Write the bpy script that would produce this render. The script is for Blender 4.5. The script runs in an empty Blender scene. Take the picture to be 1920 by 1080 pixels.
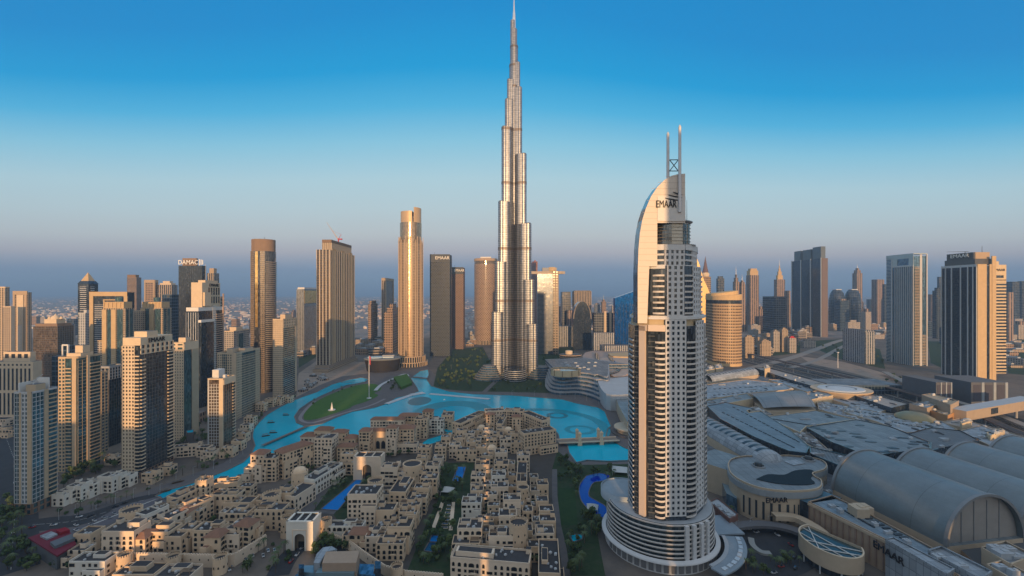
import bpy, math, random
from mathutils import Vector
R = math.radians
S = bpy.context.scene
COL = S.collection
rnd = random.Random(11)
# ---------------------------------------------------------------- camera, world, sun
F, H, HY = 800.0, 182.0, 550.0           # focal length in photo pixels, eye height in metres, horizon row
cd = bpy.data.cameras.new("camera"); cam = bpy.data.objects.new("camera", cd); COL.objects.link(cam)
cam.location = (0, 0, H); cam.rotation_euler = (R(90), 0, 0)
cd.sensor_width = 36; cd.lens = 36 * F / 1920; cd.shift_y = 10 / 1920
cd.clip_start = 1; cd.clip_end = 90000
S.camera = cam
SUN_EL, SUN_AZ = 6.0, 3.0                  # degrees; azimuth measured from straight behind the camera towards the right
sdir = Vector((math.sin(R(SUN_AZ)) * math.cos(R(SUN_EL)), -math.cos(R(SUN_AZ)) * math.cos(R(SUN_EL)), math.sin(R(SUN_EL))))
ld = bpy.data.lights.new("sun", "SUN"); ld.energy = 4.4; ld.angle = R(0.5); ld.color = (1.0, 0.58, 0.26)
lo = bpy.data.objects.new("sun", ld); COL.objects.link(lo); lo.location = (0, -300, 500)
lo.rotation_euler = sdir.to_track_quat('Z', 'Y').to_euler()
def _math(N, L, op, a, b=None, c=None):
    n = N.new('ShaderNodeMath'); n.operation = op
    for i, x in enumerate((a, b, c)):
        if x is None: continue
        if isinstance(x, (int, float)): n.inputs[i].default_value = x
        else: L.new(x, n.inputs[i])
    return n.outputs[0]
W = bpy.data.worlds.new("World"); S.world = W; W.use_nodes = True
def world():
    nt = W.node_tree; N = nt.nodes; L = nt.links; N.clear()
    out = N.new('ShaderNodeOutputWorld'); bg = N.new('ShaderNodeBackground'); L.new(bg.outputs[0], out.inputs[0])
    tc = N.new('ShaderNodeTexCoord'); sp = N.new('ShaderNodeSeparateXYZ'); L.new(tc.outputs['Generated'], sp.inputs[0])
    def ramp(stops):
        r = N.new('ShaderNodeValToRGB'); e = r.color_ramp.elements
        while len(e) > 1: e.remove(e[-1])
        e[0].position = stops[0][0]; e[0].color = (*stops[0][1], 1)
        for p, c in stops[1:]:
            x = e.new(p); x.color = (*c, 1)
        return r
    mr = N.new('ShaderNodeMapRange'); mr.inputs[1].default_value = -0.1; mr.inputs[2].default_value = 0.9
    # the sky is deeper blue away from the point opposite the sun
    dq = N.new('ShaderNodeVectorMath'); dq.operation = 'DOT_PRODUCT'; L.new(tc.outputs['Generated'], dq.inputs[0]); dq.inputs[1].default_value = Vector((-sdir.x, -sdir.y, 0)).normalized()
    hl = _math(N, L, 'SQRT', _math(N, L, 'MAXIMUM', _math(N, L, 'SUBTRACT', 1.0, _math(N, L, 'MULTIPLY', sp.outputs[2], sp.outputs[2])), .0001))
    aw = _math(N, L, 'MAXIMUM', _math(N, L, 'DIVIDE', dq.outputs['Value'], hl), 0.0)
    L.new(_math(N, L, 'MULTIPLY', sp.outputs[2], _math(N, L, 'MULTIPLY_ADD', _math(N, L, 'SUBTRACT', 1.0, aw), 1.5, 1.0)), mr.inputs[0])
    def el(d): return (math.sin(R(d)) + 0.1) / 1.0
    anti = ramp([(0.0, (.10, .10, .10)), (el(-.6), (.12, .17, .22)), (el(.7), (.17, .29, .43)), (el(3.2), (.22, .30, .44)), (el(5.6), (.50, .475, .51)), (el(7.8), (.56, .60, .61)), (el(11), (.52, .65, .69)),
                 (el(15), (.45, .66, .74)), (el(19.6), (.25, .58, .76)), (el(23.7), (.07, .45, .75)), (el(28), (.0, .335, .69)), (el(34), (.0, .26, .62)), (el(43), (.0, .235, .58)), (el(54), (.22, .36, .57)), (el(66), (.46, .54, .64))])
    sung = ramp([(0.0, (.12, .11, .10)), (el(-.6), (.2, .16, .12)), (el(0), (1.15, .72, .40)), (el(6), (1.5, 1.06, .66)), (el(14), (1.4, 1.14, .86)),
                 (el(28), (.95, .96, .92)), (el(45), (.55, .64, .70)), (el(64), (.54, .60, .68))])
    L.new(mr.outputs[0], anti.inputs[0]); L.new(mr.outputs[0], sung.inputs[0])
    dp = N.new('ShaderNodeVectorMath'); dp.operation = 'DOT_PRODUCT'
    L.new(tc.outputs['Generated'], dp.inputs[0]); h = Vector((sdir.x, sdir.y, 0)).normalized(); dp.inputs[1].default_value = h
    m2 = N.new('ShaderNodeMapRange'); m2.interpolation_type = 'SMOOTHSTEP'; m2.inputs[1].default_value = 0.0; m2.inputs[2].default_value = 1.0
    L.new(dp.outputs['Value'], m2.inputs[0])
    mx = N.new('ShaderNodeMix'); mx.data_type = 'RGBA'
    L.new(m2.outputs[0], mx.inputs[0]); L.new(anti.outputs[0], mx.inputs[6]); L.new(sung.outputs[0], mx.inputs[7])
    sky = N.new('ShaderNodeTexSky'); sky.sky_type = 'NISHITA'; sky.sun_disc = False
    sky.sun_elevation = R(SUN_EL); sky.sun_rotation = R(180 - SUN_AZ); sky.altitude = 180
    sc = N.new('ShaderNodeMix'); sc.data_type = 'RGBA'; sc.blend_type = 'ADD'; sc.inputs[0].default_value = 0.006
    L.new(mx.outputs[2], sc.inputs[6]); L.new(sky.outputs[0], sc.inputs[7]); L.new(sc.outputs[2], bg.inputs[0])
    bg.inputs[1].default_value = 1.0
world()
vs = S.view_settings; vs.view_transform = 'Standard'; vs.look = 'None'; vs.exposure = 0.0; vs.gamma = 1; vs.use_curve_mapping = False
S.cycles.max_bounces = 5; S.cycles.diffuse_bounces = 2; S.cycles.glossy_bounces = 3; S.cycles.transmission_bounces = 2
S.cycles.volume_bounces = 0; S.cycles.transparent_max_bounces = 4
S.cycles.sample_clamp_indirect = 4.0; S.cycles.caustics_reflective = False; S.cycles.caustics_refractive = False

def G(px, py, z=0.0):
    Y = F * (H - z) / (py - HY); return ((px - 960) / F * Y, Y)
def DY(py, z=0.0): return F * (H - z) / (py - HY)

# ---------------------------------------------------------------- materials
MAT = {}
def _new(name):
    m = bpy.data.materials.new(name); m.use_nodes = True; nt = m.node_tree
    return m, nt, nt.nodes, nt.links, nt.nodes['Principled BSDF']
def _mix(N, L, f, a, b, blend='MIX'):
    n = N.new('ShaderNodeMix'); n.data_type = 'RGBA'; n.blend_type = blend
    for i, x in ((0, f), (6, a), (7, b)):
        if isinstance(x, (int, float)): n.inputs[i].default_value = x
        elif isinstance(x, tuple): n.inputs[i].default_value = (*x, 1)
        else: L.new(x, n.inputs[i])
    return n.outputs[2]
def plain(name, c, rough=.8, metal=0.0, var=.18, scale=.15, spec=.3, rand=0.0, fine=0.0):
    """wall, roof or metal with weathering noise and, for copies, a small tint of its own"""
    if name in MAT: return MAT[name]
    m, nt, N, L, b = _new(name)
    tc = N.new('ShaderNodeTexCoord'); nz = N.new('ShaderNodeTexNoise'); nz.inputs['Scale'].default_value = scale; nz.inputs['Detail'].default_value = 5
    nz.inputs['Roughness'].default_value = .65
    L.new(tc.outputs['Object'], nz.inputs[0])
    f = _math(N, L, 'MULTIPLY_ADD', nz.outputs[0], 2 * var, 1 - var)
    if fine:
        n2 = N.new('ShaderNodeTexNoise'); n2.inputs['Scale'].default_value = scale * 14; L.new(tc.outputs['Object'], n2.inputs[0])
        f = _math(N, L, 'MULTIPLY', f, _math(N, L, 'MULTIPLY_ADD', n2.outputs[0], 2 * fine, 1 - fine))
    if rand:
        oi = N.new('ShaderNodeObjectInfo'); f = _math(N, L, 'MULTIPLY', f, _math(N, L, 'MULTIPLY_ADD', oi.outputs['Random'], 2 * rand, 1 - rand))
    sc = N.new('ShaderNodeVectorMath'); sc.operation = 'SCALE'; sc.inputs[0].default_value = c; L.new(f, sc.inputs['Scale'])
    L.new(sc.outputs[0], b.inputs['Base Color'])
    b.inputs['Roughness'].default_value = rough; b.inputs['Metallic'].default_value = metal; b.inputs['Specular IOR Level'].default_value = spec
    MAT[name] = m; return m
def glass(name, c, metal=.55, rough=.08, pw=1.6, ph=3.6, var=.5, lit=.0):
    """coated curtain wall glass: every pane (uv in metres) has its own tone and a slightly different tilt"""
    if name in MAT: return MAT[name]
    m, nt, N, L, b = _new(name)
    uv = N.new('ShaderNodeUVMap'); sp = N.new('ShaderNodeSeparateXYZ'); L.new(uv.outputs[0], sp.inputs[0])
    iu = _math(N, L, 'FLOOR', _math(N, L, 'DIVIDE', sp.outputs[0], pw)); iv = _math(N, L, 'FLOOR', _math(N, L, 'DIVIDE', sp.outputs[1], ph))
    cb = N.new('ShaderNodeCombineXYZ'); L.new(iu, cb.inputs[0]); L.new(iv, cb.inputs[1])
    wn = N.new('ShaderNodeTexWhiteNoise'); wn.noise_dimensions = '2D'; L.new(cb.outputs[0], wn.inputs[0])
    f = _math(N, L, 'MULTIPLY_ADD', wn.outputs[0], 2 * var, 1 - var)
    sc = N.new('ShaderNodeVectorMath'); sc.operation = 'SCALE'; sc.inputs[0].default_value = c; L.new(f, sc.inputs['Scale'])
    ws = N.new('ShaderNodeSeparateColor'); L.new(wn.outputs[1], ws.inputs[0]); cur = _math(N, L, 'GREATER_THAN', ws.outputs[1], .93)     # drawn curtains and blinds
    L.new(_mix(N, L, _math(N, L, 'MULTIPLY', cur, .3), sc.outputs[0], (.26, .25, .23)), b.inputs['Base Color'])
    L.new(_math(N, L, 'MULTIPLY_ADD', cur, -metal * .35, metal), b.inputs['Metallic'])
    ge = N.new('ShaderNodeNewGeometry'); off = N.new('ShaderNodeVectorMath'); off.operation = 'MULTIPLY_ADD'
    L.new(wn.outputs[1], off.inputs[0]); off.inputs[1].default_value = (.02, .02, .02); L.new(ge.outputs['Normal'], off.inputs[2])
    nm = N.new('ShaderNodeVectorMath'); nm.operation = 'NORMALIZE'; L.new(off.outputs[0], nm.inputs[0]); L.new(nm.outputs[0], b.inputs['Normal'])
    b.inputs['Roughness'].default_value = rough
    MAT[name] = m; return m
def facade(name, wall, gl, w=3.2, h=3.6, fw=.55, fh=.55, metal=.12, rough=.12, wrough=.7, wmetal=0.0, var=.4, off=0.0, wvar=.1, cur=.4):
    """windows of far towers: uv in metres, cell w x h, window share fw x fh; off shifts every other floor by that share of a bay"""
    if name in MAT: return MAT[name]
    m, nt, N, L, b = _new(name)
    uv = N.new('ShaderNodeUVMap'); sp = N.new('ShaderNodeSeparateXYZ'); L.new(uv.outputs[0], sp.inputs[0])
    v = _math(N, L, 'DIVIDE', sp.outputs[1], h); iv = _math(N, L, 'FLOOR', v); fv = _math(N, L, 'FRACT', v)
    u = _math(N, L, 'DIVIDE', sp.outputs[0], w)
    if off: u = _math(N, L, 'ADD', u, _math(N, L, 'MULTIPLY', _math(N, L, 'MODULO', iv, 2.0), off))
    iu = _math(N, L, 'FLOOR', u); fu = _math(N, L, 'FRACT', u)
    win = _math(N, L, 'MULTIPLY', _math(N, L, 'LESS_THAN', fu, fw), _math(N, L, 'LESS_THAN', fv, fh))
    cb = N.new('ShaderNodeCombineXYZ'); L.new(iu, cb.inputs[0]); L.new(iv, cb.inputs[1])
    wn = N.new('ShaderNodeTexWhiteNoise'); wn.noise_dimensions = '2D'; L.new(cb.outputs[0], wn.inputs[0])
    f = _math(N, L, 'MULTIPLY_ADD', wn.outputs[0], 2 * var, 1 - var)
    sc = N.new('ShaderNodeVectorMath'); sc.operation = 'SCALE'; sc.inputs[0].default_value = gl; L.new(f, sc.inputs['Scale'])
    tc = N.new('ShaderNodeTexCoord'); nz = N.new('ShaderNodeTexNoise'); nz.inputs['Scale'].default_value = .06; nz.inputs['Detail'].default_value = 4; L.new(tc.outputs['Object'], nz.inputs[0])
    s2 = N.new('ShaderNodeVectorMath'); s2.operation = 'SCALE'; s2.inputs[0].default_value = wall
    L.new(_math(N, L, 'MULTIPLY_ADD', nz.outputs[0], 2 * wvar, 1 - wvar), s2.inputs['Scale'])
    ws = N.new('ShaderNodeSeparateColor'); L.new(wn.outputs[1], ws.inputs[0]); gc = _mix(N, L, _math(N, L, 'MULTIPLY', _math(N, L, 'GREATER_THAN', ws.outputs[1], .88), cur), sc.outputs[0], (.28, .25, .21))
    L.new(_mix(N, L, win, s2.outputs[0], gc), b.inputs['Base Color'])
    L.new(_math(N, L, 'MULTIPLY_ADD', win, metal - wmetal, wmetal), b.inputs['Metallic'])
    L.new(_math(N, L, 'MULTIPLY_ADD', win, rough - wrough, wrough), b.inputs['Roughness'])
    MAT[name] = m; return m
def roofing(name, c, w=6.0, h=12.0, gap=.035, var=.16, rough=.55, metal=.1):
    """sheet roof laid in panels with dark seams, stains and a tone of its own for every panel (uv in metres)"""
    if name in MAT: return MAT[name]
    m, nt, N, L, b = _new(name); uv = N.new('ShaderNodeUVMap'); sp = N.new('ShaderNodeSeparateXYZ'); L.new(uv.outputs[0], sp.inputs[0])
    u = _math(N, L, 'DIVIDE', sp.outputs[0], w); v = _math(N, L, 'DIVIDE', sp.outputs[1], h); cb = N.new('ShaderNodeCombineXYZ'); L.new(_math(N, L, 'FLOOR', u), cb.inputs[0]); L.new(_math(N, L, 'FLOOR', v), cb.inputs[1])
    wn = N.new('ShaderNodeTexWhiteNoise'); wn.noise_dimensions = '2D'; L.new(cb.outputs[0], wn.inputs[0])
    seam = _math(N, L, 'MAXIMUM', _math(N, L, 'LESS_THAN', _math(N, L, 'FRACT', u), gap * 1.6), _math(N, L, 'LESS_THAN', _math(N, L, 'FRACT', v), gap))
    nz = N.new('ShaderNodeTexNoise'); nz.inputs['Scale'].default_value = .045; nz.inputs['Detail'].default_value = 8; nz.inputs['Roughness'].default_value = .75; L.new(uv.outputs[0], nz.inputs[0])
    f = _math(N, L, 'MULTIPLY', _math(N, L, 'MULTIPLY_ADD', wn.outputs[0], 2 * var, 1 - var), _math(N, L, 'MULTIPLY_ADD', nz.outputs[0], .9, .55)); f = _math(N, L, 'MULTIPLY', f, _math(N, L, 'MULTIPLY_ADD', seam, -.5, 1.0))
    sc = N.new('ShaderNodeVectorMath'); sc.operation = 'SCALE'; sc.inputs[0].default_value = c; L.new(f, sc.inputs['Scale']); L.new(sc.outputs[0], b.inputs['Base Color']); b.inputs['Roughness'].default_value = rough; b.inputs['Metallic'].default_value = metal
    MAT[name] = m; return m
def ground_mat(name, cols, scale, rough=.9, detail=6, vor=0.0, bump=0.0):
    if name in MAT: return MAT[name]
    m, nt, N, L, b = _new(name)
    tc = N.new('ShaderNodeTexCoord'); nz = N.new('ShaderNodeTexNoise'); nz.inputs['Scale'].default_value = scale; nz.inputs['Detail'].default_value = detail
    nz.inputs['Roughness'].default_value = .7; L.new(tc.outputs['Object'], nz.inputs[0])
    r = N.new('ShaderNodeValToRGB'); e = r.color_ramp.elements
    n = len(cols); e[0].position = .28; e[0].color = (*cols[0], 1); e[1].position = .72; e[1].color = (*cols[-1], 1)
    for i in range(1, n - 1):
        x = e.new(.28 + .44 * i / (n - 1)); x.color = (*cols[i], 1)
    L.new(nz.outputs[0], r.inputs[0]); c = r.outputs[0]
    if vor:
        vo = N.new('ShaderNodeTexVoronoi'); vo.inputs['Scale'].default_value = vor; L.new(tc.outputs['Object'], vo.inputs[0])
        c = _mix(N, L, .45, c, vo.outputs['Color'], 'SOFT_LIGHT')
    L.new(c, b.inputs['Base Color']); b.inputs['Roughness'].default_value = rough; b.inputs['Specular IOR Level'].default_value = .2
    MAT[name] = m; return m
def water_mat(name, c0, c1, rough=.12, scale=.02, wave=.35):
    m, nt, N, L, b = _new(name)
    tc = N.new('ShaderNodeTexCoord'); nz = N.new('ShaderNodeTexNoise'); nz.inputs['Scale'].default_value = scale; nz.inputs['Detail'].default_value = 3; L.new(tc.outputs['Object'], nz.inputs[0])
    L.new(_mix(N, L, nz.outputs[0], c0, c1), b.inputs['Base Color'])
    n2 = N.new('ShaderNodeTexNoise'); n2.inputs['Scale'].default_value = wave; n2.inputs['Detail'].default_value = 4; L.new(tc.outputs['Object'], n2.inputs[0])
    bp = N.new('ShaderNodeBump'); bp.inputs['Strength'].default_value = .6; bp.inputs['Distance'].default_value = .4; L.new(n2.outputs[0], bp.inputs['Height']); L.new(bp.outputs[0], b.inputs['Normal'])
    b.inputs['Roughness'].default_value = rough; b.inputs['IOR'].default_value = 1.33; b.inputs['Specular IOR Level'].default_value = .08
    MAT[name] = m; return m

# ---------------------------------------------------------------- mesh builder
class MB:
    def __init__(s): s.v = []; s.f = []; s.uv = []; s.mi = []; s.sm = []
    def poly(s, pts, m=0, uv=None, smooth=False):
        n = len(s.v); s.v += [tuple(p) for p in pts]; s.f.append(tuple(range(n, n + len(pts))))
        if uv is None:
            a, b, c = Vector(pts[0]), Vector(pts[1]), Vector(pts[2]); nr = (b - a).cross(c - a)
            if abs(nr.z) > .7 * (nr.length or 1): uv = [(p[0], p[1]) for p in pts]
            else:
                t = Vector((-nr.y, nr.x, 0)); t = t.normalized() if t.length else Vector((1, 0, 0))
                uv = [(p[0] * t.x + p[1] * t.y, p[2]) for p in pts]
        s.uv.append(uv); s.mi.append(m); s.sm.append(smooth)
    def loft(s, rings, m=0, smooth=True, close=True, cap=None, cap0=None, us=None):
        """rings of equal length, shared vertices; uv in metres along the first ring and up z"""
        n = len(rings[0]); base = len(s.v)
        for r in rings: s.v += [tuple(p) for p in r]
        L0 = [0.0]
        for i in range(n): L0.append(L0[-1] + (Vector(rings[0][(i + 1) % n]) - Vector(rings[0][i])).length)
        if us: L0 = us
        hz = [0.0]
        for k in range(1, len(rings)):
            a, b = Vector(rings[k - 1][0]), Vector(rings[k][0]); dz = b.z - a.z
            hz.append(hz[-1] + (dz if abs(dz) > .01 else (b - a).length))
        z00 = rings[0][0][2]
        for k in range(len(rings) - 1):
            for i in range(n if close else n - 1):
                j = (i + 1) % n
                s.f.append((base + k * n + i, base + k * n + j, base + (k + 1) * n + j, base + (k + 1) * n + i))
                s.uv.append([(L0[i], z00 + hz[k]), (L0[i + 1], z00 + hz[k]), (L0[i + 1], z00 + hz[k + 1]), (L0[i], z00 + hz[k + 1])])
                s.mi.append(m); s.sm.append(smooth)
        if cap is not None: s.poly(rings[-1], cap)
        if cap0 is not None: s.poly(list(reversed(rings[0])), cap0)
    def prism(s, P, z0, z1, m=0, mt=None, smooth=False, bottom=None):
        s.loft([[(x, y, z0) for x, y in P], [(x, y, z1) for x, y in P]], m, smooth, True, m if mt is None else mt, bottom)
    def box(s, c, d, rz=0, m=0, mt=None):
        x, y, z = c; a, b, h = d[0] / 2, d[1] / 2, d[2] / 2; co, si = math.cos(rz), math.sin(rz)
        P = [(x + u * co - v * si, y + u * si + v * co) for u, v in ((-a, -b), (a, -b), (a, b), (-a, b))]
        Q = [(p[0], p[1], z - h) for p in P]; T = [(p[0], p[1], z + h) for p in P]
        for i in range(4):
            j = (i + 1) % 4; s.poly([Q[i], Q[j], T[j], T[i]], m)
        s.poly(T, m if mt is None else mt); s.poly(Q[::-1], m)
    def eb(s, p0, p1, s0, s1, z0, z1, o0, o1, m=0):
        """box lying on the wall p0-p1 (outside to its right): from s0 to s1 along it, z0 to z1, o0 to o1 outward"""
        dx, dy = p1[0] - p0[0], p1[1] - p0[1]; L = math.hypot(dx, dy); dx /= L; dy /= L; nx, ny = dy, -dx
        q = lambda u, o, z: (p0[0] + dx * u + nx * o, p0[1] + dy * u + ny * o, z)
        a = [q(s0, o1, z0), q(s1, o1, z0), q(s1, o0, z0), q(s0, o0, z0)]; b = [(p[0], p[1], z1) for p in a]
        s.poly([a[0], a[1], b[1], b[0]], m); s.poly([a[1], a[2], b[2], b[1]], m); s.poly([a[3], a[0], b[0], b[3]], m)
        s.poly(b, m); s.poly(a[::-1], m)
    def tube(s, p0, p1, r0, r1=None, n=8, m=0, cap=True):
        p0, p1 = Vector(p0), Vector(p1); d = (p1 - p0).normalized(); r1 = r0 if r1 is None else r1
        a = d.orthogonal().normalized(); b = d.cross(a)
        rg = [[p + (a * math.cos(t) + b * math.sin(t)) * r for t in [2 * math.pi * i / n for i in range(n)]] for p, r in ((p0, r0), (p1, r1))]
        s.loft(rg, m, True, True, m if cap else None, m if cap else None)
    def lathe(s, prof, n=24, m=0, c=(0, 0), smooth=True, cap=None, sx=1, sy=1):
        s.loft([[(c[0] + r * sx * math.cos(2 * math.pi * i / n), c[1] + r * sy * math.sin(2 * math.pi * i / n), z) for i in range(n)] for r, z in prof], m, smooth, True, cap)
    def mesh(s, name, mats):
        me = bpy.data.meshes.new(name); me.from_pydata(s.v, [], s.f)
        ul = me.uv_layers.new(name="UVMap"); k = 0; flat = []
        for u in s.uv:
            for a in u: flat += (a[0], a[1])
        ul.data.foreach_set('uv', flat)
        me.polygons.foreach_set('material_index', s.mi); me.polygons.foreach_set('use_smooth', s.sm)
        for mm in (mats if isinstance(mats, (list, tuple)) else [mats]): me.materials.append(mm)
        me.update(); return me
    def build(s, name, mats, parent=None, loc=(0, 0, 0), rz=0):
        return inst(name, s.mesh(name, mats), parent, loc, rz)
def inst(name, me, parent=None, loc=(0, 0, 0), rz=0, sc=None):
    o = bpy.data.objects.new(name, me); COL.objects.link(o); o.location = loc; o.rotation_euler = (0, 0, rz)
    if sc: o.scale = sc
    if parent: o.parent = parent
    return o
def tag(o, label=None, cat=None, group=None, kind=None):
    for k, v in (('label', label), ('category', cat), ('group', group), ('kind', kind)):
        if v: o[k] = v
    return o
def thing(name, label, cat, loc, rz=0, group=None):
    o = bpy.data.objects.new(name, None); COL.objects.link(o); o.location = loc; o.rotation_euler = (0, 0, rz)
    return tag(o, label, cat, group)
def copy_tree(root, loc, rz=0, label=None, group=None, sc=None):
    r = root.copy(); COL.objects.link(r); r.location = loc; r.rotation_euler = (0, 0, rz)
    if sc: r.scale = sc
    if label: r['label'] = label
    if group: r['group'] = group
    for ch in list(root.children):
        c = ch.copy(); COL.objects.link(c); c.parent = r
        for g in list(ch.children):
            d = g.copy(); COL.objects.link(d); d.parent = c
    return r
def text_mesh(body, size, depth=.3):
    cu = bpy.data.curves.new("lettering", 'FONT'); cu.body = body; cu.size = size; cu.extrude = depth; cu.align_x = 'CENTER'; cu.align_y = 'CENTER'
    cu.resolution_u = 3; cu.offset = 0
    o = bpy.data.objects.new("lettering", cu); COL.objects.link(o)
    dg = bpy.context.evaluated_depsgraph_get(); me = bpy.data.meshes.new_from_object(o.evaluated_get(dg))
    bpy.data.objects.remove(o); return me
def sign(body, size, loc, rz, mat, parent, depth=.3, sx=1.0):
    """letters standing upright; rz = 0 faces the viewer (towards -y)"""
    me = text_mesh(body, size, depth); me.materials.clear(); me.materials.append(mat)
    o = inst('sign_lettering', me, parent, loc); o.rotation_euler = (R(90), 0, rz); o.scale = (sx, 1, 1); return o
def ngon(cx, cy, rx, ry, n=24, a0=0.0, a1=2 * math.pi):
    full = abs(a1 - a0 - 2 * math.pi) < 1e-6; k = n if full else n - 1
    return [(cx + rx * math.cos(a0 + (a1 - a0) * i / k), cy + ry * math.sin(a0 + (a1 - a0) * i / k)) for i in range(n)]
def rect(x0, y0, x1, y1): return [(x0, y0), (x1, y0), (x1, y1), (x0, y1)]

# ---------------------------------------------------------------- towers
class T:
    """one building: an Empty at its base, parts collected by name"""
    def __init__(s, name, label, cat, x, y, rz=0, group=None, z=0):
        s.root = thing(name, label, cat, (x, y, z), rz, group); s.p = {}
    def mb(s, part, *mats):
        if part not in s.p: s.p[part] = (MB(), list(mats))
        return s.p[part][0]
    def done(s):
        for k, (m, mats) in s.p.items():
            if m.f: m.build(k, mats, s.root)
        return s.root
def fac(t, p0, p1, z0, z1, kind, mat, bay=3.4, fh=3.6, pw=.9, sh=1.3, d=.45, part='facade_frame', a=0.0, b=1.0):
    """relief of one stretch (a..b of the wall p0-p1)"""
    L0 = math.hypot(p1[0] - p0[0], p1[1] - p0[1]); s0, s1 = a * L0, b * L0; L = s1 - s0; m = t.mb(part, mat)
    nf = max(1, int(round((z1 - z0) / fh))); fh = (z1 - z0) / nf
    if kind in ('grid', 'fin', 'mullion'):
        n = max(1, int(round(L / bay)))
        for i in range(n + 1):
            c = s0 + L * i / n; w = pw / 2
            m.eb(p0, p1, max(s0, c - w), min(s1, c + w), z0, z1, 0, d)
    if kind in ('grid', 'band', 'mullion'):
        dd = d - .12 if kind != 'band' else d
        for k in range(nf + 1):
            z = z0 + k * fh
            m.eb(p0, p1, s0, s1, max(z0, z - sh / 2), min(z1, z + sh / 2), 0, dd)
    if kind == 'solid': m.eb(p0, p1, s0, s1, z0, z1, 0, d)
def balconies(t, p0, p1, z0, z1, mat, a=0.0, b=1.0, fh=3.6, d=1.5, ht=1.15, bulge=0.0, limit=100, slab=None):
    """one balcony per floor, each its own part"""
    dx, dy = p1[0] - p0[0], p1[1] - p0[1]; L0 = math.hypot(dx, dy); dx /= L0; dy /= L0; nx, ny = dy, -dx
    n = max(1, int((z1 - z0) / fh)); m = MB(); k = 9 if bulge else 2
    out = []; inn = []
    for i in range(k):
        u = a * L0 + (b - a) * L0 * i / (k - 1); o = d + bulge * (1 - (2 * i / (k - 1) - 1) ** 2)
        out.append((p0[0] + dx * u + nx * o, p0[1] + dy * u + ny * o)); inn.append((p0[0] + dx * u, p0[1] + dy * u))
    P = out + inn[::-1]
    m.prism(P, 0, .25, 0, 0, bottom=0)
    q = out
    for i in range(k - 1):
        m.eb(q[i], q[i + 1], 0, math.hypot(q[i + 1][0] - q[i][0], q[i + 1][1] - q[i][1]), .0, ht, -.12, .06)
    if not bulge:
        m.eb(inn[0], out[0], 0, d, 0, ht, -.02, .1); m.eb(out[-1], inn[-1], 0, d, 0, ht, -.02, .1)
    me = m.mesh('balcony', [mat])
    for i in range(n):
        if i < limit: inst('balcony', me, t.root, (0, 0, z0 + i * fh))
def site(px0, sp, px1, ytop, ybase):
    """axis-aligned block seen from px0 to px1 with its near vertical edge at sp -> x centre, front y, width, depth, height"""
    Y = DY(ybase); h = H - (ytop - HY) * Y / F
    if (px0 + px1) / 2 > 960:
        d = Y * ((sp - 960) / (px0 - 960) - 1); x0 = (sp - 960) / F * Y; x1 = (px1 - 960) / F * Y
    else:
        d = Y * ((sp - 960) / (px1 - 960) - 1); x0 = (px0 - 960) / F * Y; x1 = (sp - 960) / F * Y
    return (x0 + x1) / 2, Y, x1 - x0, max(d, 8), h
def block(name, label, cat, s, group=None):
    x, Y, w, d, h = s; t = T(name, label, cat, x, Y + d / 2, 0, group)
    t.w, t.d, t.h = w, d, h; a, b = w / 2, d / 2
    t.FL, t.FR, t.BR, t.BL = (-a, -b), (a, -b), (a, b), (-a, b)
    t.edges = [(t.FL, t.FR), (t.FR, t.BR), (t.BR, t.BL), (t.BL, t.FL)]
    return t
# ================================================================ palette
cream = plain('cream_render', (.56, .44, .31)); whitew = plain('white_render', (.66, .65, .63)); tan = plain('tan_stone', (.42, .32, .22))
gold_st = plain('warm_stone', (.52, .38, .22)); brown = plain('brown_stone', (.22, .15, .10)); grey = plain('grey_concrete', (.32, .33, .34))
dgrey = plain('dark_grey', (.10, .11, .12)); steel = plain('brushed_steel', (.62, .62, .62), .3, .9); alum = plain('white_aluminium', (.6, .62, .64), .4, .3)
gravel = plain('roof_gravel', (.14, .142, .15), .9, 0, .3, .3, .2, 0, .25); palegrey = plain('pale_roof', (.40, .43, .46), .7, 0, .2, .08)
darkm = plain('dark_metal', (.045, .05, .06), .5, .3); sign_white = plain('white_letters', (.85, .84, .80), .5); sign_black = plain('black_letters', (.02, .02, .025), .5)
redm = plain('red_paint', (.45, .03, .05), .6); asphalt = ground_mat('asphalt', [(.035, .038, .045), (.055, .058, .065)], .08)
g_blue = glass('blue_glass', (.10, .19, .28)); g_dark = glass('dark_glass', (.055, .075, .10)); g_teal = glass('teal_glass', (.09, .17, .20))
g_bron = glass('bronze_glass', (.20, .15, .11)); g_grey = glass('grey_glass', (.22, .25, .28), .6, .12); g_deep = glass('deep_blue_glass', (.0, .11, .42), .6, .06)
paving = ground_mat('paving', [(.08, .08, .09), (.14, .13, .13), (.10, .095, .105)], .05); sand_g = ground_mat('bare_sand', [(.24, .19, .15), (.34, .27, .22), (.20, .17, .15)], .03)
grass_m = ground_mat('lawn', [(.035, .095, .015), (.06, .14, .025), (.045, .115, .02)], .12)
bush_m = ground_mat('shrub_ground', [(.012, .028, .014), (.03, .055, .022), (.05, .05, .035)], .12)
city_g = ground_mat('city_ground', [(.05, .055, .06), (.12, .105, .095), (.18, .15, .125), (.06, .065, .06)], .012, .95, 10)
water_mat('turquoise_water', (.0, .20, .33), (.0, .60, .78), .12, .011, .22); water_mat('pool_water', (.005, .16, .52), (.005, .20, .60), .1, .1)
water_mat('sea_water', (.02, .06, .10), (.03, .07, .12), .3, .001, .01)
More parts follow.
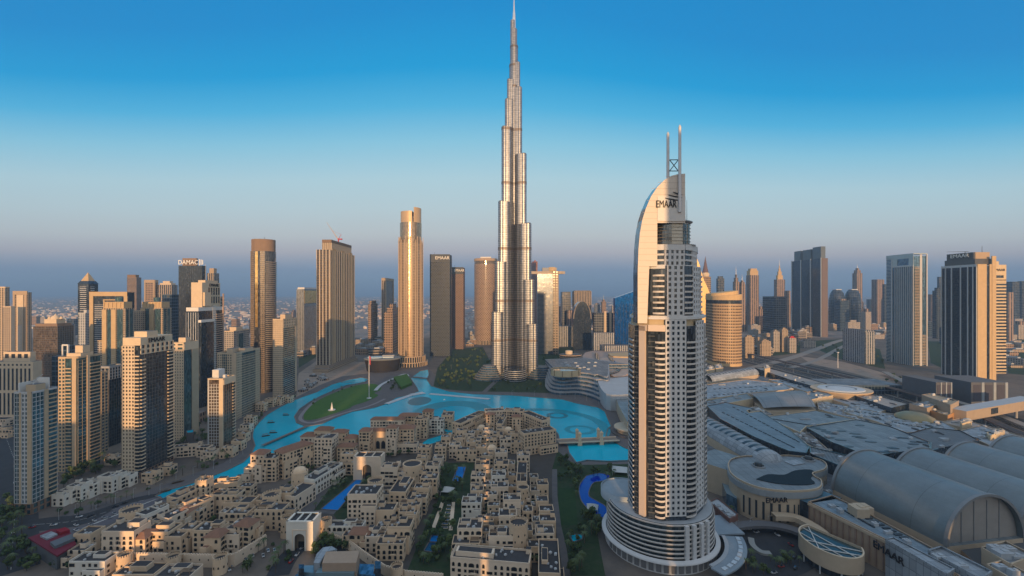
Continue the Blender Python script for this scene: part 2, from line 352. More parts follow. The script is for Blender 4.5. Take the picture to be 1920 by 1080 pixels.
# ================================================================ ground, lake, roads
def sheet(name, P, z, mat, kind='structure', h=0.0):
    m = MB()
    if h: m.prism(P, z - h, z, 0, 0)
    else: m.poly([(x, y, z) for x, y in P])
    o = m.build(name, [mat]); 
    if kind: o['kind'] = kind
    return o
def px(pts, z=0.0): return [G(a, b, z) for a, b in pts]
def ribbon(name, line, w, z, mat, kind='structure', h=0.0):
    a = []; b = []
    for i, (x, y) in enumerate(line):
        q = line[max(0, i - 1)]; r = line[min(len(line) - 1, i + 1)]; dx, dy = r[0] - q[0], r[1] - q[1]; L = math.hypot(dx, dy) or 1
        a.append((x - dy / L * w / 2, y + dx / L * w / 2)); b.append((x + dy / L * w / 2, y - dx / L * w / 2))
    m = MB()
    for i in range(len(line) - 1):
        m.poly([(*b[i], z), (*b[i + 1], z), (*a[i + 1], z), (*a[i], z)])
        if h:
            m.poly([(*a[i], z - h), (*a[i], z), (*a[i + 1], z), (*a[i + 1], z - h)]); m.poly([(*b[i], z - h), (*b[i + 1], z - h), (*b[i + 1], z), (*b[i], z)])
    o = m.build(name, [mat])
    if kind: o['kind'] = kind
    return o
def smooth(pts, n=6):
    """Catmull-Rom through points"""
    o = []; P = [pts[0]] + list(pts) + [pts[-1]]
    for i in range(1, len(P) - 2):
        for k in range(n):
            t = k / n; o.append(tuple(.5 * (2 * P[i][c] + (P[i + 1][c] - P[i - 1][c]) * t + (2 * P[i - 1][c] - 5 * P[i][c] + 4 * P[i + 1][c] - P[i + 2][c]) * t * t
                                + (-P[i - 1][c] + 3 * P[i][c] - 3 * P[i + 1][c] + P[i + 2][c]) * t ** 3) for c in range(len(pts[0]))))
    o.append(tuple(pts[-1])); return o
sheet('ground', rect(-42000, -420, 42000, 21500), 0, city_g)
sheet('sea', rect(-42000, 21500, 42000, 60000), -2, MAT['sea_water'])
sheet('far_plain', rect(-30000, 1750, 30000, 21480), .03, ground_mat('sandy_plain', [(.12, .12, .12), (.34, .27, .235), (.20, .18, .165), (.42, .33, .28)], .0045, .95, 12))
LAKE_PX = [(290, 931), (312, 920), (350, 910), (387, 897), (425, 882), (455, 867), (470, 852), (477, 836), (472, 820), (474, 806), (484, 793), (500, 778), (520, 766), (543, 754), (568, 744),
           (592, 736), (622, 721), (650, 713), (678, 708), (692, 711), (684, 717), (650, 723), (625, 733), (602, 743), (580, 755), (562, 768), (553, 781), (557, 793), (575, 800), (603, 795), (625, 785), (660, 772),
           (700, 765), (722, 758), (742, 746), (765, 741), (784, 734), (781, 727), (774, 717), (769, 709), (787, 696), (803, 693), (805, 702), (801, 712), (809, 724), (842, 734), (887, 739), (955, 741),
           (1030, 747), (1055, 749), (1080, 756), (1105, 761), (1122, 764), (1135, 772), (1141, 787), (1147, 799), (1140, 806), (1137, 819), (1150, 827), (1172, 840), (1200, 850), (1195, 864),
           (1140, 866), (1100, 864), (1080, 869), (1066, 850), (1063, 836), (1049, 829), (1046, 815), (1035, 803), (1010, 794), (960, 790), (905, 792), (876, 797), (858, 806), (846, 818), (822, 830),
           (796, 838), (783, 835), (800, 824), (838, 812), (820, 806), (780, 808), (740, 812), (700, 818), (650, 825), (600, 833), (560, 845), (500, 866), (474, 880), (466, 894), (490, 903), (470, 907), (430, 904), (400, 905), (370, 908), (330, 926), (303, 938)]
LAKE = px(LAKE_PX)
# promenade round the lake, park, bush ground
sheet('promenade', px([(455, 832), (462, 800), (505, 765), (560, 738), (640, 706), (700, 700), (760, 695), (800, 685), (830, 720), (960, 728), (1090, 742), (1150, 758), (1165, 800), (1200, 838), (1210, 880), (1060, 885), (1040, 840), (1000, 800), (860, 800), (600, 850), (500, 900), (460, 912), (330, 935), (200, 985), (60, 1010), (130, 955), (260, 925), (420, 868)]), .05, paving)
sheet('water', LAKE, .12, MAT['turquoise_water'])
m = MB()
for i in range(len(LAKE)):
    p, q = LAKE[i], LAKE[(i + 1) % len(LAKE)]; m.eb(p, q, 0, math.hypot(q[0] - p[0], q[1] - p[1]), 0.0, .9, -.1, 1.1)
tag(m.build('quay_edge', [plain('quay_stone', (.20, .17, .15))]), kind='structure')
PARK = smooth([(570, 787), (571, 775), (588, 757), (614, 742), (650, 728), (676, 721), (700, 720), (712, 724), (714, 731), (702, 737), (709, 742), (687, 753), (662, 761), (655, 766), (625, 776), (597, 785), (580, 788)], 4)
sheet('lawn', px(PARK), .22, grass_m)
sheet('lawn', px([(738, 711), (763, 705), (773, 722), (752, 731)]), 5.0, grass_m, h=4.9)
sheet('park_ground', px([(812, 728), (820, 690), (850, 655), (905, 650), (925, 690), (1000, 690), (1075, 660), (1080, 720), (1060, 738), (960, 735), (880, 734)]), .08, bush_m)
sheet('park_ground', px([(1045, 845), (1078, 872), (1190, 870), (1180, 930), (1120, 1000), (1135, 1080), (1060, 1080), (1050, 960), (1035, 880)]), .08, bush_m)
sheet('lawn', px([(1045, 985), (1083, 985), (1078, 915), (1048, 915)]), .16, ground_mat('dark_lawn', [(.016, .045, .014), (.03, .065, .02)], .12))  # a darker green than the other lawns
ribbon('path', px([(1040, 880), (1040, 930), (1046, 985), (1056, 1030), (1062, 1080)]), 5, .2, paving)
ribbon('path', px([(905, 738), (922, 722), (935, 710)]), 9, .2, paving)
ribbon('path', px(smooth([(590, 752), (570, 772), (563, 786), (580, 793), (605, 788), (640, 776), (690, 762), (722, 748)])), 5, .2, plain('path_stone', (.24, .22, .23)))
# dark rings of the fountain jets lying in the water
def ring_sheet(name, label, c, r0, r1, mat, a0=0, a1=360, z=.2, sy=1.0):
    m = MB(); n = 40; A = [R(a0 + (a1 - a0) * i / n) for i in range(n + 1)]
    for i in range(n):
        q = [(c[0] + r * math.cos(t), c[1] + sy * r * math.sin(t), z) for r, t in ((r0, A[i]), (r1, A[i]), (r1, A[i + 1]), (r0, A[i + 1]))]
        m.poly(q)
    return tag(m.build(name, [mat]), label, 'fountain')
fm = ground_mat('fountain_pipework', [(.0, .17, .24), (.0, .26, .34), (.0, .21, .29)], .15, .4); fm2 = ground_mat('fountain_basin', [(.02, .14, .19), (.01, .20, .26)], .08, .4)
ring_sheet('fountain_ring', 'dark round fountain basin in the lake nearest the white walkway', G(787, 752), 0.4, 19, fm2, sy=1.5)
ring_sheet('fountain_ring', 'large dark oval fountain ring in the water left of the bridge', G(1088, 806), 14, 21, fm, sy=.9)
ring_sheet('fountain_ring', 'small dark fountain ring in the middle of the lake', G(1045, 779), 10, 16, fm2, z=.24)
ring_sheet('fountain_arc', 'long dark curved fountain arc sweeping across the lake', G(1015, 800), 78, 92, fm, -25, 120, .17)
ring_sheet('fountain_arc', 'faint dark fountain arc behind the lakeside hotel roofs', G(850, 775), 35, 62, fm, 20, 175, .17, 1.2)
# roads
ribbon('road', px(smooth([(0, 1000), (60, 985), (150, 975), (260, 940), (310, 935)])), 22, .1, asphalt)
ribbon('road', px([(0, 790), (30, 870), (28, 960), (20, 1075)]), 26, .09, asphalt)
sheet('plaza', px([(110, 1000), (160, 985), (225, 950), (300, 930), (310, 938), (240, 965), (200, 985), (165, 1010)]), .16, ground_mat('plaza_stone', [(.10, .10, .12), (.14, .135, .15)], .08))
sheet('construction_ground', px([(555, 745), (560, 700), (600, 672), (690, 680), (690, 700), (640, 706), (600, 722)]), .09, sand_g)
ribbon('road', px(smooth([(520, 1080), (545, 1040), (600, 1000), (640, 1060)])), 14, .1, asphalt)
HWY = smooth([(530, 330), (575, 420), (613, 511), (662, 640), (682, 846), (664, 1193), (640, 1500), (590, 2200), (520, 3000)], 5)      # axis of the railway beside the highway
def offs(line, o):
    r = []
    for i, (x, y) in enumerate(line):
        q = line[max(0, i - 1)]; w = line[min(len(line) - 1, i + 1)]; dx, dy = w[0] - q[0], w[1] - q[1]; L = math.hypot(dx, dy); r.append((x + dy / L * o, y - dx / L * o))
    return r
for o_, w_ in ((-48, 14), (-22, 26), (16, 26), (47, 20), (74, 12)): ribbon('road', offs(HWY, o_), w_, .1 + .004 * abs(o_) / 10, asphalt)
for o_ in (-38, -6.5, 33, 62): ribbon('barrier', offs(HWY, o_), 1.2, .9, plain('barrier_concrete', (.34, .31, .28)), h=.9)
sheet('sand_plot', px([(1500, 668), (1580, 678), (1660, 700), (1740, 722), (1700, 726), (1600, 700), (1520, 682)]), .06, sand_g)
ribbon('road', px(smooth([(1410, 690), (1480, 672), (1530, 655), (1570, 640), (1610, 632)])), 22, .3, plain('ramp_concrete', (.26, .24, .22)), h=.3)
ribbon('road', px(smooth([(1480, 690), (1530, 676), (1570, 655), (1600, 640)])), 14, .34, plain('ramp_concrete', (.26, .24, .22)), h=.3)
sheet('road', px(ngon(1440, 1036, 105, 52, 30)), .12, asphalt)

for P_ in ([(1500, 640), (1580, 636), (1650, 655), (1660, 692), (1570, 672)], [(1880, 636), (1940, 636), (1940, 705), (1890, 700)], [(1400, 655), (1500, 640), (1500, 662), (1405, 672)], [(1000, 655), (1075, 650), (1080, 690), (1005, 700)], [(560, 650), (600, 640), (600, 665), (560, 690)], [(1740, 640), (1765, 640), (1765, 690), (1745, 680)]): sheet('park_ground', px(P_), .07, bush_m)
# painted lines on the highway and the near streets
wl = plain('road_paint', (.45, .45, .43)); mk = MB()
def dash(line, off, gap=14.0, ln=6.0, w=.5, z=.28):
    for i in range(len(line) - 1):
        (x0, y0), (x1, y1) = line[i], line[i + 1]; L = math.hypot(x1 - x0, y1 - y0); dx, dy = (x1 - x0) / L, (y1 - y0) / L; k = 0.0
        while k + ln < L:
            a = (x0 + dx * k - dy * off, y0 + dy * k + dx * off); mk.box((a[0] + dx * ln / 2, a[1] + dy * ln / 2, z), (ln, w, .01), math.atan2(dy, dx)); k += gap
for base in (-22, 16, 47):
    for o in (-9, -5, -1, 3, 7): dash(offs(HWY, base + o * .9), 0, 12, 5 if abs(o) < 8 else 11, .6, .3)
st = px(smooth([(0, 1000), (60, 985), (150, 975), (260, 940), (310, 935)])); dash(st, 0, 9, 4, .35, .13)
dash(px([(0, 790), (30, 870), (28, 960), (20, 1075)]), 0, 9, 4, .35, .13)
for k in range(14): x, y = G(170 + 9 * k, 985 - 3.6 * k); mk.box((x, y, .19), (10, .5, .01), R(60))
tag(mk.build('road_marking', [wl]), kind='structure')
# ================================================================ the tallest tower
def burj():
    t = T('skyscraper', 'tallest silver stepped tower tapering to a thin spire in the centre', 'skyscraper', 4.5, 948)
    skin, nt, N, L, b = _new('steel_and_glass_skin')
    uv = N.new('ShaderNodeUVMap'); sp = N.new('ShaderNodeSeparateXYZ'); L.new(uv.outputs[0], sp.inputs[0])
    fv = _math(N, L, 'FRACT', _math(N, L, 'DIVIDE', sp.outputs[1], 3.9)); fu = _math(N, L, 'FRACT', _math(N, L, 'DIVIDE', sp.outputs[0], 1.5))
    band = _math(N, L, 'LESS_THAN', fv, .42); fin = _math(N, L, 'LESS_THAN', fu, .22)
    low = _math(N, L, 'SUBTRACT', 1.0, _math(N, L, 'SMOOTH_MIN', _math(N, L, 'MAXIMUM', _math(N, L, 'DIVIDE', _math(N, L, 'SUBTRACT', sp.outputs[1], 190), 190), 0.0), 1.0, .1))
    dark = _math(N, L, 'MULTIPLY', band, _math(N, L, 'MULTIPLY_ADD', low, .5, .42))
    cb = N.new('ShaderNodeCombineXYZ'); L.new(_math(N, L, 'FLOOR', _math(N, L, 'DIVIDE', sp.outputs[1], 3.9)), cb.inputs[0]); L.new(_math(N, L, 'FLOOR', _math(N, L, 'DIVIDE', sp.outputs[0], 4.5)), cb.inputs[1])
    wn = N.new('ShaderNodeTexWhiteNoise'); L.new(cb.outputs[0], wn.inputs[0])
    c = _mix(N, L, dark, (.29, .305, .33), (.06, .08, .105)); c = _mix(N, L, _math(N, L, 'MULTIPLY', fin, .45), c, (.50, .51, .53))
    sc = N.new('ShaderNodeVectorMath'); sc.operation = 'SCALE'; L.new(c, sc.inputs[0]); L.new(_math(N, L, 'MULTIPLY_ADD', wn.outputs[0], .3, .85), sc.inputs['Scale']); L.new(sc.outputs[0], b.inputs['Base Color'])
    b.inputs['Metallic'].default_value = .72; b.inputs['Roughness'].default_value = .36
    mech = plain('louvre_band', (.17, .15, .14), .45, .6)
    # (reach from the axis, half width of the wing, top height) for the three wings
    tiersL = [(47, 9.5, 142), (40, 9.5, 250), (33, 9.5, 381), (26, 8.5, 545), (19, 7.5, 607), (14.5, 6.5, 652)]
    tiersR = [(50, 9.5, 116), (43, 9.5, 211), (36, 9.5, 333), (26, 8.5, 486), (16.5, 7.5, 634), (12.5, 6, 690)]
    tiersB = [(48, 9.5, 95), (40, 9.5, 180), (34, 9.5, 300), (26, 8.5, 430), (18, 7.5, 575), (13, 6, 670)]
    for nm, ang, tiers in (('wing', 218, tiersL), ('wing', 322, tiersR), ('wing', 90, tiersB)):
        m = MB(); ux, uy = math.cos(R(ang)), math.sin(R(ang)); vx, vy = -uy, ux; k = abs(ux) if abs(ux) > .3 else 1
        bands = []; prev = 20.0
        for i, (rch, hw, top) in enumerate(tiers):
            rr = hw * .78; tip = max(rch / k - rr, rr * .6)
            P = []
            for q in range(13):                       # rounded nose with two flatter side lobes
                a = R(-90 + 180 * q / 12); P.append((tip + rr * math.cos(a), rr * math.sin(a)))
            inner = [(tip - rr * .2, hw)] + [(tip - rr * 1.1 + hw * .42 * math.cos(R(a)) * .9, hw * .93 + hw * .34 * math.sin(R(a))) for a in (20, 60, 100, 140)] + [(0, hw)]
            P = P + inner + [(0, -hw)] + [(x, -y) for x, y in reversed(inner[:-1])]
            Q = [(x * ux + y * vx, x * uy + y * vy) for x, y in P]
            m.prism(Q, 0 if i == 0 else 0, top, 0, 1, smooth=True)
            m.lathe([(rr * .8, top), (rr * .8, top + 1.6)], 12, 1, (tip * ux, tip * uy), True, 1)
            for zb, hb in ((538, 6), (420, 5.5), (276, 6), (163, 5), (79, 5)):
                if zb + hb < top - .5:
                    Qb = [(x * 1.012 * ux + y * 1.03 * vx, x * 1.012 * uy + y * 1.03 * vy) for x, y in P]
                    q = MB(); q.prism(Qb, zb, zb + hb, 0, 0, True, 0); bands.append(q)
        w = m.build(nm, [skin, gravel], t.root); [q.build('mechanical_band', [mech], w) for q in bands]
    core = t.mb('core', skin, gravel)
    for r, z0, z1 in ((12.5, 0, 640), (10.5, 640, 690), (8.8, 690, 732), (7, 732, 768)):
        core.lathe([(r, z0), (r, z1)], 12, 0, (0, 0), True, 1)
    core.lathe([(5.2, 700), (5.2, 787)], 12, 0, (-3, -1), True, 1)
    sp_ = t.mb('spire', plain('spire_steel', (.75, .75, .75), .3, .8))
    sp_.lathe([(4.2, 760), (3.6, 790), (2.6, 806), (2.2, 808), (1.4, 828), (.5, 842)], 10, 0, (0, 0), True, 0)
    for z, r in ((640, 13), (688, 11), (730, 9.3)): q = MB(); q.lathe([(r, z - 4), (r, z)], 12, 0, (0, 0), True, 0); q.build('mechanical_band', [mech], t.root)
    pod = t.mb('entrance_drum', g_dark); pod.lathe([(23, 0), (23, 25)], 28, 0, (2, -55), True, 0)
    ring = t.mb('drum_ring', alum)
    for z in range(2, 26, 4): ring.lathe([(23.4, z), (23.4, z + .7)], 28, 0, (2, -55), True, 0)
    terr = t.mb('terrace', plain('terrace_stone', (.20, .18, .165))); tg = t.mb('terrace_glass', g_blue)
    for cx, cy, r0, n, a0, a1 in ((-52, -42, 34, 7, 150, 300), (58, -30, 36, 6, 230, 400), (0, 0, 62, 3, 190, 350)):
        for k in range(n):
            rr = r0 - k * 3.2; P = ngon(cx, cy, rr, rr * .8, 22, R(a0 - 20), R(a1 + 20)) + [(cx * .6, cy * .6 + 10)]
            terr.prism(P, k * 4.2 + 3.2, k * 4.2 + 4.2, 0, 0, bottom=0); Pg = [(cx + (x - cx) * .97, cy + (y - cy) * .97) for x, y in P]; tg.prism(Pg, k * 4.2, k * 4.2 + 3.2, 0, 0)
    t.done()
burj()
# ================================================================ the hotel tower with the curved blade
def hotel():
    cx, cy = 110.0, 310.0
    t = T('hotel_tower', 'white hotel tower with curved blade, twin masts and round ringed podium', 'hotel', cx, cy)
    wht = plain('hotel_white', (.60, .60, .60), .65, 0, .08); pea = plain('hotel_warm_tint', (.60, .50, .42), .6, 0, .06); gl = glass('hotel_glass', (.05, .065, .085), .5, .1, 1.2, 3.6, .6)
    bal = plain('hotel_balcony', (.58, .55, .52), .6, 0, .08)
    X = lambda p, y: (p - 960) / F * y - cx
    P = [(X(1179, 312), 312 - cy), (X(1190, 294), 294 - cy), (X(1215, 286), 286 - cy), (X(1247, 283), 283 - cy), (X(1286, 284), 284 - cy), (X(1304, 289), 289 - cy), (X(1318, 299), 299 - cy), (X(1322, 316), 316 - cy), (28, 30), (-11, 34), (-18.5, 20)]
    z0, z1 = 32.0, 160.0
    body = t.mb('glass_wall', gl, palegrey); body.prism(P, 26, z1, 0, 1)
    n = len(P)
    # pillar with warm light painted in, recess, bowed balconies, window grid, bowed balconies, narrow grid
    fac(t, P[1], P[2], z0, z1, 'solid', pea, d=1.6, part='panel', a=.42, b=.86)
    fac(t, P[1], P[2], z1 - 3.2, z1 + 1, 'solid', pea, d=1.6, part='panel', a=.42, b=1.0)
    fac(t, P[2], P[3], z1 - 3.2, z1 + 1, 'solid', pea, d=2.0, part='panel', a=0, b=1.0)
    fac(t, P[1], P[2], z0, z1, 'band', dgrey, fh=3.6, sh=.5, d=.5, part='floor_edge', a=0, b=.42); fac(t, P[2], P[3], z0, z1 - 3, 'band', dgrey, fh=3.6, sh=.5, d=.5, part='floor_edge', a=0, b=.4)
    balconies(t, P[2], P[3], z0 + 1, z1 - 4, bal, .42, 1.0, 3.62, .9, bulge=1.5, ht=1.25)
    balconies(t, P[4], P[5], z0 + 1, z1 - 4, bal, .0, 1.0, 3.62, .9, bulge=1.6, ht=1.25)
    balconies(t, P[6], P[7], z0 + 1, z1 - 4, bal, .15, .8, 3.62, 1.0, bulge=1.0, ht=1.25)
    balconies(t, P[0], P[1], z0 + 1, z1 - 4, plain('shade_tint_balcony', (.42, .46, .5)), .2, .9, 3.62, .8, ht=1.2)  # side balconies in a darker, bluer copy, shade put into the colour
    def wgrid(p0, p1, za, zb, cols, a=0.0, b=1.0):
        dx, dy = p1[0] - p0[0], p1[1] - p0[1]; L0 = math.hypot(dx, dy); s0 = a * L0; L = (b - a) * L0; bay = L / cols; rows = int(round((zb - za) / 3.62)); fh = (zb - za) / rows
        m = t.mb('window_wall', wht)
        for i in range(cols + 1):
            c = s0 + i * bay; m.eb(p0, p1, max(s0, c - bay * .26), min(s0 + L, c + bay * .26), za, zb, 0, .75)
        for k in range(rows + 1):
            z = za + k * fh; m.eb(p0, p1, s0, s0 + L, max(za, z - .85), min(zb, z + .75), 0, .66)
        # dark window panes set back in the openings, each a part
        u = Vector((dx / L0, dy / L0, 0)); nrm = Vector((u.y, -u.x, 0)); rz = math.atan2(u.y, u.x)
        if not hasattr(t, 'pane'):
            q = MB(); q.box((0, 0, 0), (1, .1, 1)); t.pane = q.mesh('window', [glass('hotel_window', (.035, .05, .07), .4, .1, 5, 5, .5)]); t.cnt = 0; t.rest = MB()
        for k in range(rows):
            for i in range(cols):
                c = Vector((p0[0], p0[1], 0)) + u * (s0 + (i + .5) * bay) + nrm * .16; z = za + (k + .52) * fh
                if t.cnt < 100: inst('window', t.pane, t.root, (c.x, c.y, z), rz, (bay * .5, 1, fh * .6)); t.cnt += 1
                else: t.rest.box((c.x, c.y, z), (bay * .5, .1, fh * .6), rz)
    wgrid(P[3], P[4], z0 + 2, z1 + 4.5, 4)
    wgrid(P[5], P[6], z0 + 2, z1 + 3.5, 3)
    # back faces
    for i in (7, 8, 9, 10): fac(t, P[i], P[(i + 1) % n], z0, z1, 'grid', wht, 3.6, 3.6, 1.5, 1.5, .5)
    # setback floor with warm soffit, overhanging slab
    def shrink(Q, k, ox=0, oy=0): return [(x * k + ox, y * k + oy) for x, y in Q]
    sb = t.mb('setback_floor', plain('setback_stone', (.50, .40, .26))); sb.prism(shrink(P, .93), z1, z1 + 7, 0, 0)
    slab = t.mb('roof_slab', wht); slab.prism(shrink(P, 1.0, .6, 0), z1 + 4.6, z1 + 6.2, 0, 0, bottom=0); slab.prism(shrink(P, .94, 1, 0), z1 + 6.2, z1 + 7, 0, 0)
    # middle section
    M = [(X(1198, 300), 300 - cy), (X(1203, 291), 291 - cy), (X(1220, 288), 288 - cy), (X(1247, 285), 285 - cy), (X(1282, 286), 286 - cy), (X(1298, 291), 291 - cy), (X(1311, 301), 301 - cy), (X(1314, 318), 318 - cy), (20, 24), (-10, 24)]
    zm0, zm1 = z1 + 7, 200.5
    body.prism(M, zm0, zm1, 0, 1)
    fac(t, M[1], M[2], zm0, zm1 + .5, 'solid', pea, d=1.2, part='panel', a=.05, b=.55); fac(t, M[1], M[2], zm1 - 2, zm1 + .6, 'solid', wht, d=1.3, part='roof_slab', a=.05, b=1)
    fac(t, M[2], M[3], zm1 - 2, zm1 + .6, 'solid', wht, d=1.3, part='roof_slab')
    balconies(t, M[2], M[3], zm0 + 1, zm1 - 3, bal, .15, .95, 3.62, .9, bulge=1.4, ht=1.2)
    wgrid(M[3], M[4], zm0, zm1 + .6, 3, .08, 1); balconies(t, M[4], M[5], zm0 + 1, zm1 - 2, bal, 0, 1, 3.62, .8, bulge=1.4, ht=1.2); wgrid(M[5], M[6], zm0, zm1, 3)
    balconies(t, M[6], M[7], zm0 + 1, zm1 - 3, bal, .1, .8, 3.62, .8, bulge=.8, ht=1.2)
    for i in (7, 8, 9): fac(t, M[i], M[(i + 1) % 10], zm0, zm1, 'grid', wht, 3.6, 3.6, 1.5, 1.5, .5)
    # upper section
    U = [(X(1211, 298), 298 - cy), (X(1214, 290), 290 - cy), (X(1246, 287), 287 - cy), (X(1283, 288), 288 - cy), (X(1296, 293), 293 - cy), (X(1305, 303), 303 - cy), (X(1306, 316), 316 - cy), (14, 20), (-8, 20)]
    zu1 = 214.5; body.prism(U, zm1, zu1, 0, 1)
    fac(t, U[1], U[2], zm1, zu1 - 2.5, 'grid', wht, 5.5, 3.6, .5, 1.3, .5); wgrid(U[2], U[3], zm1, zu1 - 2.5, 4); wgrid(U[4], U[5], zm1, zu1 - 2.5, 4); fac(t, U[3], U[4], zm1, zu1 - 2.5, 'band', wht, fh=3.6, sh=1.3, d=1.2)
    for i in (1, 2, 3, 4, 5): fac(t, U[i], U[i + 1], zu1 - 3.4, zu1 + .4, 'solid', wht, d=1.0, part='roof_slab')
    lg = t.mb('canopy', plain('canopy_metal', (.36, .34, .32), .4, .4))
    lg.prism(ngon(1.5, -12, 16.5, 9.5, 30, R(180), R(360)), zu1 + .4, zu1 + 1.1, 0, 0, bottom=0)
    # crown drum with its thin curved roof disc
    D = ngon(.5, -11, 13.2, 12, 26, R(188), R(360))
    crn = t.mb('crown_wall', plain('crown_panel', (.55, .52, .45), .4, .2), palegrey); crn.prism(D + [(12.5, 4), (-12, 4)], zu1, 229.5, 0, 1, smooth=False)
    glass('crown_glass', (.10, .11, .12), .7, .1, 1.5, 2, .5); D2 = ngon(.5, -11, 13.45, 12.25, 26, R(188), R(360))
    for i0, i1 in ((1, 10), (15, 17), (18, 20)):
      cg = MB()
      for i in range(i0, i1):
        for k in range(6):
            z = zu1 + 1 + k * 2.3; cg.eb(D2[i], D2[i + 1], 0, math.hypot(D2[i + 1][0] - D2[i][0], D2[i + 1][1] - D2[i][1]), z, z + 1.9, -.1, .08)
      cg.build('crown_glass', [MAT['crown_glass']], t.root)
    cb_ = t.mb('crown_band', plain('crown_band', (.30, .29, .27), .4, .4))
    for k in range(7):
        z = zu1 + .8 + k * 2.3
        for i in range(25): cb_.eb(D2[i], D2[i + 1], 0, math.hypot(D2[i + 1][0] - D2[i][0], D2[i + 1][1] - D2[i][1]), z - .2, z, -.1, .3)
    lg.loft([[(x, y, z) for x, y in ngon(.8, -10, r, r * .86, 30)] for r, z in ((13, 229.5), (15.4, 231.0), (15.4, 231.5), (12, 232.6))], 0, False, True, 0, 0)
    # blade: flat curved-top slab standing behind the crown, its left edge dark
    bl = MB(); yb = 286.5 - cy; out = []
    xl, xr = X(1194.5, 286.5), X(1283, 286.5); zt = 262.0
    prof = [(xl, 162), (xl, 196), (X(1196, 286.5), 212), (X(1198.5, 286.5), 222), (X(1203, 286.5), 231), (X(1210, 286.5), 239), (X(1219, 286.5), 246.5), (X(1231, 286.5), 253), (X(1245, 286.5), 258), (X(1258, 286.5), 260.6), (X(1270, 286.5), 261.7), (xr, 262)]
    def wallpoly(p, y0, y1, m, me, ms):
        A = [(x, y0, z) for x, z in p]; B = [(x, y1, z) for x, z in p]
        m.poly(A, ms); m.poly(B[::-1], ms)
        for i in range(len(p)):
            j = (i + 1) % len(p); m.poly([A[j], A[i], B[i], B[j]], me)
    xf = X(1231, 286.5)
    wallpoly(prof + [(xr, 229), (xf, 229), (xf, 200), (X(1216, 286.5), 200), (X(1212, 286.5), 162)][:5], yb - 1.5, yb + 9, bl, 1, 0)
    bl.build('blade', [plain('blade_panel', (.63, .56, .49), .55, .05, .05, .4), g_blue], t.root)
    # fine joints on the blade, curved dark edge band already its side faces
    jt = t.mb('panel_joint', plain('joint_line', (.44, .39, .34)))
    for z in range(168, 262, 4):
        xs = [a for a in prof if a[1] <= z]; xa = xs[-1][0] + .5
        xb = X(1212, 286.5) if z < 200 else (xf if z < 229 else xr)
        if xb - xa > 1: jt.box(((xa + xb) / 2, yb - 1.52, z), (xb - xa, .1, .16))
    bs = t.mb('blade_shade_panel', plain('blade_shade_tint', (.60, .585, .565), .5, .1, .04)); bs.box(((xf + xr) / 2, yb - 1.75, 238.5), (xr - xf, .5, 16.5))  # blade warm, panel behind letters grey: sun and shade put into colours
    sign('EMAAR', 6.9, ((X(1249.5, 284)), yb - 2.2, 241.3), 0, sign_black, t.root, .35, .62)
    sw = t.mb('emblem', sign_black)
    for k, (xa, xb, z) in enumerate(((1247, 1279, 244.0), (1254, 1280, 246.0), (1262, 1280, 248.0))):
        A = [(X(xa, 284) + (X(xb, 284) - X(xa, 284)) * u, z + 1.6 - 1.9 * u ** .7 - .0, .85 * math.sin(math.pi * min(1, u * .9 + .1)) + .15) for u in [i / 8 for i in range(9)]]
        for i in range(8):
            sw.poly([(A[i][0], yb - 2.25, A[i][1] - A[i][2] / 2), (A[i + 1][0], yb - 2.25, A[i + 1][1] - A[i + 1][2] / 2), (A[i + 1][0], yb - 2.25, A[i + 1][1] + A[i + 1][2] / 2), (A[i][0], yb - 2.25, A[i][1] + A[i][2] / 2)])
    ms = plain('mast_white', (.60, .59, .60), .45, .2)
    for xm, zb, zt_ in ((1257, 252, 291), (1274.5, 236, 294)):
        q = MB(); q.tube((X(xm, 284), yb - 2.6 if zb < 250 else yb + 2, zb), (X(xm, 284), yb - 2.6 if zb < 250 else yb + 2, zt_ - 1.5), 1.05, .95, 10); q.tube((X(xm, 284), yb - 2.6 if zb < 250 else yb + 2, zt_ - 1.5), (X(xm, 284), yb - 2.6 if zb < 250 else yb + 2, zt_), .95, .4, 10)
        q.build('mast', [ms], t.root)
    br = t.mb('mast_brace', darkm); a, b_ = X(1257.5, 284), X(1274, 284); za, zb = 264, 271.5
    for p, q in (((a, za), (b_, za)), ((a, zb), (b_, zb)), ((a, za), (b_, zb)), ((b_, za), (a, zb))): br.tube((p[0], yb - .5, p[1]), (q[0], yb - .5, q[1]), .28, None, 6)
    an = t.mb('antenna', darkm)
    for xa in (1283.5, 1290): an.tube((X(xa, 300), -8, 231), (X(xa, 300), -8, 248), .22, .1, 5)
    # podium: rings of balconies round a glass drum, arcade below, curved entrance roof
    pc = (-2.0, 4.0); pr = 37.5
    pg = t.mb('podium_glass', glass('podium_glass', (.06, .09, .11), .5, .1, 2, 3, .5), palegrey); pg.lathe([(pr - 1.6, 8), (pr - 1.6, 31.0)], 72, 0, pc, True, 1, 1, .98)
    for k in range(8):
        z = 9.0 + k * 2.95; q = MB(); rr = pr - (0.9 if k == 7 else 0)
        q.lathe([(rr - 2, z), (rr, z), (rr, z + 1.15), (rr - .3, z + 1.15), (rr - .3, z + .2), (rr - 2, z + .2)], 72, 0, pc, True, None, 1, .98); q.build('balcony_ring', [bal], t.root)
    pw = t.mb('podium_wall', wht)
    for a in (279, 287, 297, 306):
        x, y = pc[0] + pr * math.cos(R(a)), pc[1] + pr * .98 * math.sin(R(a)); pw.box((x, y, 19.5), (2.6, 2.2, 22), R(a + 90))
    pw.lathe([(pr + 3.5, 7.2), (pr + 3.5, 8.3), (pr + .5, 8.9)], 72, 0, pc); pw.lathe([(pr + 1.2, 0), (pr + 1.2, 7.2), (pr + 3.5, 7.2)], 72, 0, pc)
    bs_ = t.mb('podium_bay', plain('podium_dark_bay', (.17, .17, .175), .4))
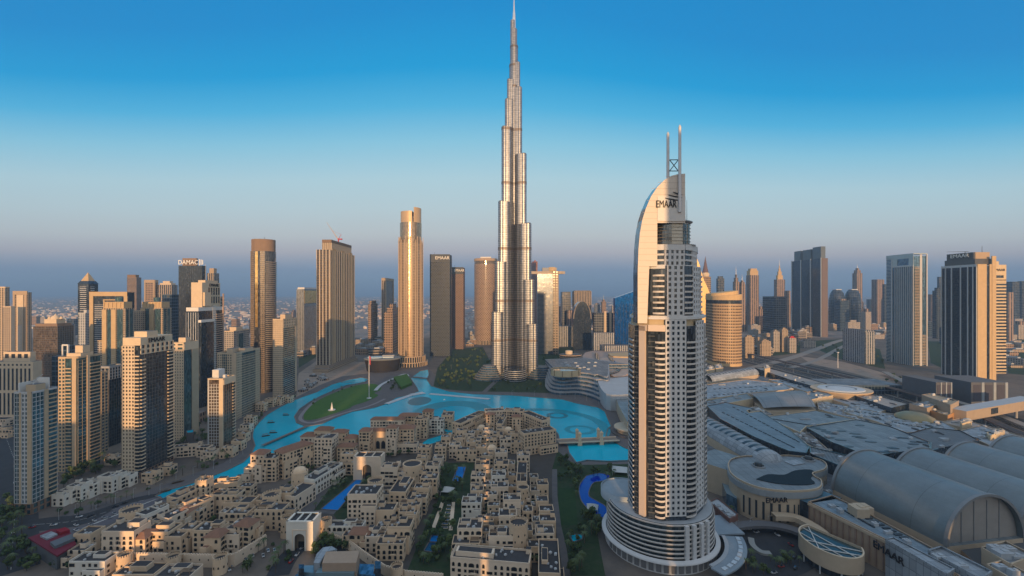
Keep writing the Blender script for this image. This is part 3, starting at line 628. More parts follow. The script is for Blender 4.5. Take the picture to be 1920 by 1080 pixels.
    for a in range(195, 330, 7):
        x, y = pc[0] + (pr + 1.3) * math.cos(R(a)), pc[1] + (pr + 1.3) * math.sin(R(a)); bs_.box((x, y, 3.7), (3.2, .5, 5.4), R(a + 90))
    lt = t.mb('podium_terrace', plain('lit_terrace', (.45, .36, .27))); lt.prism([(x * .98, y * .98) for x, y in P], 31, 36, 0, 0)
    ldk = t.mb('side_drum', plain('blue_roof', (.32, .38, .43))); ldk.lathe([(17, 28), (17, 34.5), (16.2, 34.5), (16.2, 33.8)], 40, 0, (-25, 15), True, 0)
    ec = t.mb('entrance_canopy', plain('canopy_blue', (.26, .31, .36), .5), palegrey)
    A = ngon(-2, 4, 58, 54, 20, R(-66), R(-8)); B = ngon(-2, 4, 46, 46, 20, R(-66), R(-8)); ec.prism(A + B[::-1], 6.2, 7.2, 0, 0, bottom=0)
    A2 = ngon(-2, 4, 46, 46, 20, R(-64), R(-8)); B2 = ngon(-2, 4, 43.5, 43.5, 20, R(-64), R(-8)); ec.prism(A2 + B2[::-1], 6.4, 7.5, 1, 1, bottom=1)
    ec.box((48, 14, 6), (22, 26, 1.2), R(5), 0); 
    for k in range(9):
        a = R(-60 + 6 * k); q = t.mb('canopy_skylight', alum); q.box((-2 + 54 * math.cos(a), 4 + 50 * math.sin(a), 7.5), (4, 2.6, .5), a + R(90))
    t.done()
    if t.rest.f: tag(t.rest.build('window', [MAT['hotel_window']], t.root), kind='stuff')
hotel()
# ================================================================ towers at the left, front to back
def box_body(t, mat, roof=None, z0=0, z1=None, part='glass_wall'):
    t.mb(part, mat, roof or gravel).prism([t.FL, t.FR, t.BR, t.BL], z0, t.h if z1 is None else z1, 0, 1)
def all4(t, z0, z1, kind, mat, edges=(0, 1, 2, 3), **k):
    for i in edges: fac(t, *t.edges[i], z0, z1, kind, mat, **k)
def parapet(t, mat, z, h=1.6, part='parapet', ed=None):
    for p, q in (ed or t.edges): t.mb(part, mat).eb(p, q, 0, math.hypot(q[0] - p[0], q[1] - p[1]), z, z + h, -.5, .5)
def roofbox(t, fx, fy, w, d, h, mat, z=None, part='roof_block'):
    z = t.h if z is None else z
    m = t.mb(part, mat, gravel); m.box((fx * t.w, fy * t.d, z + h / 2), (w, d, h), 0, 0, 1)
beige = plain('beige_wall', (.50, .385, .26)); shadeblue = plain('cool_white_wall', (.50, .51, .52)); cream2 = plain('light_cream', (.62, .50, .36))
# L1 nearest left tower
t = block('residential_tower', 'beige residential tower nearest the left edge with tilted crane on its flat roof', 'tower', site(27, 60, 107, 738, 965))
box_body(t, g_teal)
FW, SD = t.edges[0], t.edges[1]
fac(t, *FW, 9, t.h, 'mullion', shadeblue, bay=2.4, sh=.5, pw=.3, d=.3, a=.02, b=.30); fac(t, *FW, 9, t.h + 1, 'solid', beige, d=.6, a=.30, b=.42, part='wall_panel')
fac(t, *FW, 9, t.h, 'grid', beige, bay=3, pw=1.1, sh=1.3, a=.42, b=.78); fac(t, *FW, 9, t.h + 1.5, 'solid', beige, d=.8, a=.78, b=1.0, part='wall_panel')
fac(t, *SD, 9, t.h, 'mullion', shadeblue, bay=3.2, sh=.5, pw=.3, d=.3, a=.0, b=.46); fac(t, *SD, 9, t.h + 1.5, 'solid', beige, d=.7, a=.46, b=.62, part='wall_panel')
balconies(t, *SD, 9, t.h, beige, .62, .98, d=1.3); all4(t, 9, t.h, 'grid', beige, (2, 3)); all4(t, 0, 9, 'grid', plain('brown_base', (.24, .15, .10)), (0, 1), bay=5, pw=1.6, sh=1.2, part='base_frame', fh=4.5)
parapet(t, shadeblue, t.h, 1.4); m = t.mb('roof_screen', whitew); m.box((-t.w * .15, t.d * .38, t.h + 5), (t.w * .7, 1, 10)); m.box((-t.w * .48, 0, t.h + 4), (1, t.d * .7, 8))
roofbox(t, .12, -.1, t.w * .55, t.d * .4, 6.5, beige); root1 = t; t.done()
c = thing('roof_crane', 'small white maintenance crane tilted up on the nearest left tower roof', 'crane', (t.root.location.x + 2, t.root.location.y - 4, t.h + 6.5))
q = MB(); q.tube((0, 0, 0), (0, 0, 3), .5, .4, 8); q.build('mast', [alum], c); q = MB(); q.tube((0, 0, 2.6), (9, -1, 8.5), .35, .2, 6); q.build('jib', [alum], c); q = MB(); q.box((-.8, 0, 2.4), (2, 1.2, 1.2)); q.build('counterweight', [grey], c)
# L2
t = block('residential_tower', 'tall beige tower with glass bay and bright corner strip beside the wooded courtyard', 'tower', site(110, 146, 188, 672, 885))
box_body(t, g_teal); FW, SD = t.edges[:2]
fac(t, *FW, 0, t.h, 'grid', beige, bay=3, pw=1.3, sh=1.5, a=0, b=.36); balconies(t, *FW, 4, t.h - 4, beige, .36, .68, d=1.0); fac(t, *FW, 0, t.h + 2, 'solid', beige, d=.7, a=.72, b=.94, part='wall_panel')
fac(t, *SD, 0, t.h - 2, 'mullion', shadeblue, bay=3.6, sh=.5, pw=.35, d=.3, a=.0, b=.38); fac(t, *SD, 0, t.h + 2, 'solid', cream2, d=.8, a=.38, b=.50, part='corner_strip')
balconies(t, *SD, 4, t.h - 3, beige, .50, .98, d=1.4); all4(t, 0, t.h, 'grid', beige, (2, 3)); parapet(t, beige, t.h, 1.6)
roofbox(t, .0, 0, t.w * .75, t.d * .55, 4.5, cream2); roofbox(t, .08, .05, t.w * .4, t.d * .32, 12, cream2); t.done()
# L3 with rooftop lettering
t = block('residential_tower', 'big lit tower with rooftop lettering and tall dark glass side beside the canal', 'tower', site(228, 263, 325, 648, 897))
box_body(t, g_dark); FW, SD = t.edges[:2]
fac(t, *FW, 6, t.h, 'grid', cream2, bay=2.9, pw=1.5, sh=1.7, d=.6, a=.05, b=.72); balconies(t, *FW, 8, t.h - 4, cream2, .74, .98, d=1.3)
balconies(t, *SD, 8, t.h - 8, cream2, 0.0, .12, d=1.5); fac(t, *SD, 6, t.h - 9, 'mullion', plain('dark_mullion', (.16, .15, .14), .5, .3), bay=1.8, sh=.28, pw=.2, d=.2, a=.12, b=.80, part='mullion'); balconies(t, *SD, 8, t.h - 6, cream2, .80, 1.0, d=1.6)
fac(t, *SD, t.h - 9, t.h + 1, 'grid', cream2, bay=5.5, pw=2.4, sh=1.8, fh=5, d=.7, part='crown'); all4(t, 6, t.h, 'grid', cream2, (2, 3)); all4(t, 0, 6, 'grid', plain('brown_base', (.24, .15, .10)), (0, 1), bay=4, pw=1.4, sh=1, part='base_frame')
t.mb('crown', cream2, gravel).prism([(x * .96, y * .96) for x, y in (t.FL, t.FR, t.BR, t.BL)], t.h, t.h + 7.5, 0, 1)
roofbox(t, .05, -.1, t.w * .7, t.d * .32, 13, cream2)
sign('EMAAR', 6.4, (t.w * .48 + .4, -t.d * .02, t.h + 3.9), R(90), sign_black, t.root, .3); t.done()
# slim lit fin tower and dark glass block between L2 and L3
t = block('office_tower', 'dark blue glass tower half hidden between two beige towers, with pale frame top', 'tower', site(190, 205, 231, 690, 838)); box_body(t, g_dark); all4(t, 0, t.h - 14, 'mullion', darkm, (0, 1), bay=3, sh=.4, pw=.3, d=.25, part='mullion')
all4(t, t.h - 14, t.h, 'grid', grey, (0, 1), bay=4, pw=1, sh=.8, part='crown'); parapet(t, grey, t.h, 2); t.done()
t = block('residential_tower', 'thin orange lit slab edge showing right of the tower with the glass bay', 'tower', site(182, 190, 198, 700, 850)); box_body(t, g_grey, None); fac(t, *t.edges[0], 0, t.h, 'solid', gold_st, d=.5, part='wall_panel'); fac(t, *t.edges[1], 0, t.h, 'grid', beige); parapet(t, beige, t.h, 1.5); t.done()
# L5 behind L3
t = block('residential_tower', 'beige windowed tower directly behind the tower with the dark glass side', 'tower', site(318, 345, 372, 645, 825)); box_body(t, g_teal); fac(t, *t.edges[0], 0, t.h - 8, 'grid', cream2, bay=3.2, pw=1.7, sh=1.8); fac(t, *t.edges[1], 0, t.h - 8, 'solid', beige, d=.6, a=.52, b=1, part='wall_panel')
fac(t, *t.edges[0], t.h - 8, t.h + 2, 'grid', cream2, bay=8, pw=3, sh=2.4, fh=6, part='crown'); fac(t, *t.edges[1], t.h - 8, t.h + 2, 'solid', cream2, part='crown'); parapet(t, cream2, t.h, 2); roofbox(t, 0, 0, t.w * .5, t.d * .3, 7, cream2); t.done()
# L6 short one by the canal bend
t = block('residential_tower', 'short tower by the canal bend with bronze lit glass side and white stair core', 'tower', site(390, 419, 441, 712, 846)); box_body(t, g_bron); FW, SD = t.edges[:2]
fac(t, *FW, 6, t.h - 5, 'mullion', shadeblue, bay=3.2, sh=.6, pw=.5, d=.3, a=.06, b=.72); fac(t, *FW, 0, t.h, 'grid', beige, bay=3, pw=1.4, sh=1.6, a=0, b=.08); fac(t, *FW, 0, t.h + 1, 'solid', cream2, d=.7, a=.74, b=1, part='wall_panel')
fac(t, *SD, 0, t.h - 6, 'mullion', brown, bay=3, sh=.3, pw=.25, d=.2, a=.08, b=.72, part='mullion'); balconies(t, *SD, 4, t.h - 2, cream2, .74, 1, d=1.2); fac(t, *SD, t.h - 6, t.h + 1, 'solid', cream2, d=.7, part='crown'); all4(t, 0, t.h, 'grid', beige, (2, 3)); parapet(t, cream2, t.h, 1.5)
m = t.mb('stair_core', whitew); m.box((-t.w * .3, t.d * .1, t.h + 5), (t.w * .42, t.d * .5, 10)); m.box((t.w * .2, 0, t.h + 2), (3, 3, 4)); t.done()
# L7 twin topped
t = block('residential_tower', 'pale twin bay tower with glass strips standing before the round fronted tower', 'tower', site(408, 443, 487, 664, 787)); box_body(t, g_teal); FW, SD = t.edges[:2]
for a, b_ in ((0, .24), (.52, .78)): fac(t, *FW, 0, t.h, 'grid', cream, bay=3.2, pw=1.6, sh=1.6, a=a, b=b_)
fac(t, *FW, 0, t.h, 'mullion', shadeblue, bay=3, sh=.5, pw=.4, d=.3, a=.24, b=.52); fac(t, *FW, 0, t.h + 2, 'solid', cream, a=.78, b=1, d=.6, part='wall_panel')
for a, b_ in ((0, .22), (.8, 1)): fac(t, *SD, 0, t.h, 'grid', cream, bay=3.2, pw=1.5, sh=1.7, a=a, b=b_)
fac(t, *SD, 0, t.h - 4, 'mullion', grey, bay=3, sh=.7, pw=.3, d=.3, a=.22, b=.8); all4(t, 0, t.h, 'grid', cream, (2, 3)); parapet(t, cream, t.h, 2); roofbox(t, -.2, -.1, t.w * .35, t.d * .3, 6, cream); roofbox(t, .22, .1, t.w * .35, t.d * .35, 5, whitew); t.done()
# L8
t = block('residential_tower', 'slender tower with window grid front and dark glass side by the canal', 'tower', site(512, 531, 556, 600, 744)); box_body(t, g_teal); fac(t, *t.edges[0], 0, t.h, 'grid', cream, bay=3.6, pw=1.9, sh=1.9); fac(t, *t.edges[1], 0, t.h - 14, 'band', grey, fh=3.6, sh=.6, d=.35, a=0, b=.86); fac(t, *t.edges[1], 0, t.h, 'solid', cream, a=.88, b=1, part='wall_panel')
fac(t, *t.edges[1], t.h - 14, t.h + 2, 'grid', cream, bay=6, pw=2.6, sh=2, fh=5, part='crown'); all4(t, 0, t.h, 'grid', cream, (2, 3)); parapet(t, cream, t.h, 2); roofbox(t, .1, 0, t.w * .5, t.d * .5, 9, cream); t.done()
# L9 round fronted tall tower
def L9():
    x, Y, w, d, h = site(473, 486, 518, 462, 737); t = T('residential_tower', 'tall round fronted tower banded with balconies and plain brown stone crown', 'tower', (496 - 960) / F * (Y + 18), Y + 18)
    P = ngon(0, 0, 19.5, 17, 22, R(-62), R(80)) + [(-6, 19), (-17.5, 15), (-18.5, -12), (-9, -17.5), (2, -17.5)]
    t.mb('glass_wall', glass('smoke_glass', (.085, .09, .10), .5, .12), gravel).prism(P, 0, h - 8, 0, 1)
    m = MB(); nfl = int((h - 30) / 3.7); A = ngon(0, 0, 20.9, 18.4, 20, R(-58), R(78)); B = ngon(0, 0, 19.0, 16.5, 20, R(-58), R(78)); m.prism(A + B[::-1], 0, 1.2, 0, 0, bottom=0); me = m.mesh('balcony', [plain('balcony_tan', (.30, .26, .22))])
    for k in range(min(nfl, 78)): inst('balcony', me, t.root, (0, 0, 6 + k * 3.7))
    cr = t.mb('crown', plain('brown_crown', (.25, .175, .125)), gravel); cr.prism([(a * .96, b * .96) for a, b in P], h - 8, h + 14, 0, 1); t.mb('antenna', darkm).tube((0, 0, h + 14), (0, 0, h + 20), .4, .2, 5)
    for p, q in ((P[-3], P[-2]), (P[-4], P[-3]), (P[-1], P[0])): fac(t, p, q, 0, h - 8, 'mullion', tan, bay=3, sh=.5, pw=.4, d=.35)
    t.mb('glint_strip', glass('painted_gold_glint', (.95, .62, .24), .85, .22, 3, 4, .15)).eb(P[-2], P[-1], 2, 7, h * .45, h - 9, -.1, .4)  # golden sky reflection painted on as a strip of coloured glass
    t.done()
L9()
# L10 with crane, slab ribs and podium
t = block('residential_tower', 'wide ribbed tower topped by a crane, standing behind the lake park', 'tower', site(594, 618, 664, 468, 697)); t.h = DY(697); t.h = H + (550 - 468) * DY(697) / F
box_body(t, glass('olive_glass', (.065, .07, .075), .5, .12)); rib = plain('pale_rib', (.62, .53, .42)); FW, SD = t.edges[:2]
fac(t, *FW, 16, t.h, 'fin', rib, bay=8, pw=1.7, d=1.8, part='rib'); fac(t, *FW, 16, t.h, 'band', brown, fh=3.9, sh=1.2, d=.4, part='floor_band'); fac(t, *SD, 16, t.h, 'fin', rib, bay=11, pw=2.0, d=1.6, part='rib'); fac(t, *SD, 16, t.h, 'band', brown, fh=3.9, sh=1.3, d=.4, part='floor_band')
for a in (.16, .5, .84): fac(t, *SD, 16, t.h + 4, 'grid', gold_st, a=a - .06, b=a + .06, bay=4, pw=1, sh=1.6, fh=3.9, d=1.2, part='bay')
all4(t, 16, t.h, 'fin', rib, (2, 3), bay=7, pw=1, d=1.2, part='rib')
cr = t.mb('crown', plain('crown_tan', (.34, .28, .21)), gravel); cr.prism([(x * .7 + t.w * .06, y * .8) for x, y in (t.FL, t.FR, t.BR, t.BL)], t.h, t.h + 18, 0, 1)
q = [(x * .71 + t.w * .06, y * .81) for x, y in (t.FL, t.FR, t.BR, t.BL)]
for i in range(2): fac(t, q[i], q[(i + 1) % 4], t.h, t.h + 19, 'fin', rib, bay=4, pw=1, d=1, part='crown_rib'); t.mb('crown_rim', brown).eb(q[i], q[i + 1], 0, math.hypot(q[i + 1][0] - q[i][0], q[i + 1][1] - q[i][1]), t.h + 18, t.h + 25, -1, 1)
t.mb('crown', cream).prism([(x * .74, y * .74) for x, y in (t.FL, t.FR, t.BR, t.BL)], t.h + 18, t.h + 24, 0, 1)
pd = t.mb('podium', plain('podium_stone', (.33, .26, .20)), gravel); pd.prism([(x * 1.18, y * 1.18) for x, y in (t.FL, t.FR, t.BR, t.BL)], 0, 9, 0, 1); pd.prism([(x * 1.08, y * 1.08) for x, y in (t.FL, t.FR, t.BR, t.BL)], 9, 16, 0, 1)
pb = [(x * 1.18, y * 1.18) for x, y in (t.FL, t.FR, t.BR, t.BL)]
for i in range(2): fac(t, pb[i], pb[i + 1], 0, 9, 'band', cream, fh=4.5, sh=1, d=1, part='podium_band')
t.done(); T10 = t
c = thing('tower_crane', 'red and white luffing crane on the roof of the ribbed tower', 'crane', (t.root.location.x + 4, t.root.location.y, t.h + 24))
q = MB(); q.tube((0, 0, 0), (0, 0, 12), 1.6, 1.4, 6); q.build('mast', [redm], c); q = MB(); q.tube((-1, 0, 11), (-28, -4, 52), .8, .4, 6); q.tube((-1, 0, 9), (-28, -4, 52), .5, .3, 6)
for k in range(1, 9): q.tube((-1 - 3 * k, -.4 * k, 11 + 4.55 * k), (-1 - 3 * k - 1.2, -.4 * k, 9 + 4.78 * k), .3, .3, 4)
q.build('jib', [plain('crane_pale', (.5, .42, .38))], c); q = MB(); q.box((5, 0, 10), (9, 3, 3)); q.build('counterweight', [redm], c); q = MB(); q.tube((1, 0, 12), (7, 0, 22), .5, .4, 6); q.tube((7, 0, 22), (-14, -2, 31), .2, .2, 4); q.build('stay', [redm], c)
# L11
t = block('office_tower', 'glass tower with gold reflection painted at its top, left of the ribbed tower', 'tower', site(556, 570, 597, 542, 668)); box_body(t, g_grey); fac(t, *t.edges[0], 0, t.h, 'mullion', grey, bay=8, pw=1.2, sh=.8, d=.6); fac(t, *t.edges[1], 0, t.h - 50, 'mullion', grey, bay=6, pw=.7, sh=.7, d=.5)
t.mb('glint_panel', glass('painted_gold_glint', (.95, .62, .24), .85, .22, 3, 4, .15)).eb(*t.edges[1], 2, t.d - 2, t.h - 42, t.h - 4, 0, .8); t.mb('crown', whitew).prism([(x * .9, y * .9) for x, y in (t.FL, t.FR, t.BR, t.BL)], t.h, t.h + 5, 0, 0); fac(t, *t.edges[1], t.h - 50, t.h - 44, 'solid', grey, part='wall_panel'); t.done()  # sun glint on the glass put into the panel's gold colour
# L12 golden slender tower with round podium
def L12():
    x, Y, w, d, h = site(757, 772, 806, 412, 688); t = T('residential_tower', 'slender shining gold tower with stepped top and round podium near the opera', 'tower', x, Y + 32)
    rr = 30; P = ngon(0, 0, rr, rr * .95, 40)
    t.mb('glass_wall', glass('gold_bronze_glass', (.40, .285, .185), .7, .2, 1.6, 3.9, .3), gravel).prism(P, 0, h - 55, 0, 1, True)
    t.mb('glass_wall', MAT['gold_bronze_glass']).prism([(a * .9, b * .9) for a, b in P], h - 55, h - 4, 0, 1, True)
    rib = plain('gold_rib', (.50, .385, .27), .5)
    for k in range(40):
        a, b = P[k]; m = t.mb('rib', rib); c_, s_ = math.cos(2 * math.pi * k / 40), math.sin(2 * math.pi * k / 40)
        if k % 3 != 0: m.box((a * 1.015, b * 1.015, (h - 40) / 2), (1.3, 2.0, h - 40 if k % 2 else h - 56), math.atan2(b, a))
    ba = t.mb('floor_band', plain('gold_band', (.33, .245, .165), .5))
    for k in range(int((h - 60) / 3.9)):
        z = 8 + 3.9 * k; ba.lathe([(rr + .25, z), (rr + .25, z + 1.3)], 40, 0, (0, 0), True, None, 1, .95)
    cr = t.mb('crown', plain('gold_crown', (.55, .40, .25), .45, .2), gravel); A = [(a * .84, b * .84) for a, b in P]
    cr.prism([q for q in A if q[0] < 8], h - 4, h + 24, 0, 1); cr.prism([(q[0] + 1, q[1]) for q in A if q[0] > 9], h - 4, h + 34, 0, 1)
    t.mb('crown_glass', g_bron).prism([(a * .8, b * .8) for a, b in P], h - 4, h + 12, 0, 0, True)
    for k, (r0, z0, z1) in enumerate(((42, 0, 10), (37, 10, 24))):
        t.mb('podium', g_dark, gravel).lathe([(r0 - .8, z0), (r0 - .8, z1)], 40, 0, (0, 0), True, 1)
        for i in range(40): t.mb('podium_rib', rib).box((r0 * math.cos(2 * math.pi * i / 40), r0 * math.sin(2 * math.pi * i / 40), (z0 + z1) / 2), (1.2, 1.6, z1 - z0), 2 * math.pi * i / 40)
        t.mb('podium_rim', tan).lathe([(r0 + 1, z1 - .5), (r0 + 1, z1 + 1), (r0 - 2, z1 + 1)], 40, 0, (0, 0), True)
    t.done()
L12()
# L13 L14 woven dark pair with lettering
for px0, sp, px1, yt, yb, lab, mt, ccx in ((806, 845, 847.5, 478, 668, 'dark woven pattern glass tower with white rooftop lettering, larger of the pair', facade('woven_blue', (.028, .05, .078), (.012, .02, .03), 5, 3.8, .62, .6, .15, .15, .5, .0, .4, .5, .1, 0), .48),
                                          (847.5, 870, 872, 502, 655, 'reddish woven pattern tower with rooftop lettering, smaller of the pair', facade('woven_red', (.17, .10, .08), (.03, .035, .045), 5, 3.8, .6, .58, .15, .15, .5, .0, .4, .5, .1, 0), .5)):
    t = block('office_tower', lab, 'tower', site(px0, sp, px1 , yt, yb)); t.FR = (t.FR[0], t.FR[1]); t.mb('wall', mt, gravel).prism([(-t.w / 2, -t.d / 2), (t.w / 2 - 2, -t.d / 2), (t.w / 2, -t.d / 2 + 6), (t.w / 2, t.d / 2), (-t.w / 2, t.d / 2)], 0, t.h, 0, 1)
    t.mb('crown', dgrey).eb(t.FL, t.FR, 0, t.w - 2, t.h - 20, t.h + 2, 0, .5); sign('EMAAR', 13 if px0 < 830 else 11.5, (t.w * .10, -t.d / 2 - 1.0, t.h - 9), 0, sign_white, t.root, .4, 1.0 if px0 < 830 else .9)
    t.mb('antenna', darkm).tube((-t.w * .3, -t.d / 2 + 10, t.h), (-t.w * .3, -t.d / 2 + 10, t.h + 10), .4, .2, 5); t.done()
# L15 round lattice tower
def L15():
    Y = DY(647); x = (911 - 960) / F * (Y + 45); r = 42; h = H + (550 - 490) * Y / F; t = T('residential_tower', 'round lattice fronted tower directly left of the tallest tower', 'tower', x, Y + 45)
    t.mb('wall', facade('lattice', (.36, .26, .19), (.03, .04, .05), 6.5, 4.4, .55, .55, .5, .12, .6, 0, .4, .5), gravel).prism(ngon(0, 0, r, r, 48), 14, h - 8, 0, 1, True)
    t.mb('base_glass', g_dark).prism(ngon(0, 0, r - 1.5, r - 1.5, 48), 0, 14, 0, 1, True); t.mb('crown_glass', g_bron).prism(ngon(0, 0, r - .6, r - .6, 48), h - 8, h + 3, 0, 0, True)
    t.mb('crown_rim', plain('rim_tan', (.42, .30, .20))).lathe([(r + .6, h + 3), (r + .6, h + 12), (r - 2, h + 12)], 48, 0, (0, 0), True); t.mb('crown_rim', tan).lathe([(r - 2, h + 11.5), (0.1, h + 11.6)], 48)
    for i in range(48): t.mb('base_column', cream).box((r * math.cos(2 * math.pi * i / 48), r * math.sin(2 * math.pi * i / 48), 7), (1.2, 1.6, 14), 2 * math.pi * i / 48)
    t.mb('roof_block', whitew).box((0, 0, h + 15), (38, 20, 8)); t.done()
L15()
# far thin towers between
def simple(lab, s, mat, crown=None, cm=None, steps=(), name='tower_block', cat='tower', mats=None, spire=0, roof=None, group=None):
    t = block(name, lab, cat, s, group); t.mb('wall', mat, roof or gravel).prism([t.FL, t.FR, t.BR, t.BL], 0, t.h, 0, 1)
    z = t.h
    for k, (f, hh) in enumerate(steps):
        t.mb('crown', cm or mat, gravel).prism([(x * f, y * f) for x, y in (t.FL, t.FR, t.BR, t.BL)], z, z + hh, 0, 1); z += hh
    if spire: t.mb('spire', alum).tube((0, 0, z), (0, 0, z + spire), 1.6, .3, 6)
    if crown == 'frame':
        for i in range(4): fac(t, *t.edges[i], 0, t.h + 6, 'solid', cm, a=0, b=.12, d=1.5, part='frame'); fac(t, *t.edges[i], 0, t.h + 6, 'solid', cm, a=.88, b=1, d=1.5, part='frame'); fac(t, *t.edges[i], t.h - 4, t.h + 6, 'solid', cm, a=.12, b=.88, d=1.4, part='frame')
    return t
f_strip = facade('strip_windows', (.34, .275, .215), (.03, .04, .055), 7, 3.6, .5, 1.0); f_grid = facade('grid_windows', (.42, .335, .25), (.03, .04, .05), 4.4, 3.9, .52, .58); f_band = facade('band_windows', (.32, .28, .245), (.04, .05, .065), 3, 7.4, 1.0, .58)
f_blue = facade('blue_bands', (.07, .11, .16), (.03, .06, .10), 6, 7.8, .85, .75, .5, .1, .4); f_pale = facade('pale_grid', (.40, .365, .33), (.04, .05, .065), 5.2, 4.4, .55, .55); f_tan = facade('tan_grid', (.32, .225, .16), (.04, .04, .045), 5.4, 7.6, .55, .6)
f_wfin = facade('white_fins', (.40, .42, .45), (.04, .06, .085), 6, 3.8, .6, .9); f_gbal = facade('gold_balcony', (.50, .36, .22), (.05, .045, .04), 30, 3.6, 1.0, .5)
for lab, s, mat, kw in (
    ('slim far tower with two pale shoulders and open top left of the gold tower', site(716, 722, 738, 524, 640), f_strip, dict(crown='frame', cm=tan)),
    ('short brown far tower standing left of the slim open topped tower', site(690, 696, 708, 570, 642), f_tan, dict(steps=((.7, 12),))),
    ('dim brown tower behind the opera house with stepped shoulders', site(720, 736, 752, 585, 662), f_tan, dict(steps=((.7, 12), (.4, 12)))),
): simple(lab, s, mat, **kw).done()
# ---------------------------------------------------------------- upper left cluster
t = block('residential_tower', 'cream tower cut by the left edge of the view with banded front', 'tower', site(-14, 10, 18, 540, 700)); t.mb('wall', f_grid, gravel).prism([t.FL, t.FR, t.BR, t.BL], 0, t.h, 0, 1); fac(t, *t.edges[0], 0, t.h, 'fin', cream2, bay=7, pw=1.6, d=1.2, part='rib'); parapet(t, cream2, t.h, 3); t.done()
t = block('residential_tower', 'lower lit cream wing beside the leftmost banded tower', 'tower', site(5, 20, 27, 576, 705)); t.mb('wall', f_grid, gravel).prism([t.FL, t.FR, t.BR, t.BL], 0, t.h, 0, 1); fac(t, *t.edges[1], 0, t.h, 'solid', cream2, d=.6, part='wall_panel'); parapet(t, cream2, t.h, 2); t.done()
t = block('residential_tower', 'white and cream tower framed by brown side strips near the left edge', 'tower', site(25, 52, 58, 548, 700)); t.mb('wall', f_grid, gravel).prism([t.FL, t.FR, t.BR, t.BL], 0, t.h, 0, 1); fac(t, *t.edges[0], 0, t.h - 6, 'solid', cream2, a=.28, b=.72, d=1.2, part='wall_panel'); fac(t, *t.edges[0], t.h - 5, t.h + 3, 'solid', tan, d=1.5, part='crown')
for a in (0, .82): fac(t, *t.edges[0], 0, t.h, 'solid', tan, a=a, b=a + .14, d=1.3, part='frame')
fac(t, *t.edges[0], 0, t.h * .6, 'grid', whitew, a=.36, b=.64, bay=4, pw=1, sh=1.6, d=1.7); t.done()
t = block('office_tower', 'broad brown and teal glass block with small lit palace roof on top', 'tower', site(62, 108, 138, 612, 735)); t.mb('glass_wall', g_bron, gravel).prism([t.FL, t.FR, t.BR, t.BL], 0, t.h, 0, 1); fac(t, *t.edges[0], 0, t.h, 'band', dgrey, fh=4, sh=.7, d=.4, part='floor_band'); fac(t, *t.edges[1], 0, t.h, 'mullion', brown, bay=4, sh=1.3, pw=.8, fh=4, part='floor_band')
t.mb('crown', plain('brown_crown', (.25, .175, .125)), gravel).prism([(x * .9, y * .9) for x, y in (t.FL, t.FR, t.BR, t.BL)], t.h, t.h + 5, 0, 1); t.mb('roof_palace', cream2).box((t.w * .05, 0, t.h + 9), (t.w * .5, 16, 8)); t.mb('roof_palace', cream2).lathe([(7, t.h + 13), (6, t.h + 17), (2, t.h + 20), (.3, t.h + 23)], 12, 0, (t.w * .08, 0))
for k in (-1, 1): t.mb('roof_palace', cream2).lathe([(3, t.h + 13), (2.5, t.h + 16), (.3, t.h + 18)], 8, 0, (t.w * .08 + k * 11, 0))
t.done()
t = block('office_tower', 'blue tower capped by a gold pyramid above the frame shaped tower', 'tower', site(146, 166, 184, 532, 690)); t.mb('glass_wall', g_dark, gravel).prism([t.FL, t.FR, t.BR, t.BL], 0, t.h, 0, 1); fac(t, *t.edges[0], 0, t.h - 6, 'band', alum, a=.2, b=.8, fh=5, sh=1.6, d=.5, part='floor_band'); fac(t, *t.edges[1], 0, t.h - 6, 'band', alum, a=.2, b=.6, fh=5, sh=1.6, d=.5, part='floor_band')
z = t.h; q = [(x * 1.06, y * 1.06) for x, y in (t.FL, t.FR, t.BR, t.BL)]; t.mb('crown', g_dark).loft([[(x, y, z) for x, y in q], [(x * .72, y * .72, z + 7) for x, y in q]], 0, False, True, 0, 0); py = t.mb('pyramid', gold_st)
py.loft([[(x * .68, y * .68, z + 7) for x, y in q], [(x * .02, y * .02, z + 28) for x, y in q]], 0, False, True, 0); t.done()
t = block('residential_tower', 'pale slim balcony tower in shade below the pyramid topped tower', 'tower', site(147, 160, 172, 588, 705)); t.mb('wall', facade('cool_balcony', (.46, .49, .52), (.05, .07, .1), 5, 3.6, .6, .55), gravel).prism([t.FL, t.FR, t.BR, t.BL], 0, t.h, 0, 1); parapet(t, shadeblue, t.h, 2); roofbox(t, .2, 0, t.w * .4, t.d * .4, 8, shadeblue); t.done()
t = block('office_tower', 'tower with huge square gold frame like a portal round dark glass', 'tower', site(169, 240, 252, 548, 712)); t.mb('glass_wall', g_dark, gravel).prism([t.FL, t.FR, t.BR, t.BL], 0, t.h, 0, 1)
fac(t, *t.edges[0], 0, t.h, 'solid', gold_st, a=0, b=.1, d=2, part='frame'); fac(t, *t.edges[0], 0, t.h, 'solid', gold_st, a=.9, b=1, d=2, part='frame'); fac(t, *t.edges[0], t.h - 8, t.h + 1, 'solid', gold_st, d=2.2, part='frame'); fac(t, *t.edges[0], 0, t.h - 26, 'band', shadeblue, a=.12, b=.38, fh=4, sh=1.2, d=.5, part='floor_band'); fac(t, *t.edges[0], 0, t.h - 16, 'solid', gold_st, a=.36, b=.39, d=1.2, part='frame'); fac(t, *t.edges[0], t.h - 17, t.h - 15, 'solid', gold_st, a=.36, b=.7, d=1.4, part='frame'); t.done()
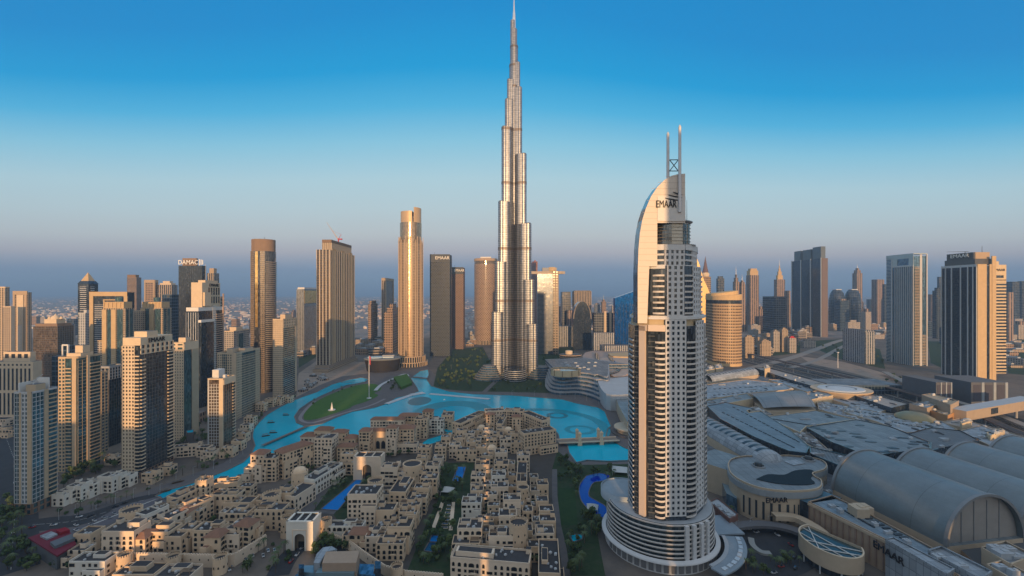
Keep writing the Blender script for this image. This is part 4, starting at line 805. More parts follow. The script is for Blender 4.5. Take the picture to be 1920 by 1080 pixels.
def curvy(lab, px0, px1, yt, yb, dx=0):
    s = site(px0, px0 + (px1 - px0) * .72, px1, yt, yb); t = block('residential_tower', lab, 'tower', s); t.mb('wall', f_grid, gravel).prism([t.FL, t.FR, t.BR, t.BL], 0, t.h - 12, 0, 1)
    for a, b in ((.03, .22), (.42, .62)): fac(t, *t.edges[0], 0, t.h - 14, 'solid', gold_st, a=a, b=b, d=1.5, part='wall_panel'); balconies(t, *t.edges[0], 6, t.h - 16, cream2, a + .04, b - .04, d=1.9, limit=18)
    for a, b in ((.24, .40), (.66, .9)): t.mb('glass_strip', g_teal).eb(*t.edges[0], a * t.w, b * t.w, 0, t.h - 14, 0, .5)
    for a, b in ((.1, .3), (.5, .8)): t.mb('glass_strip', g_teal).eb(*t.edges[1], a * t.d, b * t.d, 0, t.h - 14, 0, .5)
    t.mb('crown', gold_st, gravel).prism([(x * .86, y * .86) for x, y in (t.FL, t.FR, t.BR, t.BL)], t.h - 12, t.h, 0, 1)
    q = [(x * .86, y * .86) for x, y in (t.FL, t.FR, t.BR, t.BL)]; fac(t, q[0], q[1], t.h - 12, t.h, 'grid', cream2, bay=7, pw=2.4, sh=3, fh=12, d=1, part='crown'); t.mb('crown_drum', g_teal).lathe([(6, t.h), (6, t.h + 9)], 14, 0, (2, 0), True, 0); t.done()
curvy('lit cream tower with curved glass strips in front of the portal frame tower', 191, 252, 566, 735)
curvy('lit cream tower with green glass strips right of the portal frame tower', 263, 322, 566, 720)
t = block('residential_tower', 'lit balcony block wedged between the two cream towers with glass strips', 'tower', site(248, 266, 272, 584, 722)); t.mb('wall', f_grid, gravel).prism([t.FL, t.FR, t.BR, t.BL], 0, t.h, 0, 1); parapet(t, cream2, t.h, 2); t.done()
t = block('office_tower', 'rounded brown far tower rising over the portal frame tower', 'tower', site(234, 256, 265, 520, 650)); t.mb('wall', facade('brown_glass_bands', (.30, .22, .17), (.10, .09, .09), 3, 4, .9, .6, .5, .15, .5), gravel).prism([(t.FL[0], t.FL[1] + 8), (t.FL[0] + 8, t.FL[1]), t.FR, t.BR, t.BL], 0, t.h, 0, 1); t.mb('crown', brown).prism([(x * .72, y * .72) for x, y in (t.FL, t.FR, t.BR, t.BL)], t.h, t.h + 9, 0, 0); t.done()
for lab, s, mat, kw in (
    ('brown far tower with square shoulders left of the grey sunlit topped tower', site(271, 290, 296, 528, 650), f_tan, dict(crown='frame', cm=tan)),
    ('far tower with brightly lit stepped white crown behind the blue glass towers', site(296, 322, 333, 534, 650), f_strip, dict(steps=((.8, 6), (.5, 7)), cm=cream2)),
    ('dark blue glass tower with pale ribs right of the green strip tower', site(304, 322, 336, 552, 690), f_blue, dict()),
    ('brown stepped tower peeping out behind the sign topped glass tower', site(388, 402, 411, 512, 655), f_strip, dict(steps=((.6, 16),), cm=tan)),
    ('dark far tower edge right of the stacked white block tower', site(404, 416, 420, 556, 690), f_blue, dict()),
): simple(lab, s, mat, **kw).done()
# sign topped glass tower
t = block('office_tower', 'tall dark glass tower with big white lettering sign along its top', 'tower', site(335, 379, 386, 498, 690)); t.mb('glass_wall', g_dark, gravel).prism([t.FL, t.FR, t.BR, t.BL], 0, t.h, 0, 1); fac(t, *t.edges[0], 0, t.h, 'mullion', darkm, bay=5, sh=.7, pw=.5, d=.3, part='mullion'); fac(t, *t.edges[1], 0, t.h, 'mullion', darkm, bay=5, sh=.7, pw=.5, d=.3, part='mullion'); fac(t, *t.edges[1], 0, t.h + 4, 'solid', alum, a=.82, b=.84, d=.9, part='frame')
t.mb('roof_block', plain('brown_crown', (.25, .175, .125))).box((-t.w * .1, t.d * .05, t.h + 9), (t.w * .6, t.d * .4, 19)); sign('DAMAC', 15, (-t.w * .08, -t.d / 2 - 1, t.h + 7.5), 0, sign_white, t.root, .5, .92)
for k in range(3): t.mb('sign_bar', sign_white).box((t.w * (.40 + .07 * k), -t.d / 2 - 1, t.h + 8), (t.w * .03, .8, 15 - 2 * k))
t.done()
# stacked white tower
t = block('residential_tower', 'white stacked block tower with rooftop lettering and deep blue glass front', 'tower', site(349, 372, 419, 560, 765)); t.mb('glass_wall', g_dark, gravel).prism([t.FL, t.FR, t.BR, t.BL], 0, t.h - 20, 0, 1); FW, SD = t.edges[:2]
fac(t, *FW, 0, t.h - 22, 'fin', alum, bay=4, pw=.8, d=.6, part='rib'); t.mb('crown', whitew, gravel).prism([t.FL, t.FR, t.BR, t.BL], t.h - 20, t.h - 14, 0, 1); t.mb('glass_wall', g_blue).eb(*SD, t.d * .02, t.d * .5, 0, t.h - 38, 0, 4); t.mb('crown', whitew).eb(*SD, t.d * .0, t.d * .52, t.h - 38, t.h - 34, 0, 4.4)
balconies(t, *SD, 6, t.h - 22, plain('sun_tint_balcony', (.56, .40, .31)), .68, .96, d=1.6); fac(t, *SD, 0, t.h + 8, 'solid', plain('sun_tint_balcony', (.56, .40, .31)), a=.96, b=1, d=1.4, part='wall_panel'); fac(t, *SD, 0, t.h - 12, 'grid', whitew, a=.54, b=.68, bay=3, pw=1, sh=1.4)  # orange of the low sun put into the colour of this strip
m = t.mb('upper_block', cream2, gravel); m.box((0, t.d * .02, t.h + 6), (t.w * .9, t.d * .72, 40), 0, 0, 1); m = t.mb('upper_block', cream2, gravel); m.box((t.w * .1, -t.d * .18, t.h - 1), (t.w, t.d * .25, 22), 0, 0, 1)
q0, q1 = (t.w * .45, -t.d * .34), (t.w * .45, t.d * .38)
for k in range(5): t.mb('dark_window', g_dark).eb(q0, q1, t.d * (.24 + .1 * k), t.d * (.29 + .1 * k), t.h + 6, t.h + 18, 0, .3); t.mb('dark_window', g_dark).eb(q0, q1, t.d * (.24 + .1 * k), t.d * (.29 + .1 * k), t.h - 8, t.h + 3, 0, .3)
sign('EMAAR', 7, (t.w * .45 + .6, t.d * .12, t.h + 22), R(90), sign_black, t.root, .3); t.mb('roof_rim', cream2).box((0, t.d * .1, t.h + 28), (t.w * .6, t.d * .5, 4)); t.done()
# low cream with arched openings, stepped dark house, grey window block, low cream
t = block('residential_building', 'broad cream block with tall dark slot windows and square top openings at far left', 'building', site(-30, 62, 79, 678, 785)); t.mb('wall', cream2, gravel).prism([t.FL, t.FR, t.BR, t.BL], 0, t.h, 0, 1)
for k in range(11):
    for z0, z1 in ((6, t.h * .45), (t.h * .5, t.h - 10)): t.mb('slot_window', g_dark).eb(*t.edges[0], t.w * (.06 + .085 * k), t.w * (.095 + .085 * k), z0, z1, 0, .25)
    t.mb('slot_window', g_dark).eb(*t.edges[0], t.w * (.06 + .085 * k), t.w * (.095 + .085 * k), t.h - 6, t.h - 3.5, 0, .25)
roofbox(t, .15, -.1, t.w * .55, t.d * .6, 14, cream2)
for k in range(4): t.mb('top_opening', g_dark).box((t.w * (-.05 + .13 * k), -t.d * .4 - .2, t.h + 8), (t.w * .07, .5, 6))
t.done()
t = block('residential_building', 'dark stepped building with white frames behind the tower with the glass bay', 'building', site(97, 128, 150, 668, 770)); t.mb('wall', f_blue, gravel).prism([t.FL, t.FR, t.BR, t.BL], 0, t.h, 0, 1); roofbox(t, .1, 0, t.w * .5, t.d * .5, 16, facade('blue_bands', (0, 0, 0), (0, 0, 0)))
for x in (.02, .34): t.mb('white_frame', whitew).box((t.w * (x - .18 + .16), -t.d * .26, t.h + 8), (2, 2, 17))
t.mb('white_frame', whitew).box((t.w * .16, -t.d * .26, t.h + 17), (t.w * .36, 2.4, 2)); t.done()
t = block('residential_building', 'grey beige block of square windows below the lit cream curved tower', 'building', site(183, 222, 233, 640, 728)); t.mb('wall', f_pale, gravel).prism([t.FL, t.FR, t.BR, t.BL], 0, t.h, 0, 1); parapet(t, beige, t.h, 2); t.done()
t = block('residential_building', 'low cream block with green glass bay seen left of the round fronted tower', 'building', site(417, 438, 467, 622, 702)); t.mb('wall', f_pale, gravel).prism([t.FL, t.FR, t.BR, t.BL], 0, t.h, 0, 1); t.mb('glass_strip', g_teal).eb(*t.edges[1], t.d * .3, t.d * .6, 0, t.h - 6, 0, .6); roofbox(t, 0, 0, t.w * .6, t.d * .4, 9, cream2); parapet(t, cream2, t.h, 2); t.done()
# opera house: long glazed oval with a flat overhanging roof
def opera():
    Y = DY(700); cx = (718 - 960) / F * (Y + 38); t = T('opera_house', 'dark oval opera house with flat pale roof behind the park', 'opera house', cx, Y + 36, R(8))
    t.mb('glass_wall', plain('opera_skin', (.02, .02, .024), .6, 0)).loft([[(x * k, y * k, z) for x, y in ngon(0, 0, 40, 27, 48)] for z, k in ((0, .88), (8, .94), (27, 1.0))], 0, True, True, 0)
    fins = t.mb('fin', plain('opera_fin', (.03, .025, .025), .8))
    for i in range(64):
        a = 2 * math.pi * i / 64; fins.tube((40 * .9 * math.cos(a), 27 * .9 * math.sin(a), 3), (40.6 * math.cos(a), 27.6 * math.sin(a), 27), .35, .35, 4)
    rf = t.mb('roof', plain('opera_roof', (.17, .195, .215)), gravel); rf.loft([[(x * k, y * k, z) for x, y in ngon(0, 0, 42, 29, 48)] for z, k in ((27, .98), (29, 1.03), (30.5, 1.03), (31, 1.0))], 0, False, True, 0, 0)
    sk = t.mb('roof_light', plain('opera_rooflight', (.50, .62, .66), .3)); sk.prism(ngon(-16, -2, 18, 13, 20), 31.1, 32.6, 0, 0); sk.box((14, -6, 32), (24, 8, 2)); t.mb('roof_block', grey).box((12, 9, 33), (28, 7, 4)); t.done()
opera()
# ================================================================ right hand towers
navy = glass('navy_glass', (.045, .065, .095), .55, .08); finw = plain('pale_fin', (.50, .52, .53), .5, .2)
# R13 dark tower with lettering, lit stone end wall
t = block('office_tower', 'big dark glass tower with white lettering on its roof box and lit stone end', 'tower', site(1766, 1832, 1866, 498, 713)); box_body(t, navy); FW, LS = t.edges[0], t.edges[3]
fac(t, *LS, 0, t.h, 'band', darkm, fh=3.8, sh=.5, d=.15, part='floor_band')
for a in (0, .12, .30, .56, .76, .90, 1.0): fac(t, *LS, 0, t.h + 3, 'solid', finw, a=max(0, a - .012), b=min(1, a + .012), d=1.5, part='rib')
fac(t, *LS, t.h - 2, t.h + 3, 'solid', finw, d=.9, part='rib'); fac(t, *FW, 0, t.h + 3, 'solid', gold_st, a=0, b=.5, d=1.2, part='stone_wall'); fac(t, *FW, 0, t.h + 3, 'solid', gold_st, a=.66, b=1, d=1.2, part='stone_wall'); fac(t, *FW, 0, t.h + 20, 'solid', gold_st, a=.78, b=1, d=2, part='stone_wall')
cr = t.mb('crown', plain('dark_crown', (.11, .115, .12), .4, .3), gravel); cr.prism([(x * .94, y * .86) for x, y in (t.FL, t.FR, t.BR, t.BL)], t.h + 2, t.h + 15, 0, 1); cr.prism([(x * .88, y * .76) for x, y in (t.FL, t.FR, t.BR, t.BL)], t.h + 15, t.h + 29, 0, 1)
fac(t, (-t.w * .44, t.d * .38), (-t.w * .44, -t.d * .38), t.h + 15, t.h + 29, 'mullion', darkm, bay=5, sh=.5, pw=.4, fh=4.5, d=.3, part='crown_mullion')
fac(t, (-t.w * .44, -t.d * .38), (t.w * .44, -t.d * .38), t.h + 2, t.h + 29, 'solid', tan, a=.1, b=1, d=.5, part='crown_stone')
sign('EMAAR', 11, (-t.w * .44 - 1, 0, t.h + 23), R(-90), sign_white, t.root, .4, 1.1); t.mb('antenna', darkm).tube((t.w * .2, -t.d * .3, t.h + 29), (t.w * .2, -t.d * .3, t.h + 43), .5, .2, 5)
ar = thing('roof_crane', 'thin maintenance boom lying on the roof of the big dark lettered tower', 'crane', (t.root.location.x, t.root.location.y + 5, t.h + 29)); q = MB(); q.tube((0, 0, 0), (0, 0, 4), .7, .6, 6); q.build('mast', [darkm], ar); q = MB(); q.tube((4, -4, 4), (-26, 14, 5), .5, .3, 5); q.build('jib', [darkm], ar)
t.done()
# R14 cream banded tower behind it
t = block('residential_tower', 'cream tower with horizontal bands and dark lettering right of the big dark glass tower', 'tower', site(1850, 1853, 1886, 503, 700)); t.h += 4; t.mb('glass_wall', g_dark, gravel).prism([t.FL, t.FR, t.BR, t.BL], 0, t.h, 0, 1); b3 = plain('cream_band', (.60, .48, .32))
fac(t, *t.edges[0], 0, t.h - 30, 'band', b3, fh=7.4, sh=3.4, d=.9, part='floor_band'); fac(t, *t.edges[0], t.h - 36, t.h - 26, 'solid', b3, d=.9, part='wall_panel'); fac(t, *t.edges[0], t.h - 20, t.h + 4, 'solid', b3, d=.9, part='wall_panel'); fac(t, *t.edges[0], t.h - 26, t.h - 20, 'solid', b3, a=0, b=.3, d=.9, part='wall_panel'); fac(t, *t.edges[0], t.h - 26, t.h - 20, 'solid', b3, a=.85, b=1, d=.9, part='wall_panel')
t.mb('crown', b3, gravel).box((-t.w * .1, 0, t.h + 6), (t.w * .55, t.d * .4, 12)); sign('EMAAR', 8, (t.w * .1, -t.d / 2 - 1.4, t.h - 8), 0, sign_black, t.root, .3, 1.0); t.done()
# R12 pale ribbed tower
t = block('residential_tower', 'tall pale ribbed tower with open frame top left of the big dark lettered tower', 'tower', site(1662, 1713, 1738, 480, 686)); box_body(t, g_blue); FW, LS = t.edges[0], t.edges[3]
fac(t, *LS, 0, t.h - 26, 'fin', finw, a=.32, b=1, bay=5.2, pw=1.5, d=1.6, part='rib'); fac(t, *LS, 0, t.h, 'band', finw, a=0, b=.2, fh=3.8, sh=1.1, d=.6, part='floor_band'); fac(t, *LS, 0, t.h - 2, 'solid', finw, a=.20, b=.24, d=1.3, part='rib')
fac(t, *LS, t.h - 26, t.h - 22, 'solid', finw, a=.24, b=1, d=1.2, part='rib'); fac(t, *LS, t.h - 5, t.h + 5, 'solid', plain('pale_blue_panel', (.42, .50, .52), .4, .2), a=.0, b=1, d=.6, part='crown'); fac(t, *LS, t.h - 22, t.h - 5, 'solid', plain('pale_blue_panel', (.42, .50, .52), .4, .2), a=.24, b=.42, d=.7, part='crown'); fac(t, *LS, t.h - 22, t.h - 5, 'solid', MAT['pale_blue_panel'], a=.84, b=1, d=.7, part='crown')
balconies(t, *FW, 4, t.h - 22, plain('gold_balc', (.55, .42, .28)), .05, .42, d=1.4, fh=3.8); fac(t, *FW, 0, t.h + 4, 'solid', shadeblue, a=.45, b=.62, d=.8, part='wall_panel'); balconies(t, *FW, 4, t.h + 1, MAT['gold_balc'], .64, .9, d=1.2, fh=3.8, limit=20); fac(t, *FW, 0, t.h + 5, 'solid', cream2, a=.92, b=1, d=1.8, part='wall_panel'); parapet(t, MAT['pale_blue_panel'], t.h + 5, 2); t.done()
# R7 broad slab
t = block('office_tower', 'huge broad dark slab tower with notched top and pinkish end wall', 'tower', site(1484, 1541, 1552, 484, 632)); box_body(t, glass('slab_glass', (.06, .10, .15), .5, .15, 3, 4, .25)); FW, LS = t.edges[0], t.edges[3]
for a in (.02, .34, .66, .98): fac(t, *LS, 0, t.h + 2, 'solid', finw, a=max(0, a - .012), b=min(1, a + .012), d=2.5, part='rib')
fac(t, *LS, 0, t.h, 'mullion', darkm, bay=7, fh=8, pw=.7, sh=.6, d=.4, part='mullion'); fac(t, *FW, 0, t.h, 'solid', plain('rosy_stone', (.17, .135, .13)), d=1, part='stone_wall')
for a, b in ((.08, .3), (.38, .64), (.7, .95)): t.mb('crown', plain('slab_crown', (.13, .16, .19), .4, .3)).box((0, t.d * (.5 - (a + b) / 2), t.h + (24 if a > .5 else 21)), (t.w * .8, t.d * (b - a), 52 if a > .5 else 46))
t.done()
# R2 gold curved hotel
def R2():
    Y = DY(687); x = (1362 - 960) / F * (Y + 30); t = T('hotel', 'golden curved hotel with horizontal bands and plain sloping stone crown', 'hotel', x, Y + 38); P = ngon(0, 0, 38, 42, 26, R(195), R(322)) + [(37, 30), (-36, 30)]; h = 182 - (562 - 550) * Y / F
    t.mb('wall', facade('gold_bands', (.42, .29, .17), (.025, .02, .018), 4.2, 7.4, .62, .6, .1, .2, .5, 0, .0), gravel).prism(P, 6, h - 10, 0, 1, False); t.mb('glass_strip', g_dark).prism([(a * .99, b * .99) for a, b in P], h - 10, h - 1, 0, 0)
    cr = t.mb('crown', plain('gold_crown_stone', (.58, .41, .22)), gravel); cr.loft([[(a * 1.01, b * 1.01, h - 1) for a, b in P], [(a * 1.01, b * 1.01, h + 9 + (a + 38) * .07) for a, b in P]], 0, False, True, 0)
    cr.loft([[(a * .96, b * .8 + 10, h + 6) for a, b in P], [(a * .94, b * .8 + 10, h + 15 + (a + 38) * .12) for a, b in P]], 0, False, True, 0); cr.prism([(a * 1.02, b * 1.02) for a, b in P], 0, 6, 0, 0)
    for k in range(int((h - 14) / 7.4)):
        z = 6 + 7.4 * k; t.mb('floor_band', plain('gold_floor', (.50, .355, .21))).loft([[(a * 1.012, b * 1.012, zz) for a, b in P[:26]] for zz in (z + 4.9, z + 7.0)], 0, True, False)
    t.done()
R2()
# gold sail and the spire tower behind the blade hotel
t = block('office_tower', 'bright gold curved fin tower just right of the white hotel tower', 'tower', site(1300, 1303, 1331, 560, 650)); gd = plain('bright_gold', (.75, .52, .24), .35, .5)
m = t.mb('wall', gd); a, b = t.w / 2, 10; pr = [(-a, 0), (a, 0), (a, t.h + 10), (a * .7, t.h + 34), (a * .1, t.h + 66), (-a * .5, t.h + 120), (-a, t.h + 150)]
A = [(x, -b, z) for x, z in pr]; B = [(x, b, z) for x, z in pr]; m.poly(A); m.poly(B[::-1]); [m.poly([A[(i + 1) % 7], A[i], B[i], B[(i + 1) % 7]]) for i in range(7)]; t.done()
t = block('office_tower', 'slim tower with dark pointed spire and bright collar right of the white hotel', 'tower', site(1316, 1318, 1333, 513, 640)); t.mb('wall', f_tan, gravel).prism([t.FL, t.FR, t.BR, t.BL], 0, t.h - 12, 0, 1); t.mb('collar', cream2).lathe([(13, t.h - 12), (15, t.h - 2), (11, t.h + 4)], 10, 0, (-4, 0)); t.mb('spire', plain('dark_spire', (.16, .11, .12))).lathe([(12, t.h + 4), (8, t.h + 22), (3, t.h + 48), (.4, t.h + 66)], 8, 0, (-4, 0)); t.done()
f_tower = facade('rosy_tower', (.34, .25, .205), (.06, .065, .08), 10, 4.2, .55, .9); f_dkb = facade('dark_blue_tower', (.065, .095, .135), (.03, .045, .07), 8, 8, .8, .7, .5, .12, .4)
for lab, s, mat, kw in (
    ('dark square far tower over the golden curved hotel', site(1343, 1346, 1358, 522, 625), f_dkb, dict(steps=((.7, 10),))),
    ('spiky paired far tower with pale pointed crown left of the lit flat topped tower', site(1374, 1378, 1386, 528, 622), f_tower, dict(steps=((.7, 18), (.35, 16)), spire=40)),
    ('arched far tower lit on one side between the spiky tower and flat topped tower', site(1385, 1389, 1398, 533, 622), f_tower, dict(steps=((.8, 10), (.45, 8)), spire=30)),
    ('lit flat topped far tower with sloping cap over the golden hotel', site(1399, 1406, 1423, 516, 622), f_tower, dict(steps=((.9, 22), (.7, 10)), cm=gold_st)),
    ('far tower with triangular glass peak and mast', site(1451, 1456, 1472, 524, 615), f_tower, dict(steps=((.62, 22), (.4, 20), (.22, 16), (.1, 16)), spire=34, cm=gold_st)),
    ('brown block right of the triangular peaked tower', site(1470, 1474, 1482, 545, 622), f_tower, dict()),
    ('squat dark blue glass drum shaped office before the triangular peaked tower', site(1430, 1452, 1474, 556, 645), f_dkb, dict()),
    ('thin far tower with needle top standing right of the twin domed towers', site(1598, 1606, 1617, 512, 612), f_tower, dict(steps=((.7, 16), (.35, 12)), spire=24)),
    ('brownish far slab left of the tall pale ribbed tower', site(1634, 1644, 1658, 524, 612), f_tower, dict()),
    ('grey far tower sliver touching the tall pale ribbed tower', site(1654, 1658, 1664, 533, 615), f_dkb, dict()),
    ('small far tower between the ribbed tower and the dark lettered tower', site(1740, 1746, 1752, 552, 620), f_tower, dict()),
    ('dark far tower half hidden by the dark lettered tower', site(1748, 1756, 1768, 545, 635), f_dkb, dict(steps=((.6, 12),))),
    ('hazy blue far slab left of the dark lettered tower', site(1757, 1761, 1768, 519, 612), f_dkb, dict()),
    ('pale hazy far tower at the right edge of the view', site(1886, 1898, 1912, 528, 620), f_dkb, dict()),
    ('brown far tower at the right edge behind the cream banded tower', site(1884, 1890, 1900, 548, 645), f_tower, dict()),
    ('hazy twin far tower cut by the right edge', site(1908, 1916, 1926, 527, 618), f_dkb, dict()),
    ('cream lit block at the foot of the golden hotel', site(1394, 1397, 1414, 632, 672), f_grid, dict(steps=((.6, 5),))),
    ('bright yellow framed building at the right of the golden hotel', site(1394, 1396, 1412, 590, 620), f_pale, dict(crown='frame', cm=gd)),
    ('grey office slab with pink end wall below the twin domed towers', site(1580, 1622, 1641, 622, 683), f_wfin, dict(steps=((.9, 3),))),
    ('white flat building with lit roof frame behind the grey office slab', site(1584, 1590, 1613, 604, 636), f_pale, dict(steps=((.5, 8),))),
): simple(lab, s, mat, **kw).done()
for k, (a, b, nm) in enumerate(((1556, 1582, 'left one of the twin dark domed towers beyond the highway'), (1585, 1612, 'right one of the twin dark domed towers beyond the highway'))):
    Y = DY(618); x = ((a + b) / 2 - 960) / F * Y; w = (b - a) / F * Y / 2; t = T('office_tower', nm, 'tower', x, Y); hh = H + (550 - 543) * Y / F
    t.mb('wall', f_dkb).loft([[(q[0] * k2, q[1] * k2, z) for q in ngon(0, 0, w, w, 20)] for z, k2 in ((0, .92), (hh * .5, 1), (hh * .75, .97), (hh * .9, .8), (hh * .97, .6), (hh, .35))], 0, True, True, 0); t.mb('crown', alum).box((0, 0, hh), (w * .8, w * .8, 4)); t.done()
# residential cluster beside the highway
for i, (a, s_, b, yt, yb, lab) in enumerate(((1420, 1428, 1446, 640, 668, 'low cream apartment house left of the grey housing row'), (1444, 1450, 1462, 622, 660, 'grey stepped apartment house of the housing row, left one'), (1460, 1466, 1478, 618, 660, 'grey stepped apartment house of the housing row, right one'), (1477, 1480, 1493, 634, 662, 'small lit apartment house with red roof at the end of the housing row'), (1424, 1436, 1452, 628, 652, 'hazy apartment house behind the low cream one'), (1500, 1506, 1530, 640, 652, 'flat pale pavilion beside the highway ramp'))):
    tt = simple(lab, site(a, s_, b, yt, yb), f_pale if i % 2 else f_grid, steps=((.7, 3), (.4, 3)), cm=redm if i == 3 else None, name='apartment_house', cat='building'); tt.done()
# ---------------------------------------------------------------- behind and beside the tallest tower
def skyview():
    Y = 1290.0; t = T('twin_tower', 'grey tower with long flat bridge jutting out at its top, right of the tallest tower', 'tower', (1030 - 960) / F * Y, Y); k = Y / F; z = lambda y: H + (550 - y) * k
    for x0, x1, yt in ((1007, 1040, 514), (1036, 1046, 509)):
        t.mb('wall' if x0 < 1030 else 'sun_tinted_wing', facade('sky_shade_tint', (.12, .145, .17), (.04, .055, .08), 3, 3.8, .9, .6, .5, .2, .4) if x0 < 1030 else facade('sky_sun_tint', (.22, .17, .12), (.06, .055, .05), 8, 7.6, .6, .5, .2, .2, .5, 0), gravel).prism(rect((x0 - 1030) * k, -18 if x0 < 1030 else -24, (x1 - 1030) * k, 24), 0, z(yt), 0, 1)  # darker left block, golder right wing: shade and sun put into the colours
    t.mb('bridge', plain('bridge_deck', (.45, .38, .30)), gravel).prism([((994 - 1030) * k, -10), ((1052 - 1030) * k, -16), ((1059 - 1030) * k, -8), ((1052 - 1030) * k, 6), ((994 - 1030) * k, 10)], z(514), z(509), 0, 1, bottom=0); t.mb('roof_block', grey).box((0, 0, z(506)), (34 * k * .8, 24, 12)); t.mb('crown', gold_st).lathe([(14, z(509)), (15, z(503)), (10, z(501))], 14, 0, (5 * k, -2), True, 0); t.done()
skyview()
t = simple('reddish tower under construction with bare floors behind the tallest tower', site(986, 1005, 1008, 490, 650), facade('bare_floors', (.36, .17, .14), (.08, .05, .05), 4, 4, .7, .6, .0, .8), steps=((.8, 12), (.5, 8)), cm=plain('red_scaffold', (.38, .16, .13))); t.done()
for lab, s, mat, kw in (
    ('hazy grey tower, first of the far pair right of the bridge topped tower', site(1051, 1054, 1070, 547, 625), f_dkb, dict()), ('hazy tower with pinkish stripe, wider of the far pair right of the bridge topped tower', site(1073, 1076, 1109, 546, 628), f_strip, dict(steps=((.9, 3),))), ('pale pinkish small block before the hazy far pair', site(1062, 1064, 1074, 582, 628), f_tower, dict()),
    ('low dark office with two pale vertical fins by the arch topped tower', site(1111, 1114, 1150, 587, 655), f_dkb, dict()), ('low pale ribbed office behind the tallest tower at its right', site(1008, 1010, 1036, 618, 655), f_wfin, dict()), ('long low ribbed office right of the pale ribbed office', site(1036, 1038, 1072, 612, 650), f_wfin, dict()), ('low colonnade building beside the blue slanted tower', site(1110, 1112, 1152, 624, 668), f_wfin, dict()), ('long flat colonnaded block behind the fan shaped roofs', site(1128, 1132, 1200, 648, 672), f_wfin, dict()),
): simple(lab, s, mat, **kw).done()
t = T('office_tower', 'dark glass tower with rounded arch top right of the bridge topped tower', 'tower', (1090 - 960) / F * 1390, 1390); k = 1390 / F; m = t.mb('glass_wall', g_dark)
P = [(-17, 0), (17, 0)] + [(17 * math.cos(R(a)) - 0, 178 - 1390 / F * 45 + 45 * k * math.sin(R(a)) ** 1 * .72) for a in range(0, 181, 15)]; P = [(x * k, max(0, z)) for x, z in P]; A = [(x, -20, z) for x, z in P]; B = [(x, 25, z) for x, z in P]; m.poly(A); m.poly(B[::-1])
for i in range(len(P)): m.poly([A[(i + 1) % len(P)], A[i], B[i], B[(i + 1) % len(P)]])
t.mb('arch_rim', plain('arch_rim', (.28, .24, .2))).loft([[(x * s_, -21, z) for x, z in P[2:]] for s_ in (1.0, .9)], 0, False, False); t.done()
t = block('office_tower', 'bright blue slanted glass tower just left of the white hotel tower', 'tower', site(1150, 1153, 1196, 566, 662)); q = [t.FL, t.FR, t.BR, t.BL]; t.mb('glass_wall', g_deep).loft([[(x, y, 0) for x, y in q], [(x * 1.0, y, t.h + (24 + x * .35 if True else 0)) for x, y in q]], 0, False, True, 0); fac(t, *t.edges[0], 0, t.h - 6, 'fin', darkm, bay=9, pw=.5, d=.4, part='mullion'); t.done()
for k in range(2): tt = T('stone_fin', 'tall pale stone fin on the low dark office, %s' % ('left one' if k == 0 else 'right one'), 'fin', (1134 + 10 * k - 960) / F * 1385, 1385); q = tt.mb('slab', cream2); q.box((0, 0, 62), (5, 6, 124)); q.box((3.6, 0, 62), (1.6, 4, 122)); tt.done()

# more hazy towers of the far skyline
def skyline(lab, grp, px0, px1, n, seed, Y0, Y1, h0, h1):
    r = random.Random(seed)
    for k in range(n):
        Y = r.uniform(Y0, Y1); p = px0 + (px1 - px0) * (k + r.random()) / n; w = r.uniform(22, 46); h = r.uniform(h0, h1) * (1.25 if r.random() < .15 else 1); t = T('far_tower', lab, 'tower', (p - 960) / F * Y, Y, r.uniform(-.25, .25), grp); t.mb('wall', r.choice([f_tower, f_dkb, f_blue, f_tan, f_pale]), gravel).prism(rect(-w / 2, -w / 2.4, w / 2, w / 2.4), 0, h, 0, 1)
        k2 = r.random()
        if k2 < .5: t.mb('crown', f_tower, gravel).prism(rect(-w / 3.4, -w / 4, w / 3.4, w / 4), h, h + r.uniform(5, 14), 0, 1)
        if k2 < .15: t.mb('spire', alum).tube((0, 0, h), (0, 0, h + 40), 1.5, .3, 5)
        t.done()
skyline('hazy small tower in the far skyline right of the golden hotel', 'hazy towers of the right skyline', 1400, 1660, 26, 3, 1900, 3600, 50, 150); skyline('hazy small tower in the far skyline near the right edge', 'hazy towers near the right edge', 1740, 1925, 14, 4, 1500, 2800, 40, 110); skyline('hazy mid rise tower on the plain right of the tallest tower', 'hazy towers right of the tallest tower', 1045, 1180, 12, 5, 1800, 3000, 35, 110); skyline('hazy mid rise tower on the plain between the left towers', 'hazy towers between the left towers', 40, 560, 16, 6, 1500, 2600, 30, 80)
# ================================================================ the mall and the waterside buildings at the right
mroof = roofing('mall_roof', (.20, .235, .255)); mtan = plain('mall_stone', (.40, .30, .22)); mtan2 = plain('mall_stone_light', (.50, .40, .29)); vault_m = roofing('vault_metal', (.185, .22, .235), 2.4, 40.0, .006, .03, .42, .3); rim_m = plain('vault_rim', (.24, .25, .26), .5, .3)
wroof = roofing('white_roof', (.29, .325, .36), 4.0, 7.0, .05, .22, .6, 0); skyl = plain('roof_opening', (.035, .045, .055), .3)
